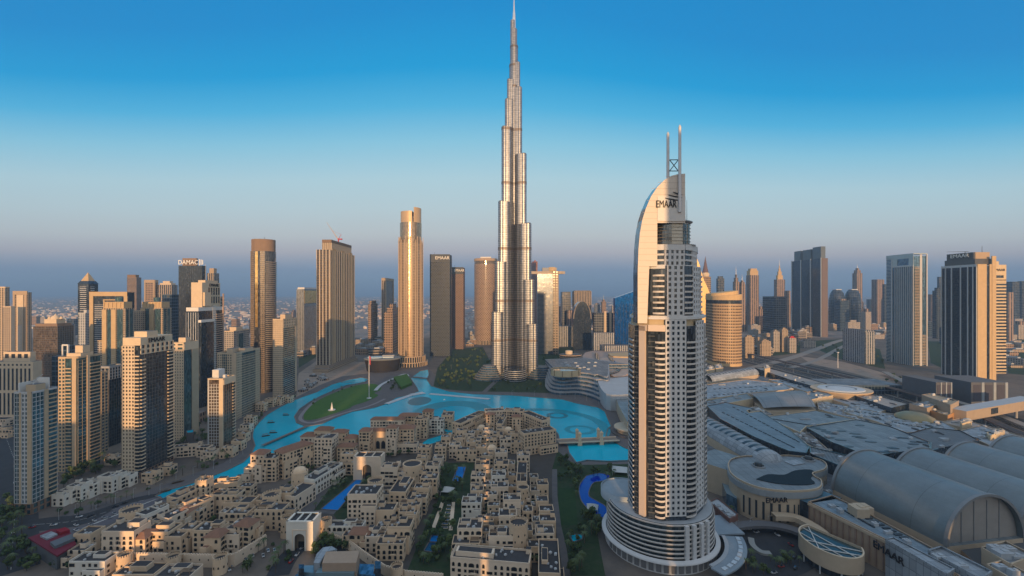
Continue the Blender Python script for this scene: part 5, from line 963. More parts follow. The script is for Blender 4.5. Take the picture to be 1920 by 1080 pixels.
# vaults
ax, ay = -.16, .987; pxx, pyy = .987, .16
def vault(lab, cx, cy, L, Rr, z0, k=1.0):
    t = T('vault_hall', lab, 'hall', cx, cy); m = t.mb('roof', vault_m); n = 22
    prof = lambda r: [(r * math.cos(R(180 - 180 * i / n)), r * k * math.sin(R(180 * i / n))) for i in range(n + 1)]
    pt = lambda u, z, s: (u * pxx + s * ax, u * pyy + s * ay, z0 + z)
    A = [pt(u, z, 0) for u, z in prof(Rr)]; B = [pt(u, z, L) for u, z in prof(Rr)]
    m.loft([A, B], 0, True, False)
    ew = plain('vault_end', (.30, .28, .26)); e = MB(); e.poly([pt(u * .985, z * .985, 3) for u, z in prof(Rr)]); e.build('end_wall', [ew], t.root); e = MB(); e.poly([pt(u * .985, z * .985, L - 2) for u, z in prof(Rr)][::-1]); e.build('end_wall', [ew], t.root)
    for uu in (-.5, -.17, .17, .5): t.mb('end_mullion', rim_m).box((uu * Rr * pxx + 2.9 * ax, uu * Rr * pyy + 2.9 * ay, z0 + Rr * k * .42), (.5, .5, Rr * k * .84), math.atan2(pyy, pxx))
    for s0 in (-.6, L - 1.2):
        r_ = MB(); r_.loft([[pt(u, z, s) for u, z in prof(q)] for s, q in ((s0, Rr - .8), (s0, Rr + .9), (s0 + 2.2, Rr + .9), (s0 + 2.2, Rr))], 0, False, False); r_.build('rim', [rim_m], t.root)
    b = t.mb('base_wall', mtan2, mroof); P = [(u * pxx + s * ax, u * pyy + s * ay) for u, s in ((-Rr, 0), (Rr, 0), (Rr, L), (-Rr, L))]; b.prism(P, 0, z0, 0, 1)
    return t.done()
vault('great barrel vaulted hall with grey metal roof, nearest the brown ribbed facade', 312, 281, 82, 31, 18)
vault('second barrel vaulted hall, right of the nearest one', 375, 296, 84, 29, 18, .92)
vault('third barrel vaulted hall, behind and right of the second', 436, 311, 86, 29, 18, .90)
vault('farthest barrel vaulted hall at the right edge', 498, 324, 92, 29, 18, .88)
def roofmass(lab, pts, z, mat=None, wall=None, cat='building', name='mall_wing', z0=0, rim=0.0, done=True):
    P = [G(a, b, z) for a, b in pts]; ar = sum(P[i][0] * P[(i + 1) % len(P)][1] - P[(i + 1) % len(P)][0] * P[i][1] for i in range(len(P)))
    if ar < 0: P = P[::-1]
    cx = sum(p[0] for p in P) / len(P); cy = sum(p[1] for p in P) / len(P); P = [(x - cx, y - cy) for x, y in P]; t = T(name, lab, cat, cx, cy); t.P = P
    t.mb('wall', wall or mtan2).prism(P, z0, z - .02, 0, 0); t.mb('roof', mat or mroof).poly([(x, y, z) for x, y in P])
    if rim:
        for i in range(len(P)): t.mb('parapet', wall or mtan2).eb(P[i], P[(i + 1) % len(P)], 0, math.hypot(P[(i + 1) % len(P)][0] - P[i][0], P[(i + 1) % len(P)][1] - P[i][1]), z - .3, z + rim, -.6, .2)
    t.cx, t.cy, t.z = cx, cy, z
    if done: t.done()
    return t
def units(t, pts, part='roof_unit', mat=None, sz=(4, 3, 1.8), n=1):
    for a, b in pts:
        x, y = G(a, b, t.z); q = MB(); w, d, h = [s * rnd.uniform(.7, 1.4) for s in sz]; q.box((0, 0, h / 2), (w, d, h)); q.box((w * .2, 0, h + .2), (w * .4, d * .5, .5)); q.build(part, [mat or palegrey], t.root, (x - t.cx, y - t.cy, t.z))
# ribbed facade block along the lower right with lettering
t = roofmass('long brown ribbed mall block with dark lettering beside the vaulted halls', [(1516, 943), (1560, 931), (1600, 950), (1785, 1050), (1930, 1130), (1850, 1130), (1795, 1080)], 21, roofing('blue_grey_roof', (.19, .25, .30), 5, 5, .04, .14), mtan, rim=1.2, done=False)
P = t.P; long_e = None
for i in range(len(P)):
    p, q = P[i], P[(i + 1) % len(P)]; L = math.hypot(q[0] - p[0], q[1] - p[1]); nx = (q[1] - p[1]) / L
    if nx < -.5 and L > 10:
        n = int(L / 4.2)
        for k in range(n): t.mb('rib', plain('brown_rib', (.30, .21, .16))).eb(p, q, k * L / n, k * L / n + 1.0, 1, 20.5, 0, .7)
        t.mb('cornice', mtan2).eb(p, q, 0, L, 19.6, 21.4, 0, 1.0)
units(t, [(1610, 967), (1618, 962)], 'roof_block', mtan2, (9, 8, 5)); units(t, [(1640, 985), (1665, 1000), (1700, 1018), (1575, 960), (1560, 950)])
x0, y0 = G(1652, 1026, 17); x1, y1 = G(1686, 1048, 17); sign('EMAAR', 6.6, ((x0 + x1) / 2 - t.cx - 1.3, (y0 + y1) / 2 - t.cy, 17), math.atan2(y1 - y0, x1 - x0), sign_black, t.root, .3, 1.0); t.done()
t = roofmass('dark glass corner block between the mall drum and the brown ribbed block', [(1494, 934), (1545, 921), (1578, 934), (1516, 944)], 21, plain('teal_roof', (.06, .14, .20), .4), g_dark, done=False); t.done()
t = roofmass('white stepped roof structure along the lower right edge', [(1660, 1012), (1675, 1009), (1790, 1068), (1775, 1078)], 23.5, wroof, wroof, rim=.8); t2 = roofmass('white walled roof plant enclosure near the bottom right corner', [(1740, 1035), (1765, 1028), (1860, 1075), (1840, 1090)], 24, wroof, wroof, rim=1.5, done=False); units(t2, [(1760, 1045), (1800, 1062)], sz=(8, 4, 2)); t2.done()
t2 = roofmass('pale plant room cluster at the right edge below the vault', [(1840, 1030), (1885, 1018), (1940, 1045), (1895, 1062)], 24, wroof, mtan2, rim=1.4, done=False); units(t2, [(1865, 1035), (1890, 1035), (1905, 1048), (1880, 1045)], sz=(6, 4, 3)); t2.done()
t2 = roofmass('low pale plant room at the bottom right corner', [(1850, 1062), (1880, 1054), (1940, 1085), (1915, 1100)], 23, wroof, mtan2, rim=1.4, done=False); units(t2, [(1875, 1068), (1900, 1080)], sz=(5, 4, 3)); t2.done()
roofmass('dark service yard deck under the last plant rooms', [(1790, 1020), (1920, 985), (1960, 1000), (1960, 1120), (1900, 1120)], 15, dgrey, mtan)
# drum with slit windows and lettering, blob roof
def drum():
    z = 27; pts = smooth([(1365, 872), (1372, 862), (1400, 856), (1440, 858), (1470, 855), (1500, 857), (1535, 862), (1550, 872), (1545, 882), (1525, 888), (1528, 895), (1540, 902), (1538, 915), (1515, 921), (1470, 922), (1425, 916), (1390, 903), (1370, 888), (1365, 872)], 3)[:-1]
    t = roofmass('round mall drum with dark slit windows, lettering and wavy rimmed roof', pts, z, roofing('drum_roof', (.20, .22, .235), 7, 7, .03, .12), mtan2, rim=1.2, done=False); P = t.P
    t.mb('roof_band', plain('roof_band_grey', (.30, .33, .35), .5)).prism([(x * 1.025, y * 1.025) for x, y in P], z - 5, z - .5, 0, 0, bottom=0)
    n = len(P); acc = 0
    for i in range(n):
        p, q = P[i], P[(i + 1) % n]; L = math.hypot(q[0] - p[0], q[1] - p[1]); ny = -(q[0] - p[0]) / L
        if ny < -.25:
            for k in range(max(1, int(L / 3.4))): w_ = L / max(1, int(L / 3.4)); t.mb('slit_window', skyl).eb(p, q, (k + .3) * w_, (k + .62) * w_, 3, 17, -.2, .12)
    pool = [G(a, b, z + .05) for a, b in smooth([(1418, 899), (1440, 890), (1470, 891), (1490, 883), (1518, 881), (1528, 887), (1520, 897), (1528, 907), (1500, 910), (1455, 907), (1418, 899)], 3)]; t.mb('dark_roof_glass', plain('dark_roof_pool', (.012, .022, .03), .6, 0, .2, .15, .1)).prism([(x - t.cx, y - t.cy) for x, y in pool], z + .1, z + .5, 0, 0)
    for a, b in ((1422, 874), (1516, 862)): x, y = G(a, b, z); q = t.mb('roof_eye', rim_m, skyl); q.lathe([(5.5, z), (5.5, z + 1), (4.5, z + 1)], 20, 0, (x - t.cx, y - t.cy)); q.lathe([(3, z + .3), (3, z + 3), (0.1, z + 3.1)], 16, 1, (x - t.cx, y - t.cy))
    x, y = G(1490, 868, z); t.mb('roof_panel', wroof).box((x - t.cx, y - t.cy, z + .4), (14, 9, .5), .3)
    px_, py_ = G(1440, 928, 20); sign('EMAAR', 5.6, (px_ - t.cx, min(q[1] for q in P) - 1.4 , 21.0), R(4), sign_black, t.root, .3, 1.0); t.done()
drum()
# half round glass topped entrance
def entr():
    z = 15; x0, y0 = G(1556, 1016, z); t = T('entrance_hall', 'half round brown entrance with white ribbed glass roof beside the roundabout', 'building', x0, y0); P = ngon(0, 0, 16.5, 20, 26, R(95), R(335)); P2 = P
    t.mb('wall', mtan2).loft([[(x, y, 5.5) for x, y in P], [(x, y, z + 1.2) for x, y in P]], 0, True, True); t.mb('wall', mtan2).loft([[(x * .95, y * .95, z + 1.2) for x, y in P], [(x * .95, y * .95, 9) for x, y in P]], 0, True, True); t.mb('rim', cream2).loft([[(x, y, z + 1.2) for x, y in P], [(x * .95, y * .95, z + 1.25) for x, y in P]], 0, False, True)
    t.mb('glass_roof', plain('green_roof_glass', (.05, .085, .09), .15, .3)).poly([(x * .95, y * .95, z - .4) for x, y in P])
    rb = t.mb('roof_rib', whitew)
    for i, j in ((2, 20), (5, 17), (8, 24), (0, 12), (11, 22)): rb.tube((P[i][0] * .95, P[i][1] * .95, z), (P[j][0] * .95, P[j][1] * .95, z), .32, None, 5)
    for i in range(8, 26, 4): q = MB(); q.tube((P[i][0] * .95, P[i][1] * .95, 0), (P[i][0] * .95, P[i][1] * .95, 5.6), .5, None, 8); q.build('column', [alum], t.root)
    t.mb('glass_wall', g_dark).prism([(x * .8, y * .8) for x, y in P], 0, 6, 0, 0); t.done()
entr()
# ramp bridge and walls round the forecourt
def arcwall(name, lab, cat, line, w, z0, z1, mat):
    o = ribbon(name, line, w, z1, mat, None, z1 - z0); return tag(o, lab, cat)
arcwall('footbridge', 'curved brown skybridge from the drum to the entrance hall', 'bridge', [G(a, b, 11) for a, b in smooth([(1450, 965), (1490, 968), (1525, 985), (1545, 1000)])], 7, 8, 11.5, mtan2)
arcwall('ramp_bridge', 'dark curved ramp sweeping over the forecourt behind the roundabout', 'ramp', [G(a, b, 6) for a, b in smooth([(1355, 995), (1385, 985), (1430, 982), (1480, 990), (1530, 1010)])], 8, 4.5, 6.5, plain('ramp_dark', (.13, .13, .14)))
arcwall('planter_wall', 'pale crescent planter in the middle of the roundabout', 'planter', [G(a, b, 0) for a, b in smooth([(1408, 1012), (1412, 1026), (1428, 1038), (1445, 1040)])], 4, 0, 1.6, plain('planter_stone', (.30, .31, .30)))
t2 = roofmass('narrow flat roofed terrace block between the hotel podium and the mall drum', [(1330, 942), (1345, 935), (1384, 966), (1368, 975)], 9, palegrey, plain('red_brown', (.20, .10, .08)), rim=.8, done=False); units(t2, [(1345, 950), (1355, 957), (1362, 962), (1370, 968)], sz=(4, 3, 2)); t2.done()
roofmass('curved glass balcony block left of the mall drum', [(1352, 900), (1372, 900), (1382, 935), (1362, 925)], 12, plain('blue_roof2', (.20, .27, .31)), g_blue)
roofmass('ribbed sand coloured mall front left of the drum, behind the hotel', [(1316, 850), (1340, 842), (1420, 866), (1372, 884), (1322, 868)], 25, mroof, mtan2)
# the big mall roofs
ribbed = lambda lab, line, w, z, n, gl: None
def halftube(lab, p0, p1, r, z, n, k=.8, name='skylight_gallery'):
    """arched gallery roof with dark window stripes across it"""
    (x0, y0), (x1, y1) = G(*p0, z), G(*p1, z); L = math.hypot(x1 - x0, y1 - y0); t = T(name, lab, 'roof', (x0 + x1) / 2, (y0 + y1) / 2, math.atan2(y1 - y0, x1 - x0)); N_ = 10; A = [(r * math.cos(R(180 * i / N_)), r * k * math.sin(R(180 * i / N_))) for i in range(N_ + 1)]
    t.mb('roof', wroof).loft([[(-L / 2, u, z + v) for u, v in A[::-1]], [(L / 2, u, z + v) for u, v in A[::-1]]][::-1], 0, True, False); e = t.mb('end_cap', wroof); rr = [[(L / 2 + r * .8 * math.sin(R(f)), u * math.cos(R(f)), z + v * math.cos(R(f))) for u, v in A] for f in (0, 30, 60, 85)]; e.loft(rr, 0, True, False)
    for j in range(n):
        s0 = -L / 2 + L * (j + .3) / n; t.mb('roof_window', skyl).loft([[(s, u * 1.012, z + v * 1.012 + .05) for u, v in A[1:8]] for s in (s0 + L / n * .4, s0)], 0, True, False)
    t.mb('wall', mtan2).box((0, 0, z / 2), (L, 2 * r, z)); t.done()
halftube('arched white gallery roof with dark cross stripes above the mall drum', (1322, 800), (1440, 868), 15, 22, 11)
halftube('far arched white gallery roof with dark stripes near the golden hotel', (1322, 714), (1408, 700), 15, 20, 15)
roofmass('long blue grey wing roof curving to a point in the middle of the mall', [(1325, 762), (1360, 755), (1420, 768), (1480, 806), (1517, 838), (1512, 850), (1478, 846), (1415, 820), (1350, 786)], 27, roofing('wing_roof', (.165, .225, .27), 5, 16, .03, .12), g_dark, rim=.6)
def mallroof(lab, pts, z, mat=None, wall=None, un=0, holes=0, rim=.8, dark=None):
    un = int(un * 2.2) if un else 6
    t = roofmass(lab, pts, z, mat, wall, rim=rim, done=False); xs = [p[0] for p in pts]; ys = [p[1] for p in pts]; r_ = random.Random(int(xs[0] * 7 + ys[0]))
    def inside(a, b):
        c = False; j = len(pts) - 1
        for i in range(len(pts)):
            if (pts[i][1] > b) != (pts[j][1] > b) and a < (pts[j][0] - pts[i][0]) * (b - pts[i][1]) / (pts[j][1] - pts[i][1]) + pts[i][0]: c = not c
            j = i
        return c
    k = 0
    for _ in range(400):
        if k >= un: break
        a, b = r_.uniform(min(xs), max(xs)), r_.uniform(min(ys) + 2, max(ys) - 2)
        if inside(a, b) and inside(a + 4, b) and inside(a - 4, b): units(t, [(a, b)], 'roof_unit', [palegrey, grey, alum, MAT['dark_grey']][k % 4], [(5, 4, 1.8), (9, 2, 1.2), (3, 3, 2.2), (2, 8, .9)][k % 4]); k += 1
    k = 0
    for _ in range(400):
        if k >= holes: break
        a, b = r_.uniform(min(xs), max(xs)), r_.uniform(min(ys) + 3, max(ys) - 3)
        if inside(a, b) and inside(a + 7, b) and inside(a - 7, b): x, y = G(a, b, z); q = MB(); q.prism(ngon(0, 0, 5.5, 2.6, 12), 0, .3, 0, 0); q.build('roof_opening', [skyl], t.root, (x - t.cx, y - t.cy, z + .05), rnd.uniform(-.3, .1)); k += 1
    t.done(); return t
mallroof('wide flat mall roof peppered with dark oval skylights', [(1512, 802), (1604, 787), (1668, 800), (1742, 830), (1744, 842), (1655, 853), (1622, 853), (1560, 830)], 27, None, g_dark, 0, 22)
mallroof('dark latticed louvre roof left of the nearest vault', [(1518, 838), (1600, 858), (1622, 856), (1605, 874), (1584, 878), (1520, 852)], 24, facade('louvre_roof', (.16, .175, .19), (.04, .045, .05), 3.2, 3.2, .6, .6, .1, .5, .6, 0, .5, .5), g_dark, 0, 0)
mallroof('dark latticed louvre roof right of the oval skylight roof', [(1700, 815), (1745, 802), (1800, 808), (1835, 826), (1745, 846), (1745, 830)], 24, MAT['louvre_roof'], g_dark)
def dome_slab():
    z = 24; t = T('mall_wing', 'big smooth curved metal roof like a saddle in the middle of the mall', 'building', 0, 0); 
    a = [G(1400, 738, z), G(1432, 770, 20), G(1530, 768, 20), G(1500, 732, z)]; c0 = Vector((*a[0], z)); c1 = Vector((*a[1], 20)); c2 = Vector((*a[2], 20)); c3 = Vector((*a[3], z)); rows = []
    for i in range(9):
        u = i / 8; rows.append([tuple(c0.lerp(c1, v).lerp(c3.lerp(c2, v), u) + Vector((0, 0, 11 * math.sin(math.pi * (.15 + .85 * (1 - v))) * (.75 + .25 * math.sin(math.pi * u))))) for v in [k / 8 for k in range(9)]])
    t.mb('roof', roofing('saddle_metal', (.22, .225, .23), 3, 30, .03, .06, .45, .3)).loft(rows, 0, True, False); t.mb('wall', mtan2).prism([(p.x, p.y) for p in (c0, c1, c2, c3)] if False else [(a[1][0], a[1][1]), (a[2][0], a[2][1]), (a[3][0], a[3][1]), (a[0][0], a[0][1])], 0, 19.5, 0, 0); cx = sum(p[0] for p in a) / 4; cy = sum(p[1] for p in a) / 4
    t.root.location = (cx, cy, 0)
    for k, (m, _) in t.p.items(): m.v = [(x - cx, y - cy, zz) for x, y, zz in m.v]
    t.done()
dome_slab()
mallroof('flat pale mall roof with four dark ovals near the white hotel', [(1322, 722), (1400, 712), (1470, 720), (1488, 730), (1400, 738), (1322, 750)], 22, wroof, mtan2, 3, 6)
mallroof('long mall roof with bright lit edge left of the saddle roof', [(1322, 752), (1400, 738), (1412, 748), (1322, 765)], 25, mroof, b3)
mallroof('flat mall roof with lit edge right of the saddle roof', [(1500, 738), (1540, 732), (1562, 742), (1520, 750)], 24, mroof, b3)
mallroof('cluttered mall roof strip full of air units beside the pointed wing', [(1372, 772), (1420, 762), (1520, 815), (1560, 850), (1520, 838), (1460, 800)], 22, roofing('brownish_roof', (.22, .195, .18), 6, 6, .05, .35), mtan2, 26)
mallroof('grey mall roof with brown sunken court before the oval skylight roof', [(1432, 782), (1530, 770), (1604, 787), (1512, 800), (1500, 812)], 25, mroof, b3, 2, 1)
mallroof('long flat roof with glazed side along the highway, far one', [(1415, 690), (1440, 690), (1550, 720), (1535, 728), (1480, 712)], 22, roofing('tan_roof', (.36, .31, .27), 8, 4, .03, .1), g_dark)
mallroof('long flat roof with glazed side along the highway, near one', [(1602, 742), (1625, 738), (1704, 758), (1672, 766)], 23, roofing('tan_roof', (.36, .31, .27), 8, 4, .03, .1), g_dark)
mallroof('low mall roof strip between the two glazed highway roofs', [(1440, 712), (1475, 712), (1600, 745), (1670, 768), (1640, 775), (1560, 750)], 17, wroof, mtan2, 14)
mallroof('speckled violet grey mall roof in front of the skybridge', [(1590, 762), (1640, 772), (1700, 780), (1765, 790), (1795, 806), (1700, 812), (1640, 790), (1580, 772)], 20, wroof, mtan2, 22, 2)
mallroof('lower mall roof between the saddle roof and the speckled roof', [(1532, 752), (1580, 760), (1640, 795), (1690, 812), (1604, 787), (1535, 768)], 18, roofing('blueish_roof', (.28, .30, .34), 8, 5, .04, .25), mtan2, 16)
mallroof('flat brown and white roof strip behind the third vault', [(1795, 810), (1840, 798), (1920, 830), (1870, 842), (1838, 828)], 20, wroof, mtan2, 8)
mallroof('tan deck roof left of the highway wall', [(1765, 792), (1800, 785), (1930, 822), (1930, 835)], 17, roofing('tan_roof', (.36, .31, .27), 8, 4, .03, .1), mtan2, 6)
mallroof('base deck of the mall filling the gaps between its roofs', [(1320, 745), (1420, 705), (1480, 705), (1700, 790), (1920, 860), (1920, 1000), (1600, 960), (1420, 880), (1320, 860)], 13, roofing('deck_grey', (.15, .165, .185), 9, 9, .03, .3), mtan2, 30)
def oval():
    x, y = G(1577, 730, 26); t = T('mall_rotunda', 'oval rotunda with white ring roof beside the highway', 'building', x, y); t.mb('wall', mtan2).lathe([(40, 0), (40, 24), (44, 25), (44, 27)], 40, 0, (0, 0), True, 0, 1, .8); q = t.mb('roof', plain('ring_roof_white', (.52, .55, .58), .5)); q.lathe([(34, 27), (33, 28), (22, 28.5)], 40, 0, (0, 0), False, None, 1, .8); q.lathe([(20, 28.2), (0.1, 28.4)], 40, 0, (0, 0), False, None, 1, .8); t.mb('roof_ring_gap', dgrey).lathe([(22, 28), (20, 28)], 40, 0, (0, 0), False, None, 1, .8); t.done()
oval()
def bronze_dome():
    x, y = G(1715, 785, 20); t = T('bronze_dome', 'flattened bronze dome on the mall roof before the skybridge', 'dome', x, y, 0, None, 0); t.mb('dome', plain('bronze_roof', (.30, .25, .14), .45, .4)).lathe([(20, 20), (19.5, 23), (12, 27), (0.2, 28)], 28); t.mb('base', mtan2).lathe([(20, 0), (20, 20)], 28); t.done()
bronze_dome()
# covered skybridge over the highway and its boxes
def sky():
    t = T('skybridge', 'long tan covered skybridge crossing over the highway at the right edge', 'bridge', 490, 480); (x0, y0), (x1, y1) = G(1795, 768, 27), G(1930, 745, 27); L = [(x0 - 490, y0 - 480), (x1 - 490, y1 - 480)]; d = Vector((x1 - x0, y1 - y0, 0)).normalized(); n = Vector((-d.y, d.x, 0)) * 9; P = [(L[0][0] - n.x, L[0][1] - n.y), (L[1][0] - n.x, L[1][1] - n.y), (L[1][0] + n.x, L[1][1] + n.y), (L[0][0] + n.x, L[0][1] + n.y)]
    t.mb('body', plain('skybridge_tan', (.36, .29, .22)), plain('pale_blue_roof', (.40, .44, .48))).prism(P, 14, 27, 0, 1, bottom=0); t.mb('window', g_dark).eb(P[0], P[1], 60, 78, 17, 25, 0, .2)
    for s in (.35, .8): q = MB(); c = Vector((*L[0], 0)).lerp(Vector((*L[1], 0)), s); q.tube((c.x, c.y, 0), (c.x, c.y, 14), 1.6, None, 8); q.build('pier', [grey], t.root)
    t.done()
sky()
mallroof('tall tan block with louvred end where the skybridge starts', [(1728, 741), (1745, 738), (1798, 752), (1782, 760)], 33, tan, plain('skybridge_tan', (.36, .29, .22)))
mallroof('white roofed tan block left of the skybridge start', [(1705, 758), (1750, 750), (1765, 756), (1738, 766)], 26, wroof, plain('skybridge_tan', (.36, .29, .22)))
mallroof('orange lit small box at the foot of the skybridge', [(1742, 770), (1770, 764), (1796, 772), (1776, 780)], 21, tan, plain('orange_stone', (.44, .25, .12)))
for lab, pts, z in (('lit cream cube on the mall roof near the golden hotel', [(1322, 688), (1336, 685), (1340, 692), (1324, 695)], 28), ('white cube on the mall roof near the golden hotel', [(1340, 684), (1352, 682), (1356, 690), (1342, 691)], 28), ('small orange cube on the mall roof by the glazed highway roof', [(1432, 686), (1440, 685), (1444, 690), (1434, 692)], 30), ('pair of lit boxes on the cluttered mall roof', [(1400, 770), (1425, 766), (1428, 771), (1404, 774)], 27), ('lit box at the right end of the speckled roof', [(1800, 790), (1818, 786), (1822, 790), (1804, 795)], 24), ('long lit roof box near the right edge', [(1850, 812), (1878, 804), (1884, 808), (1856, 818)], 25)):
    mallroof(lab, pts, z, wroof, b3)
# billboard wall blocks beyond the highway
def bb():
    for lab, a, b, z, mt in (('dark building with big wall panels beyond the highway, left part', 1722, 1785, 34, 'a'), ('dark building with pale vertical strips beyond the highway, right part', 1785, 1890, 34, 'b')):
        x0, y0 = G(a, 718, 34) if False else ((a - 960) / F * 720, 720); x1 = (b - 960) / F * 690; t = block('shop_block', lab, 'building', ((x0 + x1) / 2, 690, x1 - x0, 60, 38)); t.mb('wall', plain('dark_clad', (.12, .13, .15), .4, .2), gravel).prism([t.FL, t.FR, t.BR, t.BL], 0, t.h, 0, 1)
        for k in range(3): t.mb('wall_panel', plain('dark_panel', (.07, .07, .09), .4)).eb(*t.edges[0], t.w * (.06 + .32 * k), t.w * (.26 + .32 * k), 8, 34, 0, .3); t.mb('pale_strip', plain('strip_blue', (.28, .32, .36))).eb(*t.edges[0], t.w * (.28 + .32 * k), t.w * (.35 + .32 * k), 0, 38, 0, .6)
        t.done()
    t = block('car_park', 'low long blue grey deck building in front of the ribbed tower', 'building', (620, 770, 170, 60, 16)); t.mb('wall', f_blue, MAT['deck_grey']).prism([t.FL, t.FR, t.BR, t.BL], 0, 16, 0, 1); t.done()
bb()
# elevated metro line beside the highway
def metro():
    line = HWY; t = T('metro_viaduct', 'elevated brown railway viaduct running beside the highway', 'viaduct', 0, 0); a = []
    o = ribbon('deck', line, 11, 13.5, plain('viaduct_brown', (.13, .095, .085)), None, 1.6); o.parent = t.root; o2 = ribbon('rail_bed', line, 7, 13.7, plain('rail_bed', (.07, .055, .05)), None); o2.parent = t.root
    for i in range(0, len(line) - 6, 1):
        if i % 1 == 0: q = MB(); q.tube((*line[i], 0), (*line[i], 12), 1.3, 1.1, 8); q.build('pier', [grey], t.root)
    t.done()
metro()
for lab, line, w, z in (('concrete flyover curving beside the highway', [(612, 420), (655, 511), (708, 640), (735, 760), (830, 950)], 12, 8),):
    o = ribbon('flyover', smooth(line, 5), w, z, plain('ramp_concrete', (.26, .24, .22)), None, 1.5); tag(o, lab, 'flyover')
c = thing('light_mast', 'very tall lighting mast beside the highway before the grey office slab', 'mast', (*G(1571, 690), 0)); q = MB(); q.tube((0, 0, 0), (0, 0, 38), .9, .5, 8); q.build('pole', [alum], c); q = MB(); q.lathe([(2.5, 37), (3, 38.2), (2.5, 39)], 10, 0, (0, 0), True, 0); q.build('lamp_ring', [alum], c)
# fan roofs and the wavy waterside terraces left of the hotel
def wavy():
    t = T('terraced_mall', 'wavy glass terraces curving along the lake left of the white hotel', 'building', *G(1085, 735)); cx, cy = t.root.location.x, t.root.location.y
    for k in range(6):
        z = 5.5 * k + 5; kk = 1 - .035 * k; pts = smooth([(1022 + 3 * k, 728 - 2 * k), (1030 + 2 * k, 737 - 1.5 * k), (1050 + 1 * k, 741 - 1.5 * k), (1085, 741 - 2 * k), (1112 - 1.5 * k, 748 - 3 * k), (1130 - 3 * k, 756 - 4 * k), (1146 - 5 * k, 755 - 4 * k), (1150 - 2 * k, 740), (1142, 712)], 5); Q = [G(a, b) for a, b in pts] + [(250, 900), (170, 985), (75, 965)]
        Q = [(x - cx, y - cy) for x, y in Q]; g_ = [(x * .985, y * .985 + .8) for x, y in Q]; t.mb('glass_band', g_blue).prism(g_, z - 5.5, z - 1.3, 0, 0); q = MB(); q.prism(Q, z - 1.3, z + .4, 0, 0, bottom=0); q.build('terrace_slab', [plain('wavy_slab', (.34, .34, .35), .6)], t.root)
    rs = MB(); rs.poly([(x * .97, y * .97 + 1, 33.0) for x, y in Q]); rs.build('roof', [roofing('terrace_roof_sheet', (.20, .175, .165), 7, 7, .05, .3)], t.root); units_ = MB(); [units_.box((random.Random(k).uniform(-30, 60), random.Random(k + 50).uniform(40, 130), 34), (6, 4, 2)) for k in range(14)]; [units_.v]; units_.build('roof_plant', [palegrey], t.root)
    dx, dy = G(1062, 705, 33); t.mb('roof_drum', plain('gold_drum', (.55, .42, .26)), g_grey).lathe([(27, 33), (27, 44)], 30, 0, (dx - cx, dy - cy + 10), True, None, 1, .8); t.mb('drum_roof', g_grey).lathe([(26, 42), (0.1, 43)], 30, 0, (dx - cx, dy - cy + 10), False, None, 1, .8)
    for i in range(30):
        a = 2 * math.pi * i / 30
        if i % 3 == 0: t.mb('drum_rib', brown).box((dx - cx + 27.2 * math.cos(a), dy - cy + 10 + .8 * 27.2 * math.sin(a), 38.5), (.6, 1.2, 10), a)
    t.done()
    t = T('round_office', 'round banded office with bright drum on top behind the wavy terraces', 'building', *G(1072, 690)); 
    for k in range(6): t.mb('floor_band', plain('office_band', (.42, .33, .26))).lathe([(27, 5 * k + 3.2), (27.8, 5 * k + 3.2), (27.8, 5 * k + 5), (27, 5 * k + 5)], 32, 0, (0, 22), True, None, 1, .7); 
    t.mb('glass_wall', g_dark, gravel).lathe([(26.8, 0), (26.8, 31)], 32, 0, (0, 22), True, 1, 1, .7); t.mb('roof_drum', cream2).lathe([(9, 31), (9, 39), (6, 40)], 18, 0, (-4, 22), True, 0); t.done()
    t = T('fan_roof_hall', 'fan shaped pinkish roofs with dark glazed curves behind the wavy terraces', 'building', *G(1140, 690)); cx, cy = t.root.location.x, t.root.location.y
    for pts, z, mt in (([(1092, 668), (1110, 658), (1200, 664), (1210, 720), (1130, 722), (1100, 705)], 20, plain('fan_roof', (.40, .31, .27))), ([(1125, 672), (1175, 668), (1178, 700), (1150, 705), (1130, 690)], 23, plain('fan_roof2', (.46, .36, .30))), ([(1140, 662), (1190, 660), (1195, 668), (1150, 668)], 26, gold_st), ([(1120, 712), (1190, 708), (1195, 735), (1145, 740), (1128, 730)], 25, palegrey)):
        P = [G(a, b, z) for a, b in smooth(pts + [pts[0]], 3)[:-1]]; P = [(x - cx, y - cy) for x, y in P][::-1]; q = t.mb('roof', mt) if False else MB(); q.prism(P, 0, z, 0, 0); q.build('roof', [mt], t.root)
    gl = [G(a, b, 23.4) for a, b in smooth([(1118, 662), (1122, 674), (1132, 680), (1130, 688)], 4)]; o = ribbon('dark_curve', [(x - cx, y - cy) for x, y in gl], 7, 24, g_dark, None, 3); o.parent = t.root; gl = [G(a, b, 24) for a, b in smooth([(1142, 668), (1150, 678), (1162, 685), (1158, 696), (1140, 702)], 4)]; o = ribbon('dark_curve', [(x - cx, y - cy) for x, y in gl], 7, 25, g_dark, None, 3); o.parent = t.root; t.done()
    roofmass('sand coloured curved wall block between the wavy terraces and the hotel', [(1150, 733), (1172, 728), (1195, 735), (1195, 790), (1176, 790), (1160, 760)], 18, mroof, mtan2); t = T('round_pavilion', 'round pale pavilion half hidden by the white hotel at the lake', 'pavilion', *G(1182, 812)); t.mb('wall', mtan2).lathe([(17, 0), (17, 7)], 28); t.mb('roof', mtan2, plain('pavilion_roof', (.42, .38, .30))).lathe([(21, 7), (21, 8.5), (19.5, 8.5)], 28, 0, (0, 0), True, 1); t.mb('deck', paving).lathe([(24, 0), (24, 2)], 28, 0, (0, 0), True, 0); t.done()
wavy()

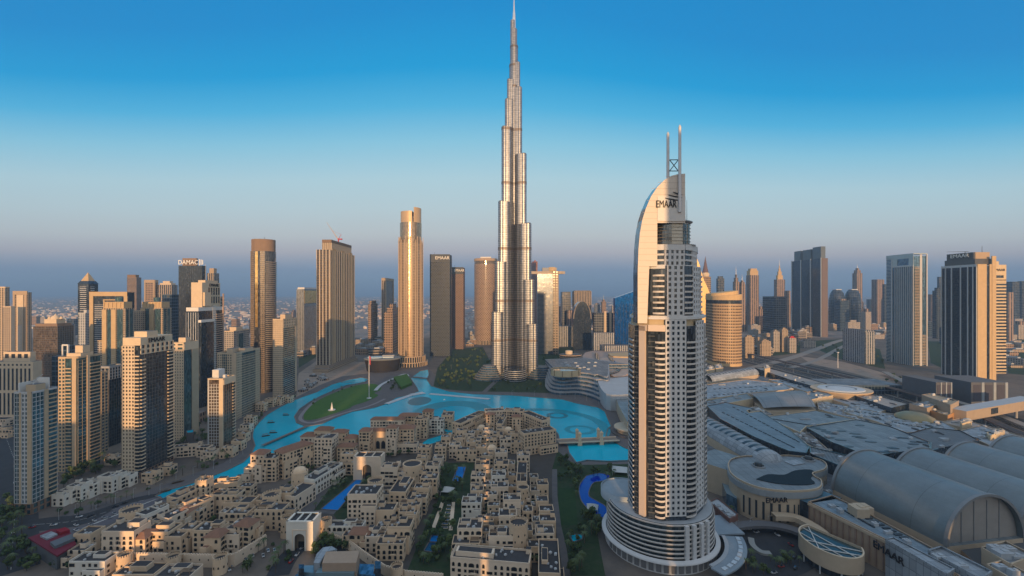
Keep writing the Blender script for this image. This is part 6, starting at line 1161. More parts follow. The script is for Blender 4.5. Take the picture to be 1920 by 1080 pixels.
def skylights(host, lab_start, rows_):
    for o in list(COL.objects):
        if o.get('label', '').startswith(lab_start):
            for (a0, b0), (a1, b1), n, w, d, z in rows_:
                for k in range(n):
                    u = (k + .5) / n; x, y = G(a0 + (a1 - a0) * u, b0 + (b1 - b0) * u, z); q = MB(); q.box((0, 0, .35), (w, d, .7)); (x0, y0), (x1, y1) = G(a0, b0, z), G(a1, b1, z)
                    q.build('roof_skylight', [skyl], o, (x - o.location.x, y - o.location.y, z), math.atan2(y1 - y0, x1 - x0))
skylights(None, 'long blue grey wing roof', [((1352, 772), (1490, 840), 16, 5, 1.2, 27), ((1372, 762), (1500, 830), 16, 5, 1.2, 27)])
skylights(None, 'flat pale mall roof with four dark ovals', [((1335, 730), (1470, 722), 14, 3, 2, 22), ((1335, 742), (1440, 732), 12, 3, 2, 22)])
skylights(None, 'speckled violet grey mall roof', [((1610, 772), (1760, 796), 18, 2.4, 2.4, 20), ((1640, 785), (1740, 804), 14, 2.4, 2.4, 20)])
skylights(None, 'grey mall roof with brown sunken court', [((1450, 786), (1520, 798), 8, 6, 1.5, 25)])
skylights(None, 'long brown ribbed mall block', [((1560, 945), (1640, 990), 9, 3, 1.4, 21), ((1590, 952), (1700, 1012), 10, 2, 5, 21)])
# ================================================================ old town quarter of sand coloured houses
sandw = plain('sand_wall', (.70, .52, .355), .85, 0, .16, .12, .2, .10, .08); sandl = plain('pale_sand_wall', (.75, .60, .455), .85, 0, .14, .12, .2, .08, .06); whitew2 = plain('whitewash_wall', (.76, .70, .61), .85, 0, .12, .12, .2, .06)
troof = plain('terrace_roof', (.06, .058, .062), .9, 0, .35, .25, .2, .15, .25); tile = plain('brown_tile_roof', (.25, .135, .09), .85, 0, .25, .3, .2, .12, .25); hole = plain('window_dark', (.018, .02, .025), .25); unitm = plain('air_unit', (.50, .51, .52), .6); frame_m = plain('window_surround', (.58, .47, .33)); awn = plain('awning_cloth', (.42, .42, .42))
def wmesh(kind):
    m = MB(); 
    if kind == 'rect': P = [(-.5, 0), (.5, 0), (.5, 1), (-.5, 1)]
    else: P = [(-.5, 0), (.5, 0), (.5, .62)] + [(.5 * math.cos(R(a)), .62 + .38 * math.sin(R(a))) for a in (25, 50, 75, 90, 105, 130, 155)] + [(-.5, .62)]
    m.poly([(x, -.06, z) for x, z in P], 0)
    n = len(P); O = [(x * 1.22, (z - .5) * 1.12 + .5) for x, z in P]
    for i in range(n):
        j = (i + 1) % n; m.poly([(O[i][0], -.1, O[i][1]), (O[j][0], -.1, O[j][1]), (P[j][0], -.1, P[j][1]), (P[i][0], -.1, P[i][1])], 1); m.poly([(P[i][0], -.1, P[i][1]), (P[j][0], -.1, P[j][1]), (P[j][0], -.06, P[j][1]), (P[i][0], -.06, P[i][1])], 1)
    return m.mesh('window', [hole, frame_m])
WM = {'rect': wmesh('rect'), 'arch': wmesh('arch')}
def unit_mesh():
    m = MB(); m.box((0, 0, .6), (1.9, 1.5, 1.1)); m.box((.1, 0, 1.25), (1, 1, .25)); return m.mesh('air_unit', [unitm])
UM = unit_mesh()
def crenel(t, P, z, wall, closed=True, part='crenellation'):
    n = len(P)
    for i in range(n if closed else n - 1):
        p, q = P[i], P[(i + 1) % n]; L = math.hypot(q[0] - p[0], q[1] - p[1]); k = max(1, int(L / 1.7))
        for j in range(k): t.mb(part, wall).eb(p, q, (j + .2) * L / k, (j + .75) * L / k, z, z + 1.1, -.35, .1)
def windows(t, p0, p1, z0, z1, r, arch=.3, col=3.7, size=(1.85, 2.05), skip=.12, wide=.2):
    L = math.hypot(p1[0] - p0[0], p1[1] - p0[1]); ux, uy = (p1[0] - p0[0]) / L, (p1[1] - p0[1]) / L; n = max(1, int(L / col)); fl = max(1, int((z1 - z0) / 3.5)); rz = math.atan2(uy, ux)
    kinds = ['arch' if r.random() < arch else 'rect' for _ in range(fl)]; wd = [r.random() < wide for _ in range(n)]
    for k in range(fl):
        for i in range(n):
            if r.random() < skip: continue
            s = (i + .5) * L / n; w = size[0] * (1.9 if wd[i] else r.uniform(.8, 1.15)); h = size[1] * (1.25 if kinds[k] == 'arch' else r.uniform(.85, 1.1))
            inst('window', WM[kinds[k]], t.root, (p0[0] + ux * s, p0[1] + uy * s, z0 + .9 + k * 3.5), rz, (w, 1, h))
ORD = 'first second third fourth fifth sixth seventh eighth ninth tenth eleventh twelfth thirteenth fourteenth fifteenth sixteenth seventeenth eighteenth nineteenth twentieth'.split()
FL = {1: 'single storey', 2: 'two storey', 3: 'three storey', 4: 'four storey', 5: 'five storey', 6: 'six storey', 7: 'seven storey', 8: 'eight storey'}
def house(x, y, w, d, h, rz=0, lab='', roof='flat', wall=None, up=None, wing=None, win=True, arch=.3, crn=False, seed=0, au=3, cat='house', name='sand_house', awning=False, bal=False, group=None):
    r = random.Random(seed * 13 + 5); wall = wall or r.choice([sandw, sandw, sandl]); t = T(name, lab, cat, x, y, rz, group); a, b = w / 2, d / 2; P = [(-a, -b), (a, -b), (a, b), (-a, b)]; W_ = t.mb('wall', wall)
    W_.prism(P, 0, h - .02 if roof == 'flat' else h, 0, 0); rf = t.mb('roof', troof if roof == 'flat' else tile)
    if roof == 'flat':
        rf.poly([(px_ * .96, py_ * .96, h) for px_, py_ in P])
        for i in range(4): p, q = P[i], P[(i + 1) % 4]; t.mb('parapet', wall).eb(p, q, 0, math.hypot(q[0] - p[0], q[1] - p[1]), h - .5, h + r.choice([.9, 1.2]), -.45, .05)
    else:
        e = .9; g = min(a, b) * .75; zr = h + min(a, b) * .5
        rf.loft([[(-a - e, -b - e, h), (a + e, -b - e, h), (a + e, b + e, h), (-a - e, b + e, h)], [(-a + g, -b + g, zr), (a - g, -b + g, zr), (a - g, b - g, zr), (-a + g, b - g, zr)]], 0, False, True, 0, 0)
    if crn: crenel(t, P, h + .9, wall)
    if roof == 'flat' and up is None and w > 10 and r.random() < .55: up = (r.uniform(-.25, .25), r.uniform(-.1, .3), r.uniform(.3, .5), r.uniform(.3, .5), r.choice([2.4, 3.2]))
    if up:
        fx, fy, fw, fd, uh = up; q = t.mb('roof_room', wall, troof); q.box((fx * w, fy * d, h + uh / 2), (fw * w, fd * d, uh), 0, 0, 0); t.mb('roof', troof if roof == 'flat' else tile).box((fx * w, fy * d, h + uh + .06), (fw * w * .88, fd * d * .86, .1))
    if wing is None and r.random() < .65 and w > 10: wing = (r.choice([-1, 1]), r.uniform(.35, .5), h * r.uniform(.55, .75), r.uniform(2.5, 4.5))
    if wing:
        s, f, wh, dd = wing; x0 = s * (a - f * w / 2) * .98; t.mb('wing', wall).prism(rect(x0 - f * w / 2, -b - dd, x0 + f * w / 2, -b + .0), 0, wh, 0, 0); t.mb('roof', troof if roof == 'flat' else tile).box((x0, -b - dd / 2, wh + .05), (f * w - .8, dd - .7, .1))
        for p, q in (((x0 - f * w / 2, -b - dd), (x0 + f * w / 2, -b - dd)),): t.mb('parapet', wall).eb(p, q, 0, f * w, wh - .4, wh + .9, -.4, .05)
        if win: windows(t, (x0 - f * w / 2, -b - dd), (x0 + f * w / 2, -b - dd), .4, wh - .3, r, arch, 3.6)
    if win:
        gx = 0
        if wing:
            s, f, wh, dd = wing; windows(t, P[0], P[1], wh + .3, h, r, arch)
            pa, pb = ((-a, -b), (a - f * w * 1.02, -b)) if s > 0 else ((-a + f * w * 1.02, -b), (a, -b)); windows(t, pa, pb, .3, wh, r, arch)
        else: windows(t, P[0], P[1], .3, h, r, arch)
        c = Vector((-x, -y)); cr = math.cos(-rz) * c.x - math.sin(-rz) * c.y
        if cr > 0: windows(t, P[1], P[2], .3, h, r, arch)
        else: windows(t, P[3], P[0], .3, h, r, arch)
    if bal:
        for k in range(int(h / 3.5) - 1): m = MB(); m.box((0, -b - .6, 0), (w * .3, 1.2, 1.0)); m.build('balcony', [wall], t.root, (-w * .2, 0, 3.9 + 3.5 * k))
    if roof == 'flat':
        for _ in range(au): inst('air_unit', UM, t.root, (r.uniform(-.36, .36) * w, r.uniform(-.36, .36) * d, h + .02), r.uniform(0, 3), (r.uniform(.6, 1.1),) * 3)
    if roof == 'flat' and w > 12 and r.random() < .6:       # pergola or low dividing walls on the roof terrace
        sx = r.choice([-1, 1]); q = t.mb('terrace_wall', wall); q.box((sx * w * .12, 0, h + .5), (.35, d * .9, 1.0)); q.box((sx * w * .3, d * r.uniform(-.2, .2), h + .5), (w * .34, .35, 1.0))
        if r.random() < .6:
            q = t.mb('pergola', plain('pergola_wood', (.20, .13, .08)))
            for k in range(5): q.box((sx * w * .3, -d * .3 + k * .8, h + 2.4), (w * .3, .25, .2))
            for a_, b_ in ((.17, -.3), (.43, -.3)): q.box((sx * w * a_, d * b_, h + 1.2), (.25, .25, 2.4))
    if roof == 'flat' and h > 10 and r.random() < .5:        # a lower block behind and a stair tower at one corner
        s_ = r.choice([-1, 1]); q = t.mb('stair_tower', wall, troof); q.box((s_ * (a - 1.8), b - 1.8, h + 1.6), (3.2, 3.2, 3.2), 0, 0, 1)
    if win and h > 9 and r.random() < .75:                    # loggias: deep dark openings with a parapet
        k = r.randint(0, max(0, int(h / 3.5) - 2)); xx = r.uniform(-.25, .25) * w; q = t.mb('loggia', hole); wy = -b - (wing[3] if wing and wing[2] > 3.5 * k + 3 and abs(xx - wing[0] * (a - wing[1] * w / 2)) < wing[1] * w / 2 else 0)
        q.box((xx, wy, 3.5 * k + 2.1), (3.4, .16, 2.6)); t.mb('loggia_rail', wall).box((xx, wy - .45, 3.5 * k + 1.0), (3.8, .9, .9))
    if awning: m = t.mb('awning', awn); q = -b; m.poly([(-a * .6, q - 4, 3.4), (a * .3, q - 4, 3.4), (a * .3, q, 4.6), (-a * .6, q, 4.6)])
    return t.done()
def rtower(x, y, r_, h, lab, crn=True, dome=False, wall=None, name='round_tower', cat='tower', win=True):
    wall = wall or sandw; t = T(name, lab, cat, x, y); P = ngon(0, 0, r_, r_, 20); W_ = t.mb('wall', wall); W_.loft([[(a * k, b * k, z) for a, b in P] for z, k in ((0, 1.05), (h * .9, 1.0), (h, 1.0))], 0, True, True)
    W_.loft([[(a, b, h) for a, b in P], [(a * .9, b * .9, h) for a, b in P], [(a * .9, b * .9, h - 1.2) for a, b in P]], 0, False, True); t.mb('roof', troof).prism([(a * .9, b * .9) for a, b in P], h - 1.4, h - 1.2, 0, 0)
    if crn: crenel(t, P, h, wall)
    if dome: t.mb('dome', wall).lathe([(r_ * .8, h - 1), (r_ * .78, h + 1.2), (r_ * .55, h + 3), (.1, h + 3.8)], 18)
    if win:
        for k in range(1, int(h / 4.2)):
            for i in range(5): a = R(-130 + 40 * i + 20 * (k % 2)); inst('window', WM['arch'], t.root, (r_ * 1.03 * math.cos(a), r_ * 1.03 * math.sin(a), 4.2 * k), a + R(90), (.9, 1, 1.5))
    return t.done()
seedc = [0]
def row(zone, items):
    n = 0
    for it in items:
        seedc[0] += 1; k = dict(it[-1]) if isinstance(it[-1], dict) else {}
        rz = 0
        if isinstance(it[0], tuple):       # bar between two roof points
            p, q, d, h = it[:4]; (x0, y0), (x1, y1) = G(*p, h), G(*q, h); x, y = (x0 + x1) / 2, (y0 + y1) / 2; w = max(6, math.hypot(x1 - x0, y1 - y0)); rz = math.atan2(y1 - y0, x1 - x0)
        else: px_, py_, w, d, h = it[:5]; x, y = G(px_, py_, h); rz = R(k.pop('r', 0))
        if 'lab' in k: lab = k.pop('lab')
        else:
            st = FL[max(1, min(8, int(h / 3.5)))]; rf = 'tile roofed' if k.get('roof') == 'tile' else 'flat roofed'; sz = 'long' if w > 26 else ('small' if w < 12.5 else 'broad' if w > 17.5 else 'mid sized'); lab = '%s %s house, %s %s' % (st, rf, ORD[n], zone); n += 1
        if k.get('round'): k.pop('round'); rtower(x, y, w, h, lab, **k)
        else: house(x, y, w, d, h, rz, lab, seed=seedc[0], **k)
sq = dict(crn=True)
row('from left in the walled quarter canal row', [((322, 934), (366, 914), 11, 14), (383, 900, 10, 9, 20, dict(crn=True, name='square_tower', cat='tower', lab='square crenellated tower house beside the canal in the walled quarter', arch=.8)), ((398, 904), (450, 900), 10, 14), (463, 910, 12, 10, 12)])
row('from left in the walled quarter second row', [((345, 952), (392, 931), 12, 15), (427, 924, 22, 12, 15, dict(arch=.7)), (459, 938, 17, 12, 13), (450, 958, 18, 11, 12, dict(au=6))])
row('from left in the walled quarter third row', [((262, 966), (308, 946), 11, 16, dict(wall=whitew2)), ((305, 973), (343, 955), 12, 15), (350, 955, 11, 11, 14, dict(roof='tile')), ])
row('from left in the walled quarter front row', [(238, 988, 22, 14, 20, dict(au=6, arch=.6)), (272, 1001, 10, 12, 15, dict(roof='tile')), (303, 991, 20, 13, 15), (336, 999, 12, 12, 13), (356, 988, 11, 10, 14, dict(awning=True)), (396, 988, 18, 12, 15), (408, 999, 11, 11, 15, dict(roof='tile')), (438, 996, 15, 12, 13), ((452, 987), (474, 972), 12, 18, dict(roof='tile', arch=.7))])
row('outside the crenellated wall corner', [(168, 996, 12, 11, 13), (154, 1028, 11, 9, 8), (177, 1046, 23, 10, 9, dict(lab='low pavilion house with row of square windows outside the wall corner', wall=whitew2, arch=0, wing=None, up=None)), (265, 1068, 26, 12, 7, dict(lab='broad pale roofed low building below the crenellated wall, left one', win=False)), (335, 1072, 22, 12, 8, dict(lab='broad pale roofed low building below the crenellated wall, right one', win=False))])
rtower(*G(246, 955, 18), 7, 18, 'round crenellated tower at left end of the walled quarter')
rtower(*G(510, 926, 17), 7, 17, 'round crenellated tower between the walled quarter and the gate')
rtower(*G(562, 883, 20), 7, 20, 'round sunlit tower with smooth dome near the canal hotel', False, True)
rtower(*G(704, 900, 22), 6.5, 22, 'round crenellated tower behind the tall brown block beside the long pool')
rtower(*G(773, 868, 19), 9, 19, 'wide round drum house with open ring terrace right of the long pool', False)
rtower(*G(972, 978, 24), 6.5, 24, 'tall round crenellated tower in the right hand column, nearest the bottom')
rtower(*G(981, 912, 21), 5, 21, 'slim round tower in the middle of the right hand column', False)
row('from gate along the long pool left side', [((540, 932), (580, 907), 13, 13, dict(arch=.9, wall=sandl)), ((578, 900), (632, 868), 13, 14, dict(arch=.9, wall=whitew2)), (536, 921, 13, 11, 15), (511, 951, 21, 12, 15, dict(arch=.7)), (528, 962, 26, 9, 11, dict(arch=.8, up=None))])
row('from the lake on the long pool right side', [(733, 873, 16, 13, 17), (812, 871, 13, 12, 15), (806, 893, 15, 13, 17), ((745, 924), (763, 897), 14, 16), (792, 912, 13, 10, 14), (786, 931, 13, 9, 13), (770, 943, 17, 10, 13, dict(arch=.7)), (722, 951, 17, 12, 14), (752, 981, 16, 13, 17), (686, 919, 23, 17, 25, dict(lab='tall brown block house with dark glass strips beside the long pool', au=9, arch=.1)), (677, 995, 14, 10, 11, dict(roof='tile', arch=.8)), (706, 1000, 13, 11, 11), (735, 1013, 19, 11, 11, dict(arch=.8)), (764, 957, 12, 9, 11), (650, 983, 26, 8, 10, dict(wall=whitew2, arch=.6, up=None))])
row('from the lake in the garden column', [(837, 818, 11, 11, 14), (797, 838, 14, 11, 12), (827, 836, 12, 10, 15), (853, 833, 12, 10, 14), (876, 841, 22, 10, 12, dict(arch=1.0, up=None, wing=None)), (902, 836, 11, 10, 14), (905, 868, 14, 13, 16), (897, 891, 13, 11, 15), (895, 917, 11, 10, 12), (885, 938, 16, 11, 12, dict(wall=whitew2)), (912, 973, 11, 9, 12), (912, 993, 10, 9, 11), (882, 983, 17, 13, 19, dict(wall=sandl)), (875, 1013, 19, 11, 12)])
row('from the lake in the middle column', [(940, 846, 13, 11, 16), (940, 868, 14, 12, 18), (935, 888, 13, 11, 16, dict(wall=whitew2)), (937, 909, 15, 11, 17), (960, 933, 14, 11, 20, dict(wall=sandl)), (952, 962, 13, 11, 18, dict(wall=sandl)), (940, 998, 17, 13, 16), ((850, 1034), (995, 1046), 14, 13, dict(au=14, lab='long flat roofed house row with many roof units along the bottom edge', up=None, wing=None))])
row('from the lake in the right column', [(981, 852, 13, 10, 16), ((978, 904), (980, 866), 9, 20), (1017, 906, 10, 11, 14), (1016, 936, 10, 11, 14), (1024, 954, 11, 10, 14), (1026, 972, 12, 10, 14), (1021, 994, 13, 11, 14), ((1030, 1078), (1028, 1012), 13, 16, dict(au=9))])
row('infill from the lake in the middle lanes', [(860, 823, 11, 9, 12), (884, 827, 11, 9, 12), (914, 853, 12, 9, 13), (919, 880, 9, 9, 12), (914, 906, 10, 9, 11), (908, 930, 9, 9, 11), (926, 946, 10, 8, 11), (924, 925, 8, 8, 13), (958, 868, 8, 9, 14), (961, 890, 8, 9, 13), (960, 911, 8, 8, 12), (930, 965, 9, 9, 13), (925, 1010, 10, 9, 10), (905, 1015, 9, 9, 9), (972, 945, 9, 8, 13)])
row('infill from the lake in the right lanes', [(985, 932, 8, 9, 12), (989, 955, 8, 9, 12), (988, 990, 8, 10, 11), (1001, 893, 8, 9, 10), (1003, 918, 8, 9, 10), (1004, 947, 7, 8, 9), (1006, 974, 7, 8, 9), (1008, 1000, 8, 9, 9), (1000, 1020, 8, 9, 10)])
row('infill from the lake between long pool and garden', [(792, 858, 11, 9, 13), (822, 858, 10, 9, 12), (758, 884, 11, 9, 12), (785, 880, 10, 9, 13), (802, 910, 9, 8, 11), (722, 925, 10, 9, 12), (776, 912, 10, 9, 12), (742, 950, 9, 9, 12), (772, 962, 9, 8, 10), (722, 984, 11, 9, 10), (735, 990, 9, 8, 10), (660, 1002, 12, 7, 8), (755, 1002, 10, 8, 9), (705, 962, 10, 8, 10)])
row('infill from left in the walled quarter', [(328, 945, 12, 9, 11), (368, 955, 11, 9, 11), (290, 982, 12, 9, 12), (262, 978, 11, 9, 13), (372, 990, 10, 9, 12), (418, 990, 10, 9, 12), (428, 958, 9, 9, 9), (320, 990, 9, 9, 12), (455, 980, 11, 9, 13), (470, 955, 11, 10, 11), (490, 962, 13, 10, 11), (494, 935, 12, 10, 12)])
# lakeside market island with its hotel ring, towers and domes
k0 = dict(au=5, up=None, wing=None)
row('from left along the market island lake edge', [((856, 794), (905, 772), 13, 19, k0), ((909, 770), (945, 768), 13, 22, k0), ((947, 768), (982, 770), 13, 22, k0), ((984, 772), (1024, 788), 13, 20, k0), ((978, 811), (1037, 803), 15, 24, dict(lab='big hotel block with five window rows at the right corner of the market island', au=8, up=None, wing=(1, .55, 9, 5)))])
row('from left among the market island inner lanes', [(920, 776, 11, 9, 25, dict(lab='tall arched pavilion tower on the market island, left of the pair', roof='tile', arch=1.0, name='pavilion_tower')), (968, 780, 11, 9, 25, dict(lab='tall arched pavilion tower on the market island, right of the pair', roof='tile', arch=1.0, name='pavilion_tower')), ((936, 796), (946, 778), 8, 16, k0), (866, 806, 13, 11, 15), (880, 811, 13, 11, 13), (895, 806, 12, 10, 12), (915, 806, 13, 11, 14), (934, 813, 12, 11, 13), (948, 822, 13, 11, 13), (922, 822, 13, 11, 12), (940, 803, 12, 9, 14), (862, 820, 14, 10, 13), (905, 818, 12, 9, 11), (962, 812, 13, 10, 13), (968, 828, 12, 10, 12), (890, 824, 15, 10, 12), (1000, 830, 26, 8, 6, k0)])
for px_, py_, lab in ((903, 799, 'small sand coloured domed kiosk on the market island, leftmost dome'), (953, 803, 'domed pavilion on the market island beside the hotel block'), (922, 837, 'domed round house where the market island meets the old town')): rtower(*G(px_, py_, 15), 6, 13, lab, False, True, name='domed_house', cat='house')
# canal hotel with tiled roofs
hk = dict(wing=None, up=None, au=4)
row('from left of the canal hotel flat roofs', [(485, 874, 21, 13, 13, hk), (508, 856, 17, 13, 22, hk), (612, 818, 19, 16, 30, dict(lab='tall square window hotel block at the middle of the canal hotel', **hk)), (763, 831, 25, 9, 10, hk), (819, 786, 19, 12, 18, dict(wall=whitew2, arch=.9, **hk)), (840, 776, 15, 18, 18, hk), (791, 784, 16, 14, 24, hk)])
row('from left of the canal hotel tile roofs', [(489, 848, 13, 12, 26, dict(roof='tile', lab='orange sunlit tile roofed tower at the left tip of the canal hotel')), ((522, 848), (580, 829), 14, 25, dict(roof='tile', arch=.5, lab='long sloping tile roofed hotel wing facing the street with arches')), (583, 815, 18, 12, 23, dict(roof='tile')), (608, 804, 18, 11, 29, dict(roof='tile')), (638, 809, 16, 11, 26, dict(roof='tile')), (659, 819, 12, 11, 21, dict(roof='tile')), (651, 835, 18, 11, 19, dict(roof='tile')), (686, 806, 12, 11, 28, dict(roof='tile', lab='square palace tower left of the three big arches', name='palace_tower', cat='tower', arch=0)), (711, 806, 21, 10, 24, dict(roof='tile', lab='palace front with three tall dark arches between two square towers', win=False)), (736, 800, 12, 11, 30, dict(roof='tile', lab='square palace tower right of the three big arches', name='palace_tower', cat='tower', arch=0)), (762, 801, 20, 12, 26, dict(roof='tile')), (728, 785, 42, 10, 23, dict(roof='tile')), (770, 778, 28, 11, 24, dict(roof='tile')), (803, 770, 13, 11, 28, dict(roof='tile'))])
def add_arches(lab_part, n, w, h, z, dx):
    for o in list(COL.objects):
        if o.get('label', '') .startswith(lab_part):
            for i in range(n): m = inst('arch_opening', WM['arch'], o, ((i - (n - 1) / 2) * dx, -5.02, z), 0, (w, 1, h))
            return o
add_arches('palace front with three', 3, 4.6, 9, 4, 6.2); 
for i in range(4): pass
def gate(px_, py_, w, d, h, lab, aw, ah, wall, text=False):
    x, y = G(px_, py_, h); t = T('gatehouse', lab, 'gate', x, y - d / 2); P = rect(-w / 2, -d / 2, w / 2, d / 2); W_ = t.mb('wall', wall); b = -d / 2
    n = 10; A = [(aw / 2 * math.cos(R(180 * i / n)), ah - aw * .45 + aw * .45 * math.sin(R(180 * i / n))) for i in range(n + 1)]
    W_.poly([(-w / 2, b, 0), (-aw / 2, b, 0), (-aw / 2, b, ah - aw * .45)] + [(a, b, z) for a, z in A[::-1][1:]] + [(aw / 2, b, 0), (w / 2, b, 0), (w / 2, b, h), (-w / 2, b, h)])
    W_.poly([(w / 2, b, 0), (w / 2, -b, 0), (w / 2, -b, h), (w / 2, b, h)]); W_.poly([(-w / 2, -b, 0), (-w / 2, b, 0), (-w / 2, b, h), (-w / 2, -b, h)]); W_.poly([(w / 2, -b, 0), (-w / 2, -b, 0), (-w / 2, -b, h), (w / 2, -b, h)])
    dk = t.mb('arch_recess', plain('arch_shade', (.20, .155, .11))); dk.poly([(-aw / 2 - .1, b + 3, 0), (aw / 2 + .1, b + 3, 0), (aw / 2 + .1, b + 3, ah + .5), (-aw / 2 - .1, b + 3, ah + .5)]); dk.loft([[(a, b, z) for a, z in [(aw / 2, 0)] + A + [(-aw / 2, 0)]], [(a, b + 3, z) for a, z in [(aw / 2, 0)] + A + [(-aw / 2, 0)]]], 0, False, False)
    t.mb('doorway', hole).poly([(-aw * .32, b + 2.9, 0), (aw * .32, b + 2.9, 0), (aw * .32, b + 2.9, ah * .42), (-aw * .32, b + 2.9, ah * .42)])
    fr = t.mb('arch_frame', sandl); pw_ = .7
    for s in (-1, 1): fr.box((s * (aw / 2 + 1.4), b - .12, ah * .6), (pw_, .3, ah * 1.2))
    fr.box((0, b - .12, ah * 1.2 + .3), (aw + 3.5, .3, pw_)); t.mb('roof', troof).poly([(x_ * .9, y_ * .9, h - .4) for x_, y_ in P])
    for i in range(4): t.mb('parapet', wall).eb(P[i], P[(i + 1) % 4], 0, math.hypot(P[(i + 1) % 4][0] - P[i][0], P[(i + 1) % 4][1] - P[i][1]), h - .4, h + .8, -1.4, .12)
    t.mb('roof_beam', wall).box((-w * .15, 0, h + .3), (1, d * .9, .8)); t.mb('roof_beam', wall).box((w * .15, 0, h + .3), (1, d * .9, .8)); return t.done()
gate(578, 962, 19, 13, 20, 'white gatehouse with pointed arch entrance in the old town wall', 7, 12, whitew2)
gate(697, 848, 27, 14, 22, 'sand coloured palace gate with tall arch at the end of the long pool', 8.5, 15, sandl)
row('beside the palace gate', [(657, 866, 22, 8, 12, dict(arch=1.0, **hk)), (724, 872, 18, 8, 11, dict(arch=1.0, **hk)), (655, 850, 14, 9, 19, hk)])
# crenellated wall with bastions
def cwall(lab, pts, h, th=1.6):
    P = [G(a, b, h) for a, b in pts]; cx, cy = P[0]; t = T('town_wall', lab, 'wall', cx, cy); P = [(x - cx, y - cy) for x, y in P]
    for i in range(len(P) - 1):
        p, q = P[i], P[i + 1]; L = math.hypot(q[0] - p[0], q[1] - p[1]); t.mb('wall', sandl).eb(p, q, 0, L, 0, h, -th, 0); k = int(L / 1.8)
        for j in range(k): t.mb('crenellation', sandl).eb(p, q, (j + .2) * L / k, (j + .75) * L / k, h, h + .9, -.6, -.05)
        for j in range(1, int(L / 6)): u = j * 6 / L; inst('window', WM['arch'], t.root, (p[0] + (q[0] - p[0]) * u, p[1] + (q[1] - p[1]) * u, h * .55), math.atan2(q[1] - p[1], q[0] - p[0]), (.7, 1, 1.3))
    t.done()
cwall('crenellated sand wall below the walled quarter front row', [(222, 1038), (325, 1040), (412, 1042), (440, 1040), (500, 1003)], 8)
cwall('low sand wall curving from the gate towards the bottom edge', [(615, 1000), (650, 1012), (680, 1035), (720, 1062), (760, 1072), (830, 1078)], 6)
for a, b, lab in ((234, 1040, 'left round bastion of the crenellated wall'), (325, 1042, 'middle round bastion of the crenellated wall'), (413, 1044, 'right round bastion of the crenellated wall'), (537, 980, 'square shouldered round tower left of the white gatehouse'), (612, 985, 'round tower right of the white gatehouse'), (744, 1062, 'round tower at the bend of the low sand wall near the bottom')):
    rtower(*G(a, b, 10), 4.2 if a < 500 else 3.8, 10 if a < 500 or a > 700 else 14, lab, True)
# white villas along the left promenade, and low podium houses between the towers
row('from left in the white villa row', [(120, 925, 11, 10, 9, dict(wall=whitew2)), (134, 916, 11, 10, 11, dict(wall=whitew2)), (150, 908, 13, 11, 13, dict(wall=whitew2)), (172, 905, 12, 10, 11, dict(wall=whitew2)), (190, 899, 11, 10, 11, dict(wall=whitew2)), (207, 891, 14, 11, 14, dict(wall=whitew2)), (225, 890, 11, 10, 12, dict(wall=whitew2)), (241, 890, 10, 9, 10, dict(wall=whitew2))])
row('from left between the canal promenade towers', [((326, 838), (378, 833), 11, 11), (384, 838, 12, 10, 10), (396, 845, 12, 10, 9), (431, 838, 13, 10, 10), (448, 826, 12, 10, 10), (456, 812, 12, 10, 10), (463, 796, 12, 10, 10), (470, 782, 13, 10, 11), (491, 756, 13, 11, 12), (508, 748, 14, 11, 12), (524, 744, 13, 11, 12), (541, 743, 13, 11, 10), (286, 886, 14, 9, 8), (315, 874, 12, 9, 8)])
row('from left in the shaded yard at far left', [(4, 785, 26, 14, 9), (18, 805, 20, 12, 8), (215, 855, 14, 10, 8), (262, 850, 14, 10, 7)])
# ---------------------------------------------------------------- pools, gardens and other low things
def pool(lab, pts, mat=None, z=.35):
    P = px(pts); cx = sum(p[0] for p in P) / len(P); cy = sum(p[1] for p in P) / len(P); Q = [(x - cx, y - cy) for x, y in P]
    if sum(Q[i][0] * Q[(i + 1) % len(Q)][1] - Q[(i + 1) % len(Q)][0] * Q[i][1] for i in range(len(Q))) < 0: Q = Q[::-1]
    t = T('pool', lab, 'pool', cx, cy); t.mb('water', mat or MAT['pool_water']).poly([(x, y, z) for x, y in Q]); 
    for i in range(len(Q)): t.mb('rim', paving).eb(Q[i], Q[(i + 1) % len(Q)], 0, math.hypot(Q[(i + 1) % len(Q)][0] - Q[i][0], Q[(i + 1) % len(Q)][1] - Q[i][1]), 0, z + .15, 0, .9)
    t.done()
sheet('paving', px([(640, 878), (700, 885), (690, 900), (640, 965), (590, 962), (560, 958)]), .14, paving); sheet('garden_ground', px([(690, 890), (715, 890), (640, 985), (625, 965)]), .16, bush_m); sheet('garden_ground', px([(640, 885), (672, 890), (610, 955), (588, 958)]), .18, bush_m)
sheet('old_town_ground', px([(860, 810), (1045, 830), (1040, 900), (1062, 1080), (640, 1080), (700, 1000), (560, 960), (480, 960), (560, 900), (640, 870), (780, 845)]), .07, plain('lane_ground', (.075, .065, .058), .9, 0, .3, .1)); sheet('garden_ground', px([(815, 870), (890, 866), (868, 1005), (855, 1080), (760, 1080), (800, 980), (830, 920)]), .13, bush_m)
sheet('walled_quarter_ground', px([(320, 945), (400, 920), (490, 915), (480, 1000), (440, 1050), (230, 1052), (215, 1010), (250, 975)]), .15, plain('lane_ground', (.075, .065, .058)))
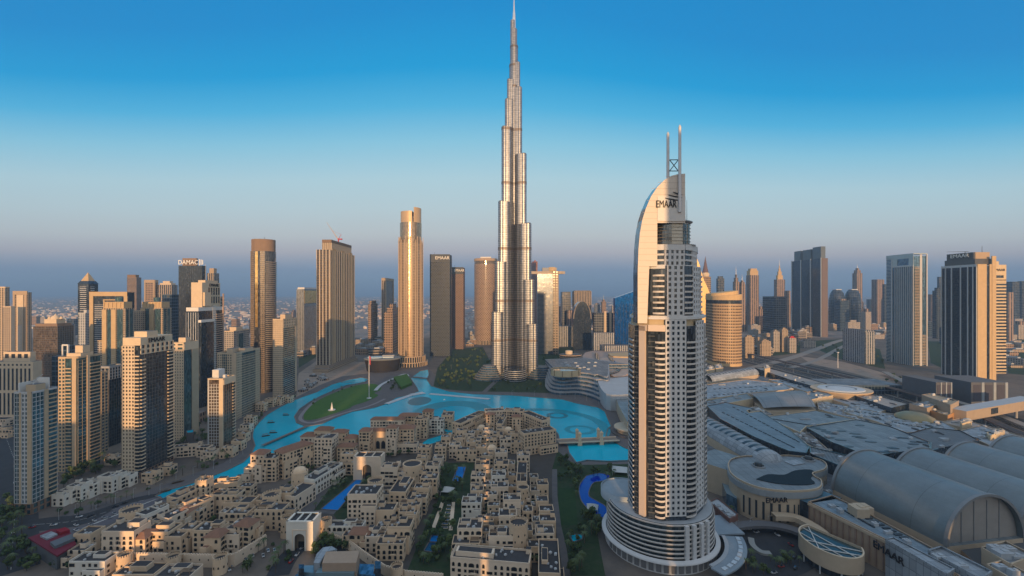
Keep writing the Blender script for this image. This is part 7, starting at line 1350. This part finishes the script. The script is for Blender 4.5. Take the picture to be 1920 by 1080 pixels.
pool('long blue pool leading to the palace gate', [(676, 894), (685, 895), (633, 957), (603, 955)]); pool('narrow blue pool at the top of the garden court', [(859, 876), (873, 876), (865, 903), (849, 902)]); pool('blue pool with dark steps at the bottom of the garden court', [(810, 1005), (832, 1006), (829, 1017), (806, 1016)]); pool('dark stepped pool below the garden court pool', [(805, 1018), (829, 1019), (822, 1036), (796, 1033)], plain('dark_pool', (.01, .05, .12), .15)); pool('small pool in the walled quarter courtyard', [(390, 980), (410, 977), (412, 984), (394, 986)])
pool('deep blue crescent swimming pool beside the white hotel tower', smooth([(1100, 893), (1122, 888), (1143, 893), (1130, 902), (1113, 905), (1105, 917), (1104, 931), (1120, 941), (1136, 952), (1136, 972), (1118, 965), (1100, 951), (1089, 935), (1087, 912), (1100, 893)], 3)[:-1], plain('cobalt_pool', (.002, .03, .36), .12, 0, .1)); pool('small teal pool in the garden near the bottom of the hotel', [(1068, 1004), (1092, 1003), (1090, 1012), (1075, 1016)], MAT['turquoise_water']); pool('bright turquoise pool on the tower podium at left', [(350, 826), (362, 824), (362, 829), (352, 830)], MAT['turquoise_water'], 12); pool('turquoise canal pool behind the lake lawn', [(640, 717), (650, 715), (690, 712), (684, 716)], MAT['turquoise_water'], .5)
for k in range(7):
    a, b = (843 - 1.6 * k, 948 + 7 * k); x, y = G(a, b); tt = T('water_step', 'dark narrow water step in the stepped garden axis, %s from the tent' % ORD[k], 'water step', x, y); tt.mb('basin', sandl).box((0, 0, .3), (4.2 + .2 * k, 2.2, .6)); tt.mb('water', plain('dark_pool', (.01, .05, .12))).box((0, 0, .62), (3.6 + .2 * k, 1.6, .06)); tt.done()
for s in (-1, 1): ribbon('path', [G(840 + s * 10, 942, 0), G(828 + s * 17, 995, 0)], 3, .3, sandl)
for a, b, w_, lab in ((840, 916, 12, 'pale stretched tent roof in the garden court'), (1111, 948, 11, 'white pointed sail canopy over the crescent pool'), (1162, 878, 18, 'white curved canopy at the pond beside the hotel')):
    x, y = G(a, b, 4); tt = T('tent_canopy', lab, 'canopy', x, y); m = tt.mb('canopy', plain('tent_cloth', (.50, .52, .52), .8, 0, .06)); hw = w_ / 2
    C = [(-hw, -hw * .8, 3.2), (hw * .6, -hw, 3.0), (hw, hw * .5, 3.4), (-hw * .7, hw, 3.2)]; ap = [(-hw * .3, 0, 6), (hw * .35, 0, 5.6)]
    m.poly([C[0], C[1], ap[1], ap[0]]); m.poly([C[1], C[2], ap[1]]); m.poly([C[2], C[3], ap[0], ap[1]]); m.poly([C[3], C[0], ap[0]])
    for c in C: tt.mb('pole', alum).tube((c[0], c[1], 0), c, .15, None, 5)
    tt.done()
# bridges
def bridge2():
    (x0, y0), (x1, y1) = G(1046, 834), G(1158, 829); t = T('stone_bridge', 'stone bridge with two pairs of little gate towers over the lake', 'bridge', (x0 + x1) / 2, (y0 + y1) / 2, math.atan2(y1 - y0, x1 - x0)); L = math.hypot(x1 - x0, y1 - y0)
    t.mb('deck', plain('bridge_paving', (.24, .19, .15))).box((0, 0, 3.4), (L, 13, 1)); 
    for s in (-1, 1): t.mb('parapet', sandl).box((0, s * 6.4, 4.4), (L, .6, 1.2))
    for fx in (-.16, .2):
        for s in (-1, 1): q = MB(); q.box((0, 0, 2), (5, 3, 4)); q.box((0, 0, 9), (3.2, 2.2, 10)); q.box((0, 0, 14.4), (4, 3, 1)); q.loft([[(-1.6, -1.1, 14.9), (1.6, -1.1, 14.9), (1.6, 1.1, 14.9), (-1.6, 1.1, 14.9)], [(-.2, -.1, 17), (.2, -.1, 17), (.2, .1, 17), (-.2, .1, 17)]], 0, False, True, 0); q.build('gate_tower', [sandw], t.root, (fx * L, s * 6, 0))
    t.done()
bridge2()
def foot(lab, a, b, w, z, mat): o = ribbon('footbridge', [G(*a), G(*b)], w, z, mat, None, .8); tag(o, lab, 'bridge')
foot('slim brown footbridge between the lake basin and the canal', (492, 838), (578, 800), 4, 2.2, plain('foot_brown', (.17, .145, .13))); wk = plain('walk_white', (.50, .52, .54)); foot('white floating walkway from the park towards the middle of the lake', (724, 758), (772, 741), 9, 1.0, wk); foot('white walkway elbow joining the two floating walkways', (771, 741), (795, 737), 14, 1.1, wk); foot('long white floating walkway towards the terraces', (806, 739), (918, 749), 8, 1.0, wk); foot('dark footbridge over the narrow canal by the opera', (772, 708), (803, 711), 5, 2.2, dgrey)
ribbon('lake_walk', px(smooth([(704, 733), (715, 722), (735, 712), (758, 702), (765, 706)])), 7, .9, wk)
# flag pole and sail sculpture on the lawn
c = thing('flagpole', 'tall white flagpole with a limp flag on the lake lawn', 'flagpole', (*G(692, 747), .2)); q = MB(); q.tube((0, 0, 0), (0, 0, 74), .8, .45, 8); q.build('pole', [plain('pole_white', (.6, .6, .6))], c); q = MB(); q.lathe([(4, 0), (4, .8), (2.5, 1.2)], 14, 0, (0, 0), True, 0); q.build('base', [wk], c); q = MB(); q.loft([[(.4 + .3 * math.sin(z * 1.7), -.2 + .3 * math.cos(z), 73 - z) for z in range(0, 15, 2)], [(2.8 + .5 * math.sin(z * 1.3), .3 * math.sin(z), 72 - z * 1.05) for z in range(0, 15, 2)]], 0, True, False); q.build('flag', [plain('flag_red', (.40, .05, .06))], c)
c = thing('sail_sculpture', 'white sail shaped sculpture on a round base on the lawn', 'sculpture', (*G(622, 769), .2)); q = MB(); q.lathe([(5.5, 0), (5.5, .7)], 18, 0, (0, 0), True, 0); q.build('base', [wk], c); q = MB(); q.loft([[(-1.8, -.6, .7), (2.2, -.6, .7), (2.2, .6, .7), (-1.8, .6, .7)], [(-.6, -.4, 7), (1.0, -.4, 7), (1.0, .4, 7), (-.6, .4, 7)], [(.0, -.1, 12), (.3, -.1, 12), (.3, .1, 12), (.0, .1, 12)]], 0, False, True, 0); q.build('sail', [plain('sail_white', (.7, .7, .7))], c)
# little boats
def boat(a, b, lab, rz):
    c = thing('wooden_boat', lab, 'boat', (*G(a, b), .12), rz, 'wooden boats moored on the lake'); q = MB(); q.loft([[(x * s, y * s2, z) for x, y in ((-4.5, -1.2), (2.5, -1.3), (5.5, 0), (2.5, 1.3), (-4.5, 1.2))] for z, s, s2 in ((0, .8, .6), (1.0, 1.0, 1.0))], 0, False, True, 0); q.build('hull', [plain('boat_wood', (.10, .065, .04))], c); q = MB(); q.box((-.5, 0, 2.8), (6, 2.2, .25)); [q.tube((x, y, 1), (x, y, 2.7), .1, None, 4) for x in (-3, 2) for y in (-.9, .9)]; q.build('canopy', [plain('boat_canopy', (.16, .13, .10))], c)
for i, (a, b, rz) in enumerate(((536, 779, .1), (508, 793, .3), (498, 818, .5), (512, 812, .2), (333, 905, .7), (308, 923, .8))): boat(a, b, ['dark wooden boat near the top of the left lake basin', 'dark wooden boat in the middle of the left lake basin', 'dark wooden boat at the bottom of the left lake basin', 'second dark boat at the bottom of the left lake basin', 'dark boat on the canal beside the walled quarter', 'boat at the left end of the canal'][i], rz)
q = MB(); q.lathe([(1.6, 0), (1.6, .8), (.6, 1.6)], 10, 0, (0, 0), True, 0); tag(q.build('buoy', [sign_white], None, (*G(833, 750), .15)), 'small white buoy floating on the dark part of the lake', 'buoy')
# red roofed restaurant and the glass pavilion at the bottom
def redhouse():
    P = [G(a, b, 10) for a, b in ((53, 1008), (107, 1042), (143, 1020), (128, 990), (96, 992))]; cx, cy = P[0]; P = [(x - cx, y - cy) for x, y in P]; t = T('restaurant', 'dark low building with crimson roof and white roof panels at bottom left', 'building', cx, cy); t.mb('wall', dgrey).prism([(x * .96 + .6, y * .96) for x, y in P], 0, 9, 0, 0); t.mb('roof', plain('crimson_roof', (.15, .012, .03), .7)).prism(P, 9, 10, 0, 0, bottom=0)
    for pts, z, m, nm in (([(75, 1004), (96, 996), (108, 1001), (88, 1010)], 11.2, wroof, 'roof_panel'), ([(94, 1016), (133, 1001), (141, 1008), (103, 1024)], 12, plain('dark_screen', (.12, .14, .16)), 'roof_screen'), ([(105, 994), (122, 988), (131, 993), (114, 998)], 12, plain('bright_red', (.25, .01, .025)), 'red_box')): Q = [(a - cx, b - cy) for a, b in [G(*p, z) for p in pts]]; q = MB(); q.prism(Q, 10, z, 0, 0); q.build(nm, [m], t.root)
    t.done()
redhouse()
def glassp():
    cx, cy = G(640, 1045, 20); t = T('glass_pavilion', 'pale blue glass building with tan roof panel at the bottom edge', 'building', cx, cy); L = lambda pts, z: [(a - cx, b - cy) for a, b in [G(*p, z) for p in pts]]; bl_ = plain('pale_glass_roof', (.22, .33, .38), .25, .3, .15, .1)
    def pris(pts, z0, z1, m, nm): q = MB(); P = L(pts, z1); a = sum(P[i][0] * P[(i + 1) % len(P)][1] - P[(i + 1) % len(P)][0] * P[i][1] for i in range(len(P))); P = P if a > 0 else P[::-1]; q.prism(P, z0, z1, 0, 0); q.build(nm, [m], t.root)
    pris([(604, 1056), (668, 1055), (674, 1033), (611, 1034)], 0, 21, plain('tan_roof2', (.40, .29, .21)), 'hall'); pris([(588, 1055), (600, 1056), (612, 1034), (632, 1030), (622, 1024), (606, 1026), (594, 1038)], 0, 19, wroof, 'curved_hall'); pris([(592, 1074), (664, 1075), (668, 1056.5), (602, 1057)], 0, 16, bl_, 'glass_front'); pris([(558, 1072), (590, 1074), (600, 1060), (572, 1060)], 0, 13, bl_, 'side_wing'); pris([(668, 1076), (700, 1078), (702, 1058), (672, 1057)], 0, 12, g_blue, 'side_wing'); pris([(560, 1066), (570, 1066), (570, 1058), (560, 1058)], 0, 17, g_dark, 'lift_tower'); pris([(703, 1066), (714, 1066), (714, 1052), (703, 1052)], 0, 17, g_dark, 'lift_tower'); pris([(545, 1090), (720, 1092), (712, 1076), (556, 1076)], 0, 11, g_blue, 'front_wing'); t.done()
glassp()
# ================================================================ trees, palms, cars, the far plain
leafm = [plain('leaf_dark', (.05, .085, .032), .8, 0, .3, .4, .2, .25, .2), plain('leaf_mid', (.085, .12, .042), .8, 0, .3, .4, .2, .25, .2)]; bark = plain('bark', (.10, .075, .05)); palml = plain('palm_leaf', (.075, .105, .045), .7, 0, .25, .4, .2, .2)
def crown_mesh(seed, mat, n=230):
    r = random.Random(seed); m = MB(); lobes = [(r.uniform(-1.6, 1.6), r.uniform(-1.6, 1.6), r.uniform(3.2, 6.0), r.uniform(1.1, 2.0)) for _ in range(7)]
    for _ in range(n):
        cx, cy, cz, rr = r.choice(lobes); d = Vector((r.gauss(0, 1), r.gauss(0, 1), r.gauss(0, 1))).normalized() * rr * r.uniform(.55, 1.05); p = Vector((cx, cy, cz)) + d; s = r.uniform(.35, .75); a = (d + Vector((r.uniform(-1, 1),) * 3)).orthogonal().normalized() * s; b = d.normalized().cross(a).normalized() * s * r.uniform(.6, 1)
        m.poly([p - a - b * .5, p + a - b, p + a * .8 + b, p - a * .6 + b * 1.1])
    return m.mesh('crown', [mat])
def trunk_mesh():
    m = MB(); m.tube((0, 0, 0), (.1, 0, 2.6), .28, .2, 6)
    for a in range(4): m.tube((.1, 0, 2.4), (1.2 * math.cos(a * 1.6), 1.2 * math.sin(a * 1.6), 4.4), .16, .06, 5)
    return m.mesh('trunk', [bark])
CR = [crown_mesh(i, leafm[i % 2]) for i in range(4)]; TR = trunk_mesh()
def palm_mesh():
    m = MB()
    for k in range(16):
        a = k * 2.4; up = .9 - .09 * (k % 8); P = []
        for i in range(5): u = i / 4; P.append(Vector((math.cos(a) * 3.2 * u, math.sin(a) * 3.2 * u, 8 + up * 2.2 * u - 2.8 * u * u)))
        s = Vector((-math.sin(a), math.cos(a), 0))
        for i in range(4): w0, w1 = .5 * (1 - i / 5), .5 * (1 - (i + 1) / 5); m.poly([P[i] - s * w0, P[i + 1] - s * w1, P[i + 1] + s * w1, P[i] + s * w0])
    return m.mesh('frond_crown', [palml])
PM = palm_mesh(); q = MB(); q.tube((0, 0, 0), (.2, 0, 8.1), .26, .18, 6); PT = q.mesh('trunk', [bark])
def inpoly(pts, a, b):
    c = False; j = len(pts) - 1
    for i in range(len(pts)):
        if (pts[i][1] > b) != (pts[j][1] > b) and a < (pts[j][0] - pts[i][0]) * (b - pts[i][1]) / (pts[j][1] - pts[i][1]) + pts[i][0]: c = not c
        j = i
    return c
ntree = [0]
def grove(lab, group, pts, n, palm=.3, sc=(.7, 1.3), seed=1, z=0.0):
    r = random.Random(seed); xs = [p[0] for p in pts]; ys = [p[1] for p in pts]; k = 0; got = []
    for _ in range(n * 60):
        if k >= n: break
        a, b = r.uniform(min(xs), max(xs)), r.uniform(min(ys), max(ys))
        if not inpoly(pts, a, b): continue
        x, y = G(a, b, z); s = r.uniform(*sc)
        if any((x - u) ** 2 + (y - v) ** 2 < (2.6 * s) ** 2 for u, v in got): continue
        got.append((x, y)); k += 1; ip = r.random() < palm
        if not ip and s < .8:
            sh = inst('shrub', r.choice(CR), None, (x, y, z - 1.3 * s), r.uniform(0, 6.3), (s * .9, s * .9, s * .75)); tag(sh, 'low leafy shrub ' + lab, 'shrub', 'shrubs ' + group); continue
        root = thing('palm_tree' if ip else 'tree', ('palm trees ' if ip else 'bushy trees ') + lab, 'palm' if ip else 'tree', (x, y, z), r.uniform(0, 6.3), ('palms ' if ip else 'trees ') + group); root['label'] = ('slender palm tree ' if ip else 'dark green bushy tree ') + lab
        root.scale = (s, s, s * r.uniform(.85, 1.15))
        if ip: inst('trunk', PT, root); inst('frond_crown', PM, root)
        else: inst('trunk', TR, root); inst('crown', r.choice(CR), root)
for lab, grp, pts, n, pm, sc in (
    ('in the wooded park left of the tallest tower', 'in the park left of the tallest tower', [(812, 726), (822, 692), (850, 660), (900, 655), (925, 680), (915, 700), (880, 715), (885, 732), (850, 732)], 95, .1, (.85, 1.35)),
    ('in the garden before the tallest tower', 'before the tallest tower', [(930, 715), (1020, 715), (1030, 738), (960, 736), (915, 735)], 22, .3, (.6, 1.1)),
    ('beside the round office right of the tallest tower', 'right of the tallest tower', [(1010, 665), (1050, 660), (1050, 690), (1015, 700)], 16, .1, (.9, 1.5)),
    ('in the hotel garden right of the old town', 'in the hotel garden', [(1050, 850), (1076, 875), (1120, 880), (1172, 885), (1165, 912), (1110, 890), (1085, 905), (1082, 940), (1096, 960), (1130, 985), (1125, 1010), (1080, 1000), (1085, 960), (1075, 910), (1045, 900)], 46, .35, (.7, 1.3)),
    ('in the dark garden at the bottom beside the hotel podium', 'in the bottom garden', [(1060, 1010), (1095, 1000), (1108, 1080), (1062, 1080)], 14, .5, (.7, 1.2)),
    ('in the garden court between the old town houses', 'in the garden court', [(825, 880), (850, 876), (880, 878), (866, 930), (850, 985), (842, 1030), (858, 1060), (790, 1060), (775, 1030), (800, 985), (818, 930)], 66, .3, (.65, 1.15)),
    ('lining the long pool before the palace gate', 'along the long pool', [(650, 884), (672, 888), (610, 952), (590, 955)], 16, .9, (.6, .9)), ('on the right bank of the long pool', 'right of the long pool', [(692, 893), (710, 895), (650, 975), (632, 962)], 14, .6, (.6, .95)),
    ('in the wooded yard below the two left beige towers', 'below the left towers', [(108, 895), (150, 872), (215, 862), (228, 880), (160, 893), (118, 918)], 26, .1, (.9, 1.5)), ('on the podium garden behind the short canal tower', 'behind the short canal tower', [(325, 832), (385, 820), (392, 828), (330, 838)], 10, .2, (.7, 1.1)),
    ('along the street at the bottom left corner', 'along the bottom left street', [(0, 930), (40, 950), (45, 1010), (60, 1070), (20, 1078), (0, 1050)], 36, .45, (.8, 1.3)), ('between the red roofed restaurant and the town wall', 'by the red roofed restaurant', [(60, 1045), (150, 1050), (145, 1076), (80, 1076)], 10, .4, (.6, 1.0)), ('in front of the white villa row', 'before the white villa row', [(110, 965), (180, 948), (255, 925), (258, 932), (190, 956), (120, 975)], 12, .7, (.6, .95)),
    ('along the canal promenade below the lettered left tower', 'along the canal promenade', [(262, 915), (330, 890), (400, 868), (452, 838), (458, 845), (400, 876), (330, 900), (268, 925)], 20, .7, (.6, 1.0)), ('along the outer lake promenade at left', 'along the outer lake promenade', [(462, 810), (470, 795), (520, 756), (560, 738), (560, 742), (520, 760), (476, 797), (468, 812)], 14, .6, (.6, 1.0)),
    ('below the crenellated wall near the white gatehouse', 'below the town wall', [(400, 1062), (500, 1020), (560, 1030), (540, 1075), (420, 1078)], 18, .6, (.6, 1.1)), ('on the slope right of the white gatehouse', 'right of the white gatehouse', [(590, 1015), (630, 1020), (668, 1036), (610, 1030), (590, 1045)], 12, .1, (.8, 1.2)), ('behind the palace with three arches', 'by the palace', [(700, 838), (735, 835), (735, 850), (785, 835), (790, 845), (740, 860), (715, 860)], 10, .1, (.8, 1.2)),
    ('on the island between opera and lake', 'by the opera lawn', [(725, 722), (737, 714), (752, 732), (738, 738)], 10, .2, (.7, 1.1)), ('along the rim of the lake lawn', 'round the lake lawn', [(580, 757), (612, 740), (650, 727), (690, 718), (690, 720), (650, 730), (612, 744), (584, 760)], 12, .6, (.5, .8)),
    ('around the forecourt roundabout', 'round the forecourt', [(1385, 1030), (1420, 1045), (1500, 1050), (1510, 1078), (1390, 1078)], 18, .6, (.6, 1.0)), ('before the mall drum', 'before the mall drum', [(1350, 955), (1380, 960), (1385, 985), (1355, 985)], 8, .6, (.7, 1.1)),
    ('on the bare plots beyond the highway', 'beyond the highway', [(1500, 640), (1640, 650), (1660, 690), (1560, 672)], 16, .05, (.9, 1.6)), ('in the courtyards of the walled quarter', 'in the walled quarter', [(395, 952), (430, 945), (432, 985), (385, 985)], 10, .3, (.6, .9)),
    ('in the lane between the middle and right house columns', 'in the right lane', [(958, 850), (1000, 850), (1012, 1070), (985, 1070), (975, 930), (958, 900)], 22, .35, (.5, .9)), ('in the lane between the garden and middle house columns', 'in the middle lane', [(905, 880), (925, 880), (925, 1020), (900, 1020)], 16, .35, (.45, .85)), ('on the street between the hotel and the long pool', 'behind the long pool', [(530, 900), (600, 880), (640, 872), (600, 895), (540, 915)], 8, .5, (.5, .9)),
    ('in front of the canal hotel', 'before the canal hotel', [(500, 905), (545, 895), (590, 872), (640, 870), (650, 880), (580, 885)], 12, .3, (.6, 1.0)), ('behind the crenellated wall on the house terraces', 'on the wall terraces', [(250, 1022), (340, 1026), (430, 1024), (470, 1008), (440, 1036), (250, 1036)], 16, .4, (.4, .7)), ('along the podium road right of the canal towers', 'along the canal towers', [(445, 820), (470, 770), (540, 742), (556, 742), (500, 775), (470, 810), (455, 828)], 16, .6, (.55, .9)),
    ('beside the highway and the mall car decks', 'beside the highway', [(1640, 700), (1760, 722), (1740, 735), (1630, 712)], 14, .3, (.8, 1.3)), ('in the far yards among the left towers', 'among the left towers', [(330, 800), (390, 790), (400, 815), (340, 822)], 12, .1, (.8, 1.2)),
    ('among the lanes of the market island', 'on the market island', [(868, 798), (910, 782), (975, 785), (985, 800), (900, 800)], 14, .3, (.6, 1.0)), ('around the lit fan roofs', 'round the fan roofs', [(1045, 665), (1060, 672), (1052, 688), (1030, 690)], 8, .1, (.8, 1.3)),
): grove(lab, grp, pts, n, pm, sc, seed=n * 7 + int(pts[0][0]))
# cars
def car_meshes(col, nm):
    b = MB(); b.loft([[(x * k, y * k2, z) for x, y in ((-2.1, -.85), (2.1, -.85), (2.1, .85), (-2.1, .85))] for z, k, k2 in ((.3, .97, .95), (.75, 1, 1), (.95, .97, .93))], 0, False, True, 0); c = MB(); c.loft([[(x, y, z) for x, y in ((-1.5 + o, -.75 + p), (.9 - o, -.75 + p), (.9 - o, .75 - p), (-1.5 + o, .75 - p))] for z, o, p in ((.95, 0, 0), (1.45, .45, .12))], 0, False, True, 0); w = MB(); [w.tube((x, y - .1, .32), (x, y + .1, .32), .32, None, 10) for x in (-1.3, 1.3) for y in (-.8, .8)]
    return b.mesh('body', [plain(nm, col, .3, .2, .02)]), c.mesh('cabin', [g_dark]), w.mesh('wheels', [darkm])
CM = [(n_, car_meshes(c, 'paint_' + n_)) for n_, c in (('white', (.7, .7, .7)), ('silver', (.4, .41, .43)), ('black', (.03, .03, .035)), ('red', (.35, .03, .03)))]
def cars(place, line, n, grp, seed, jit=3, z=.15, park=False):
    r = random.Random(seed); P = [G(*p) for p in line]; seg = [math.hypot(P[i + 1][0] - P[i][0], P[i + 1][1] - P[i][1]) for i in range(len(P) - 1)]; tot = sum(seg)
    for k in range(n):
        u = (k + r.uniform(.1, .9)) / n * tot; i = 0
        while i < len(seg) - 1 and u > seg[i]: u -= seg[i]; i += 1
        dx, dy = (P[i + 1][0] - P[i][0]) / seg[i], (P[i + 1][1] - P[i][1]) / seg[i]; o = r.uniform(-jit, jit); nm, ms = r.choice(CM if not park else CM[:2]); c = thing('parked_car' if park else 'car', '%s car %s' % (nm, place), 'car', (P[i][0] + dx * u - dy * o, P[i][1] + dy * u + dx * o, z), math.atan2(dy, dx) + (math.pi / 2 if park else 0), grp)
        for mm, pn in zip(ms, ('body', 'cabin', 'wheel_set')): inst(pn, mm, c)
cars('parked before the tallest tower', [(955, 711), (1010, 709)], 16, 'cars before the tallest tower', 1, 10, .2, True); cars('on the forecourt roundabout road', [(1390, 1000), (1450, 995), (1500, 1030), (1480, 1065), (1430, 1072)], 10, 'cars on the forecourt', 2, 4, .25); cars('on the street at far left', [(30, 880), (26, 960), (18, 1060)], 9, 'cars on the far left street', 3, 8); cars('on the street below the white villa row', [(60, 985), (150, 975), (260, 940)], 6, 'cars below the villa row', 4, 6); cars('on the street before the white gatehouse', [(600, 1003), (560, 1030), (530, 1065)], 4, 'cars before the gatehouse', 5, 3)
rh = random.Random(9)
for k in range(64):
    q = offs(HWY, rh.choice([-28, -24, -20, -16, 8, 12, 16, 20, 24, 42, 48])); i = rh.randrange(4, len(q) - 20); x0, y0 = q[i]; x1, y1 = q[i + 1]; u = rh.random(); nm, ms = rh.choice(CM); c = thing('car', '%s car driving on the wide highway' % nm, 'car', (x0 + (x1 - x0) * u, y0 + (y1 - y0) * u, .3), math.atan2(y1 - y0, x1 - x0), 'cars on the highway'); [inst(pn, mm, c) for mm, pn in zip(ms, ('body', 'cabin', 'wheel_set'))]
cars('on the curving street by the canal promenade', [(455, 845), (470, 800), (505, 765), (560, 738)], 8, 'cars by the canal promenade', 6, 2); cars('in the lanes of the walled quarter forecourt', [(420, 1068), (470, 1045), (520, 1030)], 8, 'cars before the town wall', 7, 5, .2, True); cars('parked on the plaza below the villa row', [(120, 1000), (170, 980), (220, 962)], 8, 'cars on the plaza', 8, 5, .25, True)
# street lamps
def lamp(x, y, lab, grp, rz=0, h=9):
    if not hasattr(lamp, 'm'):
        q = MB(); q.tube((0, 0, 0), (0, 0, 9), .12, .08, 6); q.tube((0, 0, 9), (1.6, 0, 9.4), .07, .06, 5); a = q.mesh('pole', [alum]); q = MB(); q.box((1.9, 0, 9.4), (.9, .35, .16)); lamp.m = (a, q.mesh('lamp_head', [grey]))
    c = thing('street_lamp', lab, 'street lamp', (x, y, .1), rz, grp); inst('pole', lamp.m[0], c); inst('lamp_head', lamp.m[1], c)
for i, (x, y) in enumerate(offs(HWY, -35)[4:30]): lamp(x, y, 'street lamp along the wide highway', 'street lamps along the highway')
for line, lab in (([(110, 975), (180, 955), (250, 935), (300, 926)], 'before the white villa row'), ([(330, 902), (400, 880), (455, 852), (466, 805), (510, 764), (560, 740)], 'along the canal promenade'), ([(960, 742), (1050, 745), (1100, 752), (1140, 765)], 'along the lake below the terraces'), ([(1380, 1000), (1440, 990), (1500, 1005), (1515, 1040)], 'round the forecourt')):
    P = smooth(px(line), 4)
    for x, y in P[::2]: lamp(x, y, 'slim street lamp ' + lab, 'street lamps ' + lab)
# the far plain of villas: the nearest ones singly, the rest as one spread
vm = [plain('villa_pale', (.55, .47, .42), .85, 0, .1, .05, .2, .2), plain('villa_white', (.66, .63, .60), .85, 0, .1, .05, .2, .15), plain('villa_rose', (.44, .33, .29), .85, 0, .1, .05, .2, .2)]
vmesh = []
for k in range(3):
    m = MB(); m.box((0, 0, 4), (16, 13, 8)); m.box((-3, 1, 9), (8, 8, 3)); m.box((5, -8, 2.5), (7, 5, 5)); vmesh.append(m.mesh('villa', [vm[k]]))
rv = random.Random(5); cnt = 0; pos = []
rest = MB(); restm = [MB(), MB(), MB()]
for _ in range(9000):
    py_ = 550 + 6.5 + 62 * rv.random() ** 1.6; Y = DY(py_); px_ = rv.uniform(-20, 1940)
    pos.append((Y, px_))
pos.sort(); r3 = 0
def blocked(x, y): return 560 < x < 780 and y < 3000
for Y, p in pos:
    x = (p - 960) / F * Y
    if Y < 1500 or blocked(x, Y): continue
    nz = math.sin(x * .004 + 1) * math.sin(Y * .0031) + .4 * math.sin(x * .011) * math.sin(Y * .013)
    if nz < -.35: continue
    k = rv.choice([0, 0, 1, 1, 2]); s = rv.uniform(.7, 1.5)
    if cnt < 290: o = inst('villa', vmesh[k], None, (x, Y, 0), rv.uniform(-.4, .4), (s, s, s * rv.uniform(.8, 1.2))); tag(o, 'small pale villa on the hazy plain behind the towers', 'villa', 'villas on the plain behind the towers'); cnt += 1
    else:
        a = rv.uniform(-.4, .4); w = 15 * s * (1 + Y / 9000); restm[k].box((x, Y, 4 * s), (w, 12 * s, 8 * s), a)
for k in range(3): tag(restm[k].build('far_villas', [vm[k]]), kind='stuff')
def lowrise(lab, grp, pts, n, seed, hh=(8, 26), ww=(16, 40)):
    r = random.Random(seed); xs = [p[0] for p in pts]; ys = [p[1] for p in pts]; k = 0
    for _ in range(n * 40):
        if k >= n: break
        a, b = r.uniform(min(xs), max(xs)), r.uniform(min(ys), max(ys))
        if not inpoly(pts, a, b): continue
        x, y = G(a, b); w, d, h = r.uniform(*ww), r.uniform(*ww), r.uniform(*hh); t = T('low_building', lab, 'building', x, y, r.uniform(-.2, .2), grp); t.mb('wall', r.choice([f_pale, f_grid, f_band, f_tan]), gravel).prism(rect(-w / 2, -d / 2, w / 2, d / 2), 0, h, 0, 1); t.mb('roof_block', palegrey).box((w * .1, 0, h + 1.5), (w * .4, d * .4, 3)); t.done(); k += 1
lowrise('hazy low building between the ribbed tower and the gold tower', 'low buildings behind the opera', [(668, 640), (756, 640), (756, 665), (668, 668)], 16, 1); lowrise('hazy low building behind the round fronted tower', 'low buildings behind the round fronted tower', [(520, 640), (595, 640), (595, 665), (520, 690)], 10, 2); lowrise('low hazy building beyond the highway', 'low buildings beyond the highway', [(1400, 600), (1660, 600), (1660, 632), (1400, 640)], 44, 3, (10, 40), (18, 50)); lowrise('small apartment house of the dense housing quarter beside the highway', 'houses of the quarter beside the highway', [(1398, 642), (1496, 626), (1500, 660), (1405, 671)], 30, 31, (12, 42), (12, 22)); lowrise('low hazy building behind the dark lettered tower', 'low buildings behind the right towers', [(1640, 610), (1920, 610), (1920, 690), (1880, 690), (1880, 640), (1640, 650)], 40, 4, (6, 22), (16, 60)); lowrise('hazy low building behind the arch topped tower', 'low buildings behind the arch topped tower', [(1010, 600), (1180, 600), (1180, 640), (1010, 650)], 26, 5); lowrise('hazy low building left of the round lattice tower', 'low buildings behind the woven towers', [(845, 620), (890, 620), (890, 655), (845, 655)], 6, 6); lowrise('shaded low building among the left towers', 'low buildings among the left towers', [(60, 720), (340, 700), (420, 720), (440, 760), (370, 800), (60, 860)], 14, 7, (6, 16))
lowrise('site cabin on the sandy building plot', 'cabins on the building plot', [(566, 735), (570, 705), (640, 690), (640, 704), (600, 718)], 14, 8, (2.5, 4), (6, 14))
# unseen towers added behind the viewpoint, sized and gapped to shade the near ground
OCC = [(-900, -260, 170, 60, 165), (-720, -230, 180, 50, 178), (-560, -240, 130, 50, 150), (-450, -225, 84, 40, 118), (-372, -200, 44, 40, 186), (-293, -230, 112, 50, 116), (-165, -220, 98, 40, 122), (-50, -240, 116, 40, 118), (60, -230, 96, 40, 122), (119, -230, 20, 40, 84), (152, -170, 46, 40, 335), (245, -230, 126, 40, 116), (372, -220, 118, 40, 120), (500, -230, 130, 40, 112), (640, -240, 120, 40, 96)]
for k, (x, y, w, d, h) in enumerate(OCC):
    t = block('shading_tower', 'unseen shading tower added behind the viewpoint, %s from the left' % ORD[k], 'tower', (x, y - d, w, d, h)); t.mb('wall', f_grid, gravel).prism([t.FL, t.FR, t.BR, t.BL], 0, h, 0, 1); parapet(t, cream, h, 2); t.done()
# ================================================================ air
hz = MB(); hz.box((0, 30490, 426), (84100, 61820, 862)); hm, _nt, _N, _L, _b = _new('haze_air'); _N.remove(_b)
pv = _N.new('ShaderNodeVolumePrincipled'); pv.inputs['Color'].default_value = (.36, .62, .98, 1); pv.inputs['Density'].default_value = 7.8e-5; pv.inputs['Anisotropy'].default_value = 0.0
_L.new(pv.outputs[0], _N['Material Output'].inputs['Volume']); tag(hz.build('haze', [hm]), kind='stuff')
